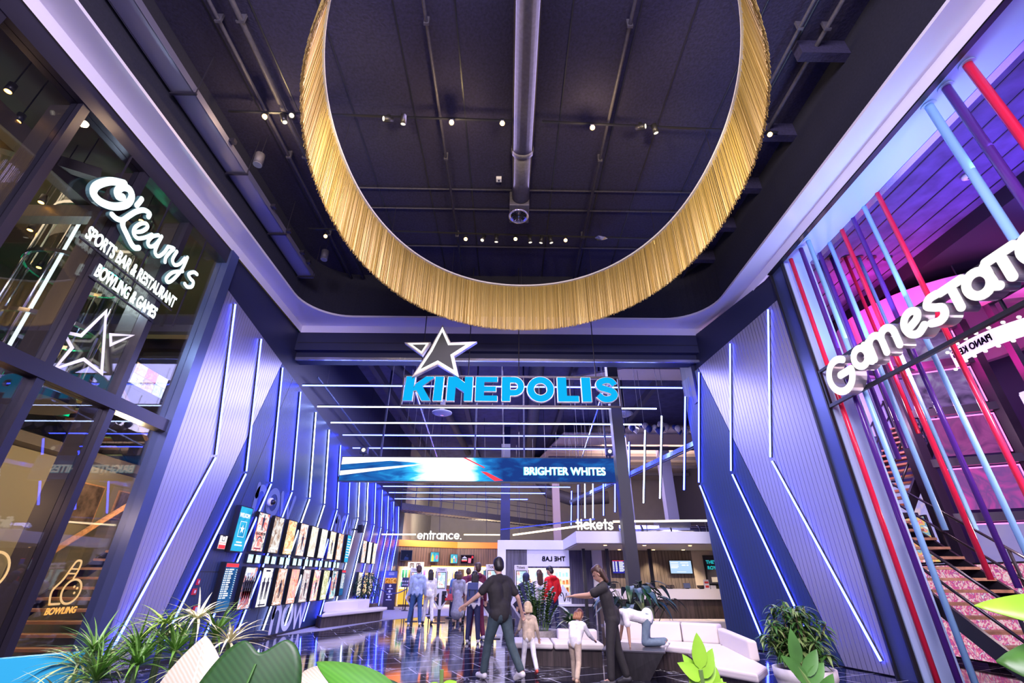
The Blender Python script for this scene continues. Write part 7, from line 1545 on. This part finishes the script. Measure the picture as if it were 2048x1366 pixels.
    for i, s_ in enumerate((-1, 1)):
        sw, ab, el = arms[i][:3]; fo = arms[i][3] if len(arms[i]) > 3 else 0
        shp = V((s_ * 0.185, 0, 0)) + up_ * 0.475
        du = ry(rx(V((0, 0, -1)), sw), -s_ * ab); df = ry(rx(V((0, 0, -1)), sw + el), -s_ * (ab + fo))
        e = shp + du * 0.29; w_ = e + df * 0.25
        body += [(shp, e, 0.050, 0.040), (e, w_, 0.040, 0.028)]
        # hand: palm, four fingers of unequal length, thumb from the side of the palm
        pd = df; sd_ = pd.cross(V((0, 1, 0)) if abs(pd.y) < 0.8 else V((0, 0, 1))).normalized(); nd = pd.cross(sd_).normalized()
        pc = w_ + pd * 0.085
        for q in (-0.026, -0.009, 0.009, 0.026): body.append((w_ + sd_ * q * 0.6, pc + sd_ * q, 0.017, 0.013))
        for q, ln in zip((-0.030, -0.010, 0.010, 0.030), (0.060, 0.075, 0.080, 0.068)):
            k1 = pc + sd_ * q + pd * ln * 0.5; k2 = k1 + (pd * 0.85 + nd * 0.5).normalized() * ln * 0.5
            body += [(pc + sd_ * q, k1, 0.0105, 0.0095), (k1, k2, 0.0095, 0.008)]
        tb = w_ + pd * 0.03 + sd_ * 0.026; body += [(tb, tb + (pd * 0.6 + sd_ * 0.7 + nd * 0.3).normalized() * 0.045, 0.013, 0.011), (tb + (pd * 0.6 + sd_ * 0.7 + nd * 0.3).normalized() * 0.045, tb + (pd * 0.6 + sd_ * 0.7 + nd * 0.3).normalized() * 0.045 + (pd + sd_ * 0.2).normalized() * 0.03, 0.011, 0.009)]
        if sleeve == 'long': shs += [(shp, e, 0.072, 0.058), (e, w_ - df * 0.01, 0.058, 0.044)]
        elif sleeve == 'short': shs += [(shp, shp + du * 0.20, 0.074, 0.070)]
    if skirt: trs = [(V((-0.07, 0, 0.08)), V((0.07, 0, 0.08)), 0.11, 0.11), (V((0, 0, 0.05)), V((0, 0, -skirt)), 0.17, 0.26), (V((0.02, 0.02, -skirt + 0.05)), V((0, 0, -skirt - 0.01)), 0.25, 0.27)]
    if hood: shs += [(hp(0, -0.03, 0.0), hp(0, -0.03, 0.12), 0.10, 0.115)] if hood == 'up' else [(nk + fwd * -0.07 + V((-0.06, 0, 0)), nk + fwd * -0.07 + V((0.06, 0, 0)), 0.06, 0.06)]
    zmin = min(ank[-1].z, ank[1].z) - 0.087
    dz = -zmin if hips_z is None else hips_z / k
    def sc_(L_):
        out = []
        for p, q, a, b_ in L_:
            p, q = p + V((0, 0, dz)), q + V((0, 0, dz))
            out.append((p * k, q * k, a * k, b_ * k))
        return out
    vx = 0.0095 * max(k, 0.65)
    melt(sc_(body), vx, 'body', skin, t, 2)
    melt(sc_(shs), 0.014 * k, 'shirt', top, t, 3)
    melt(sc_(trs), 0.014 * k, 'skirt' if skirt else ('shorts' if shorts else 'trousers'), bottom, t, 3)
    for s_ in (-1, 1): melt(sc_(shoes[s_]), 0.009 * k, 'shoe', shoe, t, 1)
    if cap_hair:
        hc = [(hp(0, -0.028, 0.08), hp(0, -0.012, 0.142), 0.088 * hs, 0.094 * hs), (hp(0, 0.045, 0.168), hp(0, -0.03, 0.17), 0.058 * hs, 0.07 * hs), (hp(-0.072, -0.02, 0.13), hp(-0.072, -0.02, 0.07), 0.030 * hs, 0.022 * hs), (hp(0.072, -0.02, 0.13), hp(0.072, -0.02, 0.07), 0.030 * hs, 0.022 * hs)]
        if hair_len:
            for q in (-0.06, -0.02, 0.02, 0.06): hc.append((hp(q, -0.07, 0.10), hp(q * 1.1, -0.085, 0.05 - hair_len), 0.05, 0.035))
        melt(sc_(hc), 0.011 * k, 'hair', hair, t, 2)
    for s_ in (-1, 1): melt(sc_([(hp(s_ * 0.032, 0.082, 0.092), hp(s_ * 0.032, 0.085, 0.092), 0.011 * hs, 0.010 * hs)]), 0.004 * k, 'eye', M_eye, t, 0)
    melt(sc_([(hp(-0.02, 0.088, 0.028), hp(0.02, 0.088, 0.028), 0.009 * hs, 0.009 * hs)]), 0.004 * k, 'mouth', M_lip, t, 0)
    t.location = (loc[0], loc[1], loc[2] if len(loc) > 2 else 0.0); t.rotation_euler = (R(pitch), 0, R(rz))
    return t
BK = cloth('cloth_black', (0.022, 0.02, 0.02)); NV = cloth('cloth_navy', (0.025, 0.03, 0.09)); JN = cloth('denim', (0.05, 0.12, 0.30)); WT = cloth('cloth_white', (0.80, 0.78, 0.76)); LB = cloth('cloth_pale_blue', (0.42, 0.52, 0.72))
MR = cloth('cloth_maroon', (0.14, 0.015, 0.045)); RD_ = cloth('cloth_red', (0.72, 0.01, 0.015)); BG = cloth('cloth_beige', (0.55, 0.44, 0.32)); GN = cloth('cloth_dark_green', (0.045, 0.075, 0.085)); GY = cloth('cloth_grey', (0.30, 0.30, 0.36)); DJ = cloth('denim_jacket', (0.10, 0.20, 0.42)); GJ = cloth('jeans_grey', (0.14, 0.20, 0.26))
HB = mat('hair_black', (0.012, 0.010, 0.010), 0.45); HN = mat('hair_brown', (0.06, 0.03, 0.018), 0.45); HR = mat('hair_auburn', (0.30, 0.12, 0.05), 0.5); HL = mat('hair_blond', (0.55, 0.42, 0.25), 0.5)
SW = mat('shoe_white', (0.75, 0.73, 0.72), 0.5); SD = mat('shoe_dark', (0.03, 0.03, 0.035), 0.5); SR = mat('shoe_red', (0.6, 0.08, 0.05), 0.5); ST = mat('shoe_tan', (0.55, 0.38, 0.25), 0.5)
person('person in pale blue shirt and blue jeans standing with hands down at the first kiosk', (-3.05, 17.75), 12, 1.78, LB, JN, SW, HN, legs=((6, 7, 3), (-6, 5, 3)), arms=((0, 9, 10), (4, 10, 16)), head=(15, 0))
person('person in white clothes half hidden right of the one in the pale blue shirt', (-2.72, 18.35), 20, 1.66, WT, WT, SD, HB, hair_len=0.16, legs=((8, 3, 4), (-6, 3, 8)))
person('person in a denim jacket half hidden behind the free standing kiosk', (-1.98, 20.3), 10, 1.62, DJ, NV, SD, HB, hair_len=0.1)
person('person with long black hair, white t-shirt and black trousers carrying a navy backpack', (-0.82, 13.15), 6, 1.55, WT, NV, SW, HB, hair_len=0.30, sleeve='short', arms=((10, 8, 20), (18, 8, 60)), head=(10, 0), legs=((3, 4, 3), (-3, 4, 3)))
person('tall person in maroon hoodie and trousers standing just behind the backpack', (-0.80, 13.85), 20, 1.76, MR, MR, SW, HN, hood='down', arms=((20, 8, 40), (6, 10, 10)), head=(40, -5), legs=((6, 4, 5), (-8, 5, 5)))
person('person in a long pale grey skirt queueing with a red bag', (-1.68, 18.2), -5, 1.60, GY, GY, SD, HN, skirt=0.52, hair_len=0.08)
person('person in maroon top queueing behind the long grey skirt', (-1.42, 19.0), 10, 1.72, MR, BK, SD, HN)
person('broad person in black t-shirt and dark green trousers striding past with arm out', (-0.10, 8.65), 38, 1.74, BK, GN, SW, HB, M_skin, lean=4, sleeve='short', legs=((22, 4, 12), (-18, 3, 18)), arms=((25, 38, 22), (-18, 30, 30)), head=(-10, 4), girth=1.12)
person('small blond child in beige clothes walking beside the person in black', (0.38, 9.15), 10, 1.0, BG, WT, SR, HL, legs=((18, 4, 10), (-16, 4, 22)), arms=((20, 15, 40), (-10, 15, 30)), headscale=1.35, lean=6, hair_len=0.03)
person('auburn haired child in white top and beige trousers bending forward while walking', (1.06, 8.42), -28, 1.02, WT, BG, ST, HR, lean=34, legs=((24, 5, 14), (-14, 5, 26)), arms=((40, 20, 20), (30, 20, 30)), headscale=1.3, head=(0, 10), hair_len=0.08)
person('person in long black clothes reaching left over the children', (1.64, 8.30), 78, 1.60, BK, BK, SD, HN, M_skin2, sleeve='short', lean=10, arms=((68, 10, 18), (60, 4, 30)), legs=((8, 4, 5), (-8, 4, 8)), hair_len=0.12, head=(0, 15))
person('person in bright red hoodie and dark jeans standing before the shop window', (1.28, 14.6), 32, 1.70, RD_, NV, SD, HB, hood='down', arms=((-6, 14, 42, -20), (-4, 16, 46, -22)), head=(30, 22), legs=((4, 4, 3), (-4, 4, 3)))
person('person with long brown hair hidden behind the red hoodie', (0.98, 15.4), 20, 1.62, WT, NV, SD, HN, hair_len=0.26, arms=((40, 10, 70), (30, 10, 70)))
person('person in dark navy top with hood up in front of the fourth kiosk', (0.52, 13.8), 0, 1.52, NV, NV, SD, HB, hood='up', cap_hair=True, hair_len=0.12)
person('child in white t-shirt and grey blue jeans crawling on the black block table', (2.40, 9.12, 0.40), 84, 1.38, WT, GJ, SW, HN, M_skin2, lean=76, sleeve='short', legs=((14, 6, 104), (2, 6, 96)), arms=((-6, 6, 6), (10, 8, 4)), head=(0, 10), headscale=1.15, hips_z=0.385)
# carried things
bp = thing('backpack', 'navy blue flap backpack on the back of the long haired person', 'backpack', (-0.86, 12.97, 1.0))
b = MB().hexa([(-0.99, 12.90, 0.90), (-0.70, 12.87, 0.90), (-0.70, 13.03, 0.90), (-0.99, 13.06, 0.90), (-0.97, 12.93, 1.28), (-0.72, 12.90, 1.28), (-0.72, 13.03, 1.28), (-0.97, 13.06, 1.28)]); bevel(b.build('bag', mat('backpack_navy', (0.03, 0.05, 0.16), 0.6), bp), 0.03, 3)
b = MB().hexa([(-0.98, 12.89, 1.14), (-0.71, 12.86, 1.14), (-0.71, 12.88, 1.14), (-0.98, 12.91, 1.14), (-0.97, 12.91, 1.30), (-0.72, 12.88, 1.30), (-0.72, 13.04, 1.30), (-0.97, 13.07, 1.30)]); bevel(b.build('flap', mat('backpack_flap', (0.045, 0.07, 0.22), 0.6), bp), 0.01)
for x in (-0.92, -0.78): MB().bar((x, 12.885, 1.0), (x, 12.875, 1.16), 0.02, 0.008).build('strap', M_black, bp)
t = thing('handbag', 'dark red bag hanging beside the long grey skirt', 'bag', (-1.95, 18.0, 0.85))
bevel(MB().hexa([(-2.06, 17.92, 0.72), (-1.84, 17.92, 0.72), (-1.84, 18.02, 0.72), (-2.06, 18.02, 0.72), (-2.02, 17.94, 0.92), (-1.88, 17.94, 0.92), (-1.88, 18.0, 0.92), (-2.02, 18.0, 0.92)]).build('bag', mat('bag_red', (0.4, 0.02, 0.05), 0.5), t), 0.015); MB().tube(spline([(-2.0, 17.97, 0.91), (-1.93, 17.99, 1.12), (-1.88, 17.97, 0.91)], 5), 0.007, 6).build('handle', mat('bag_red'), t)
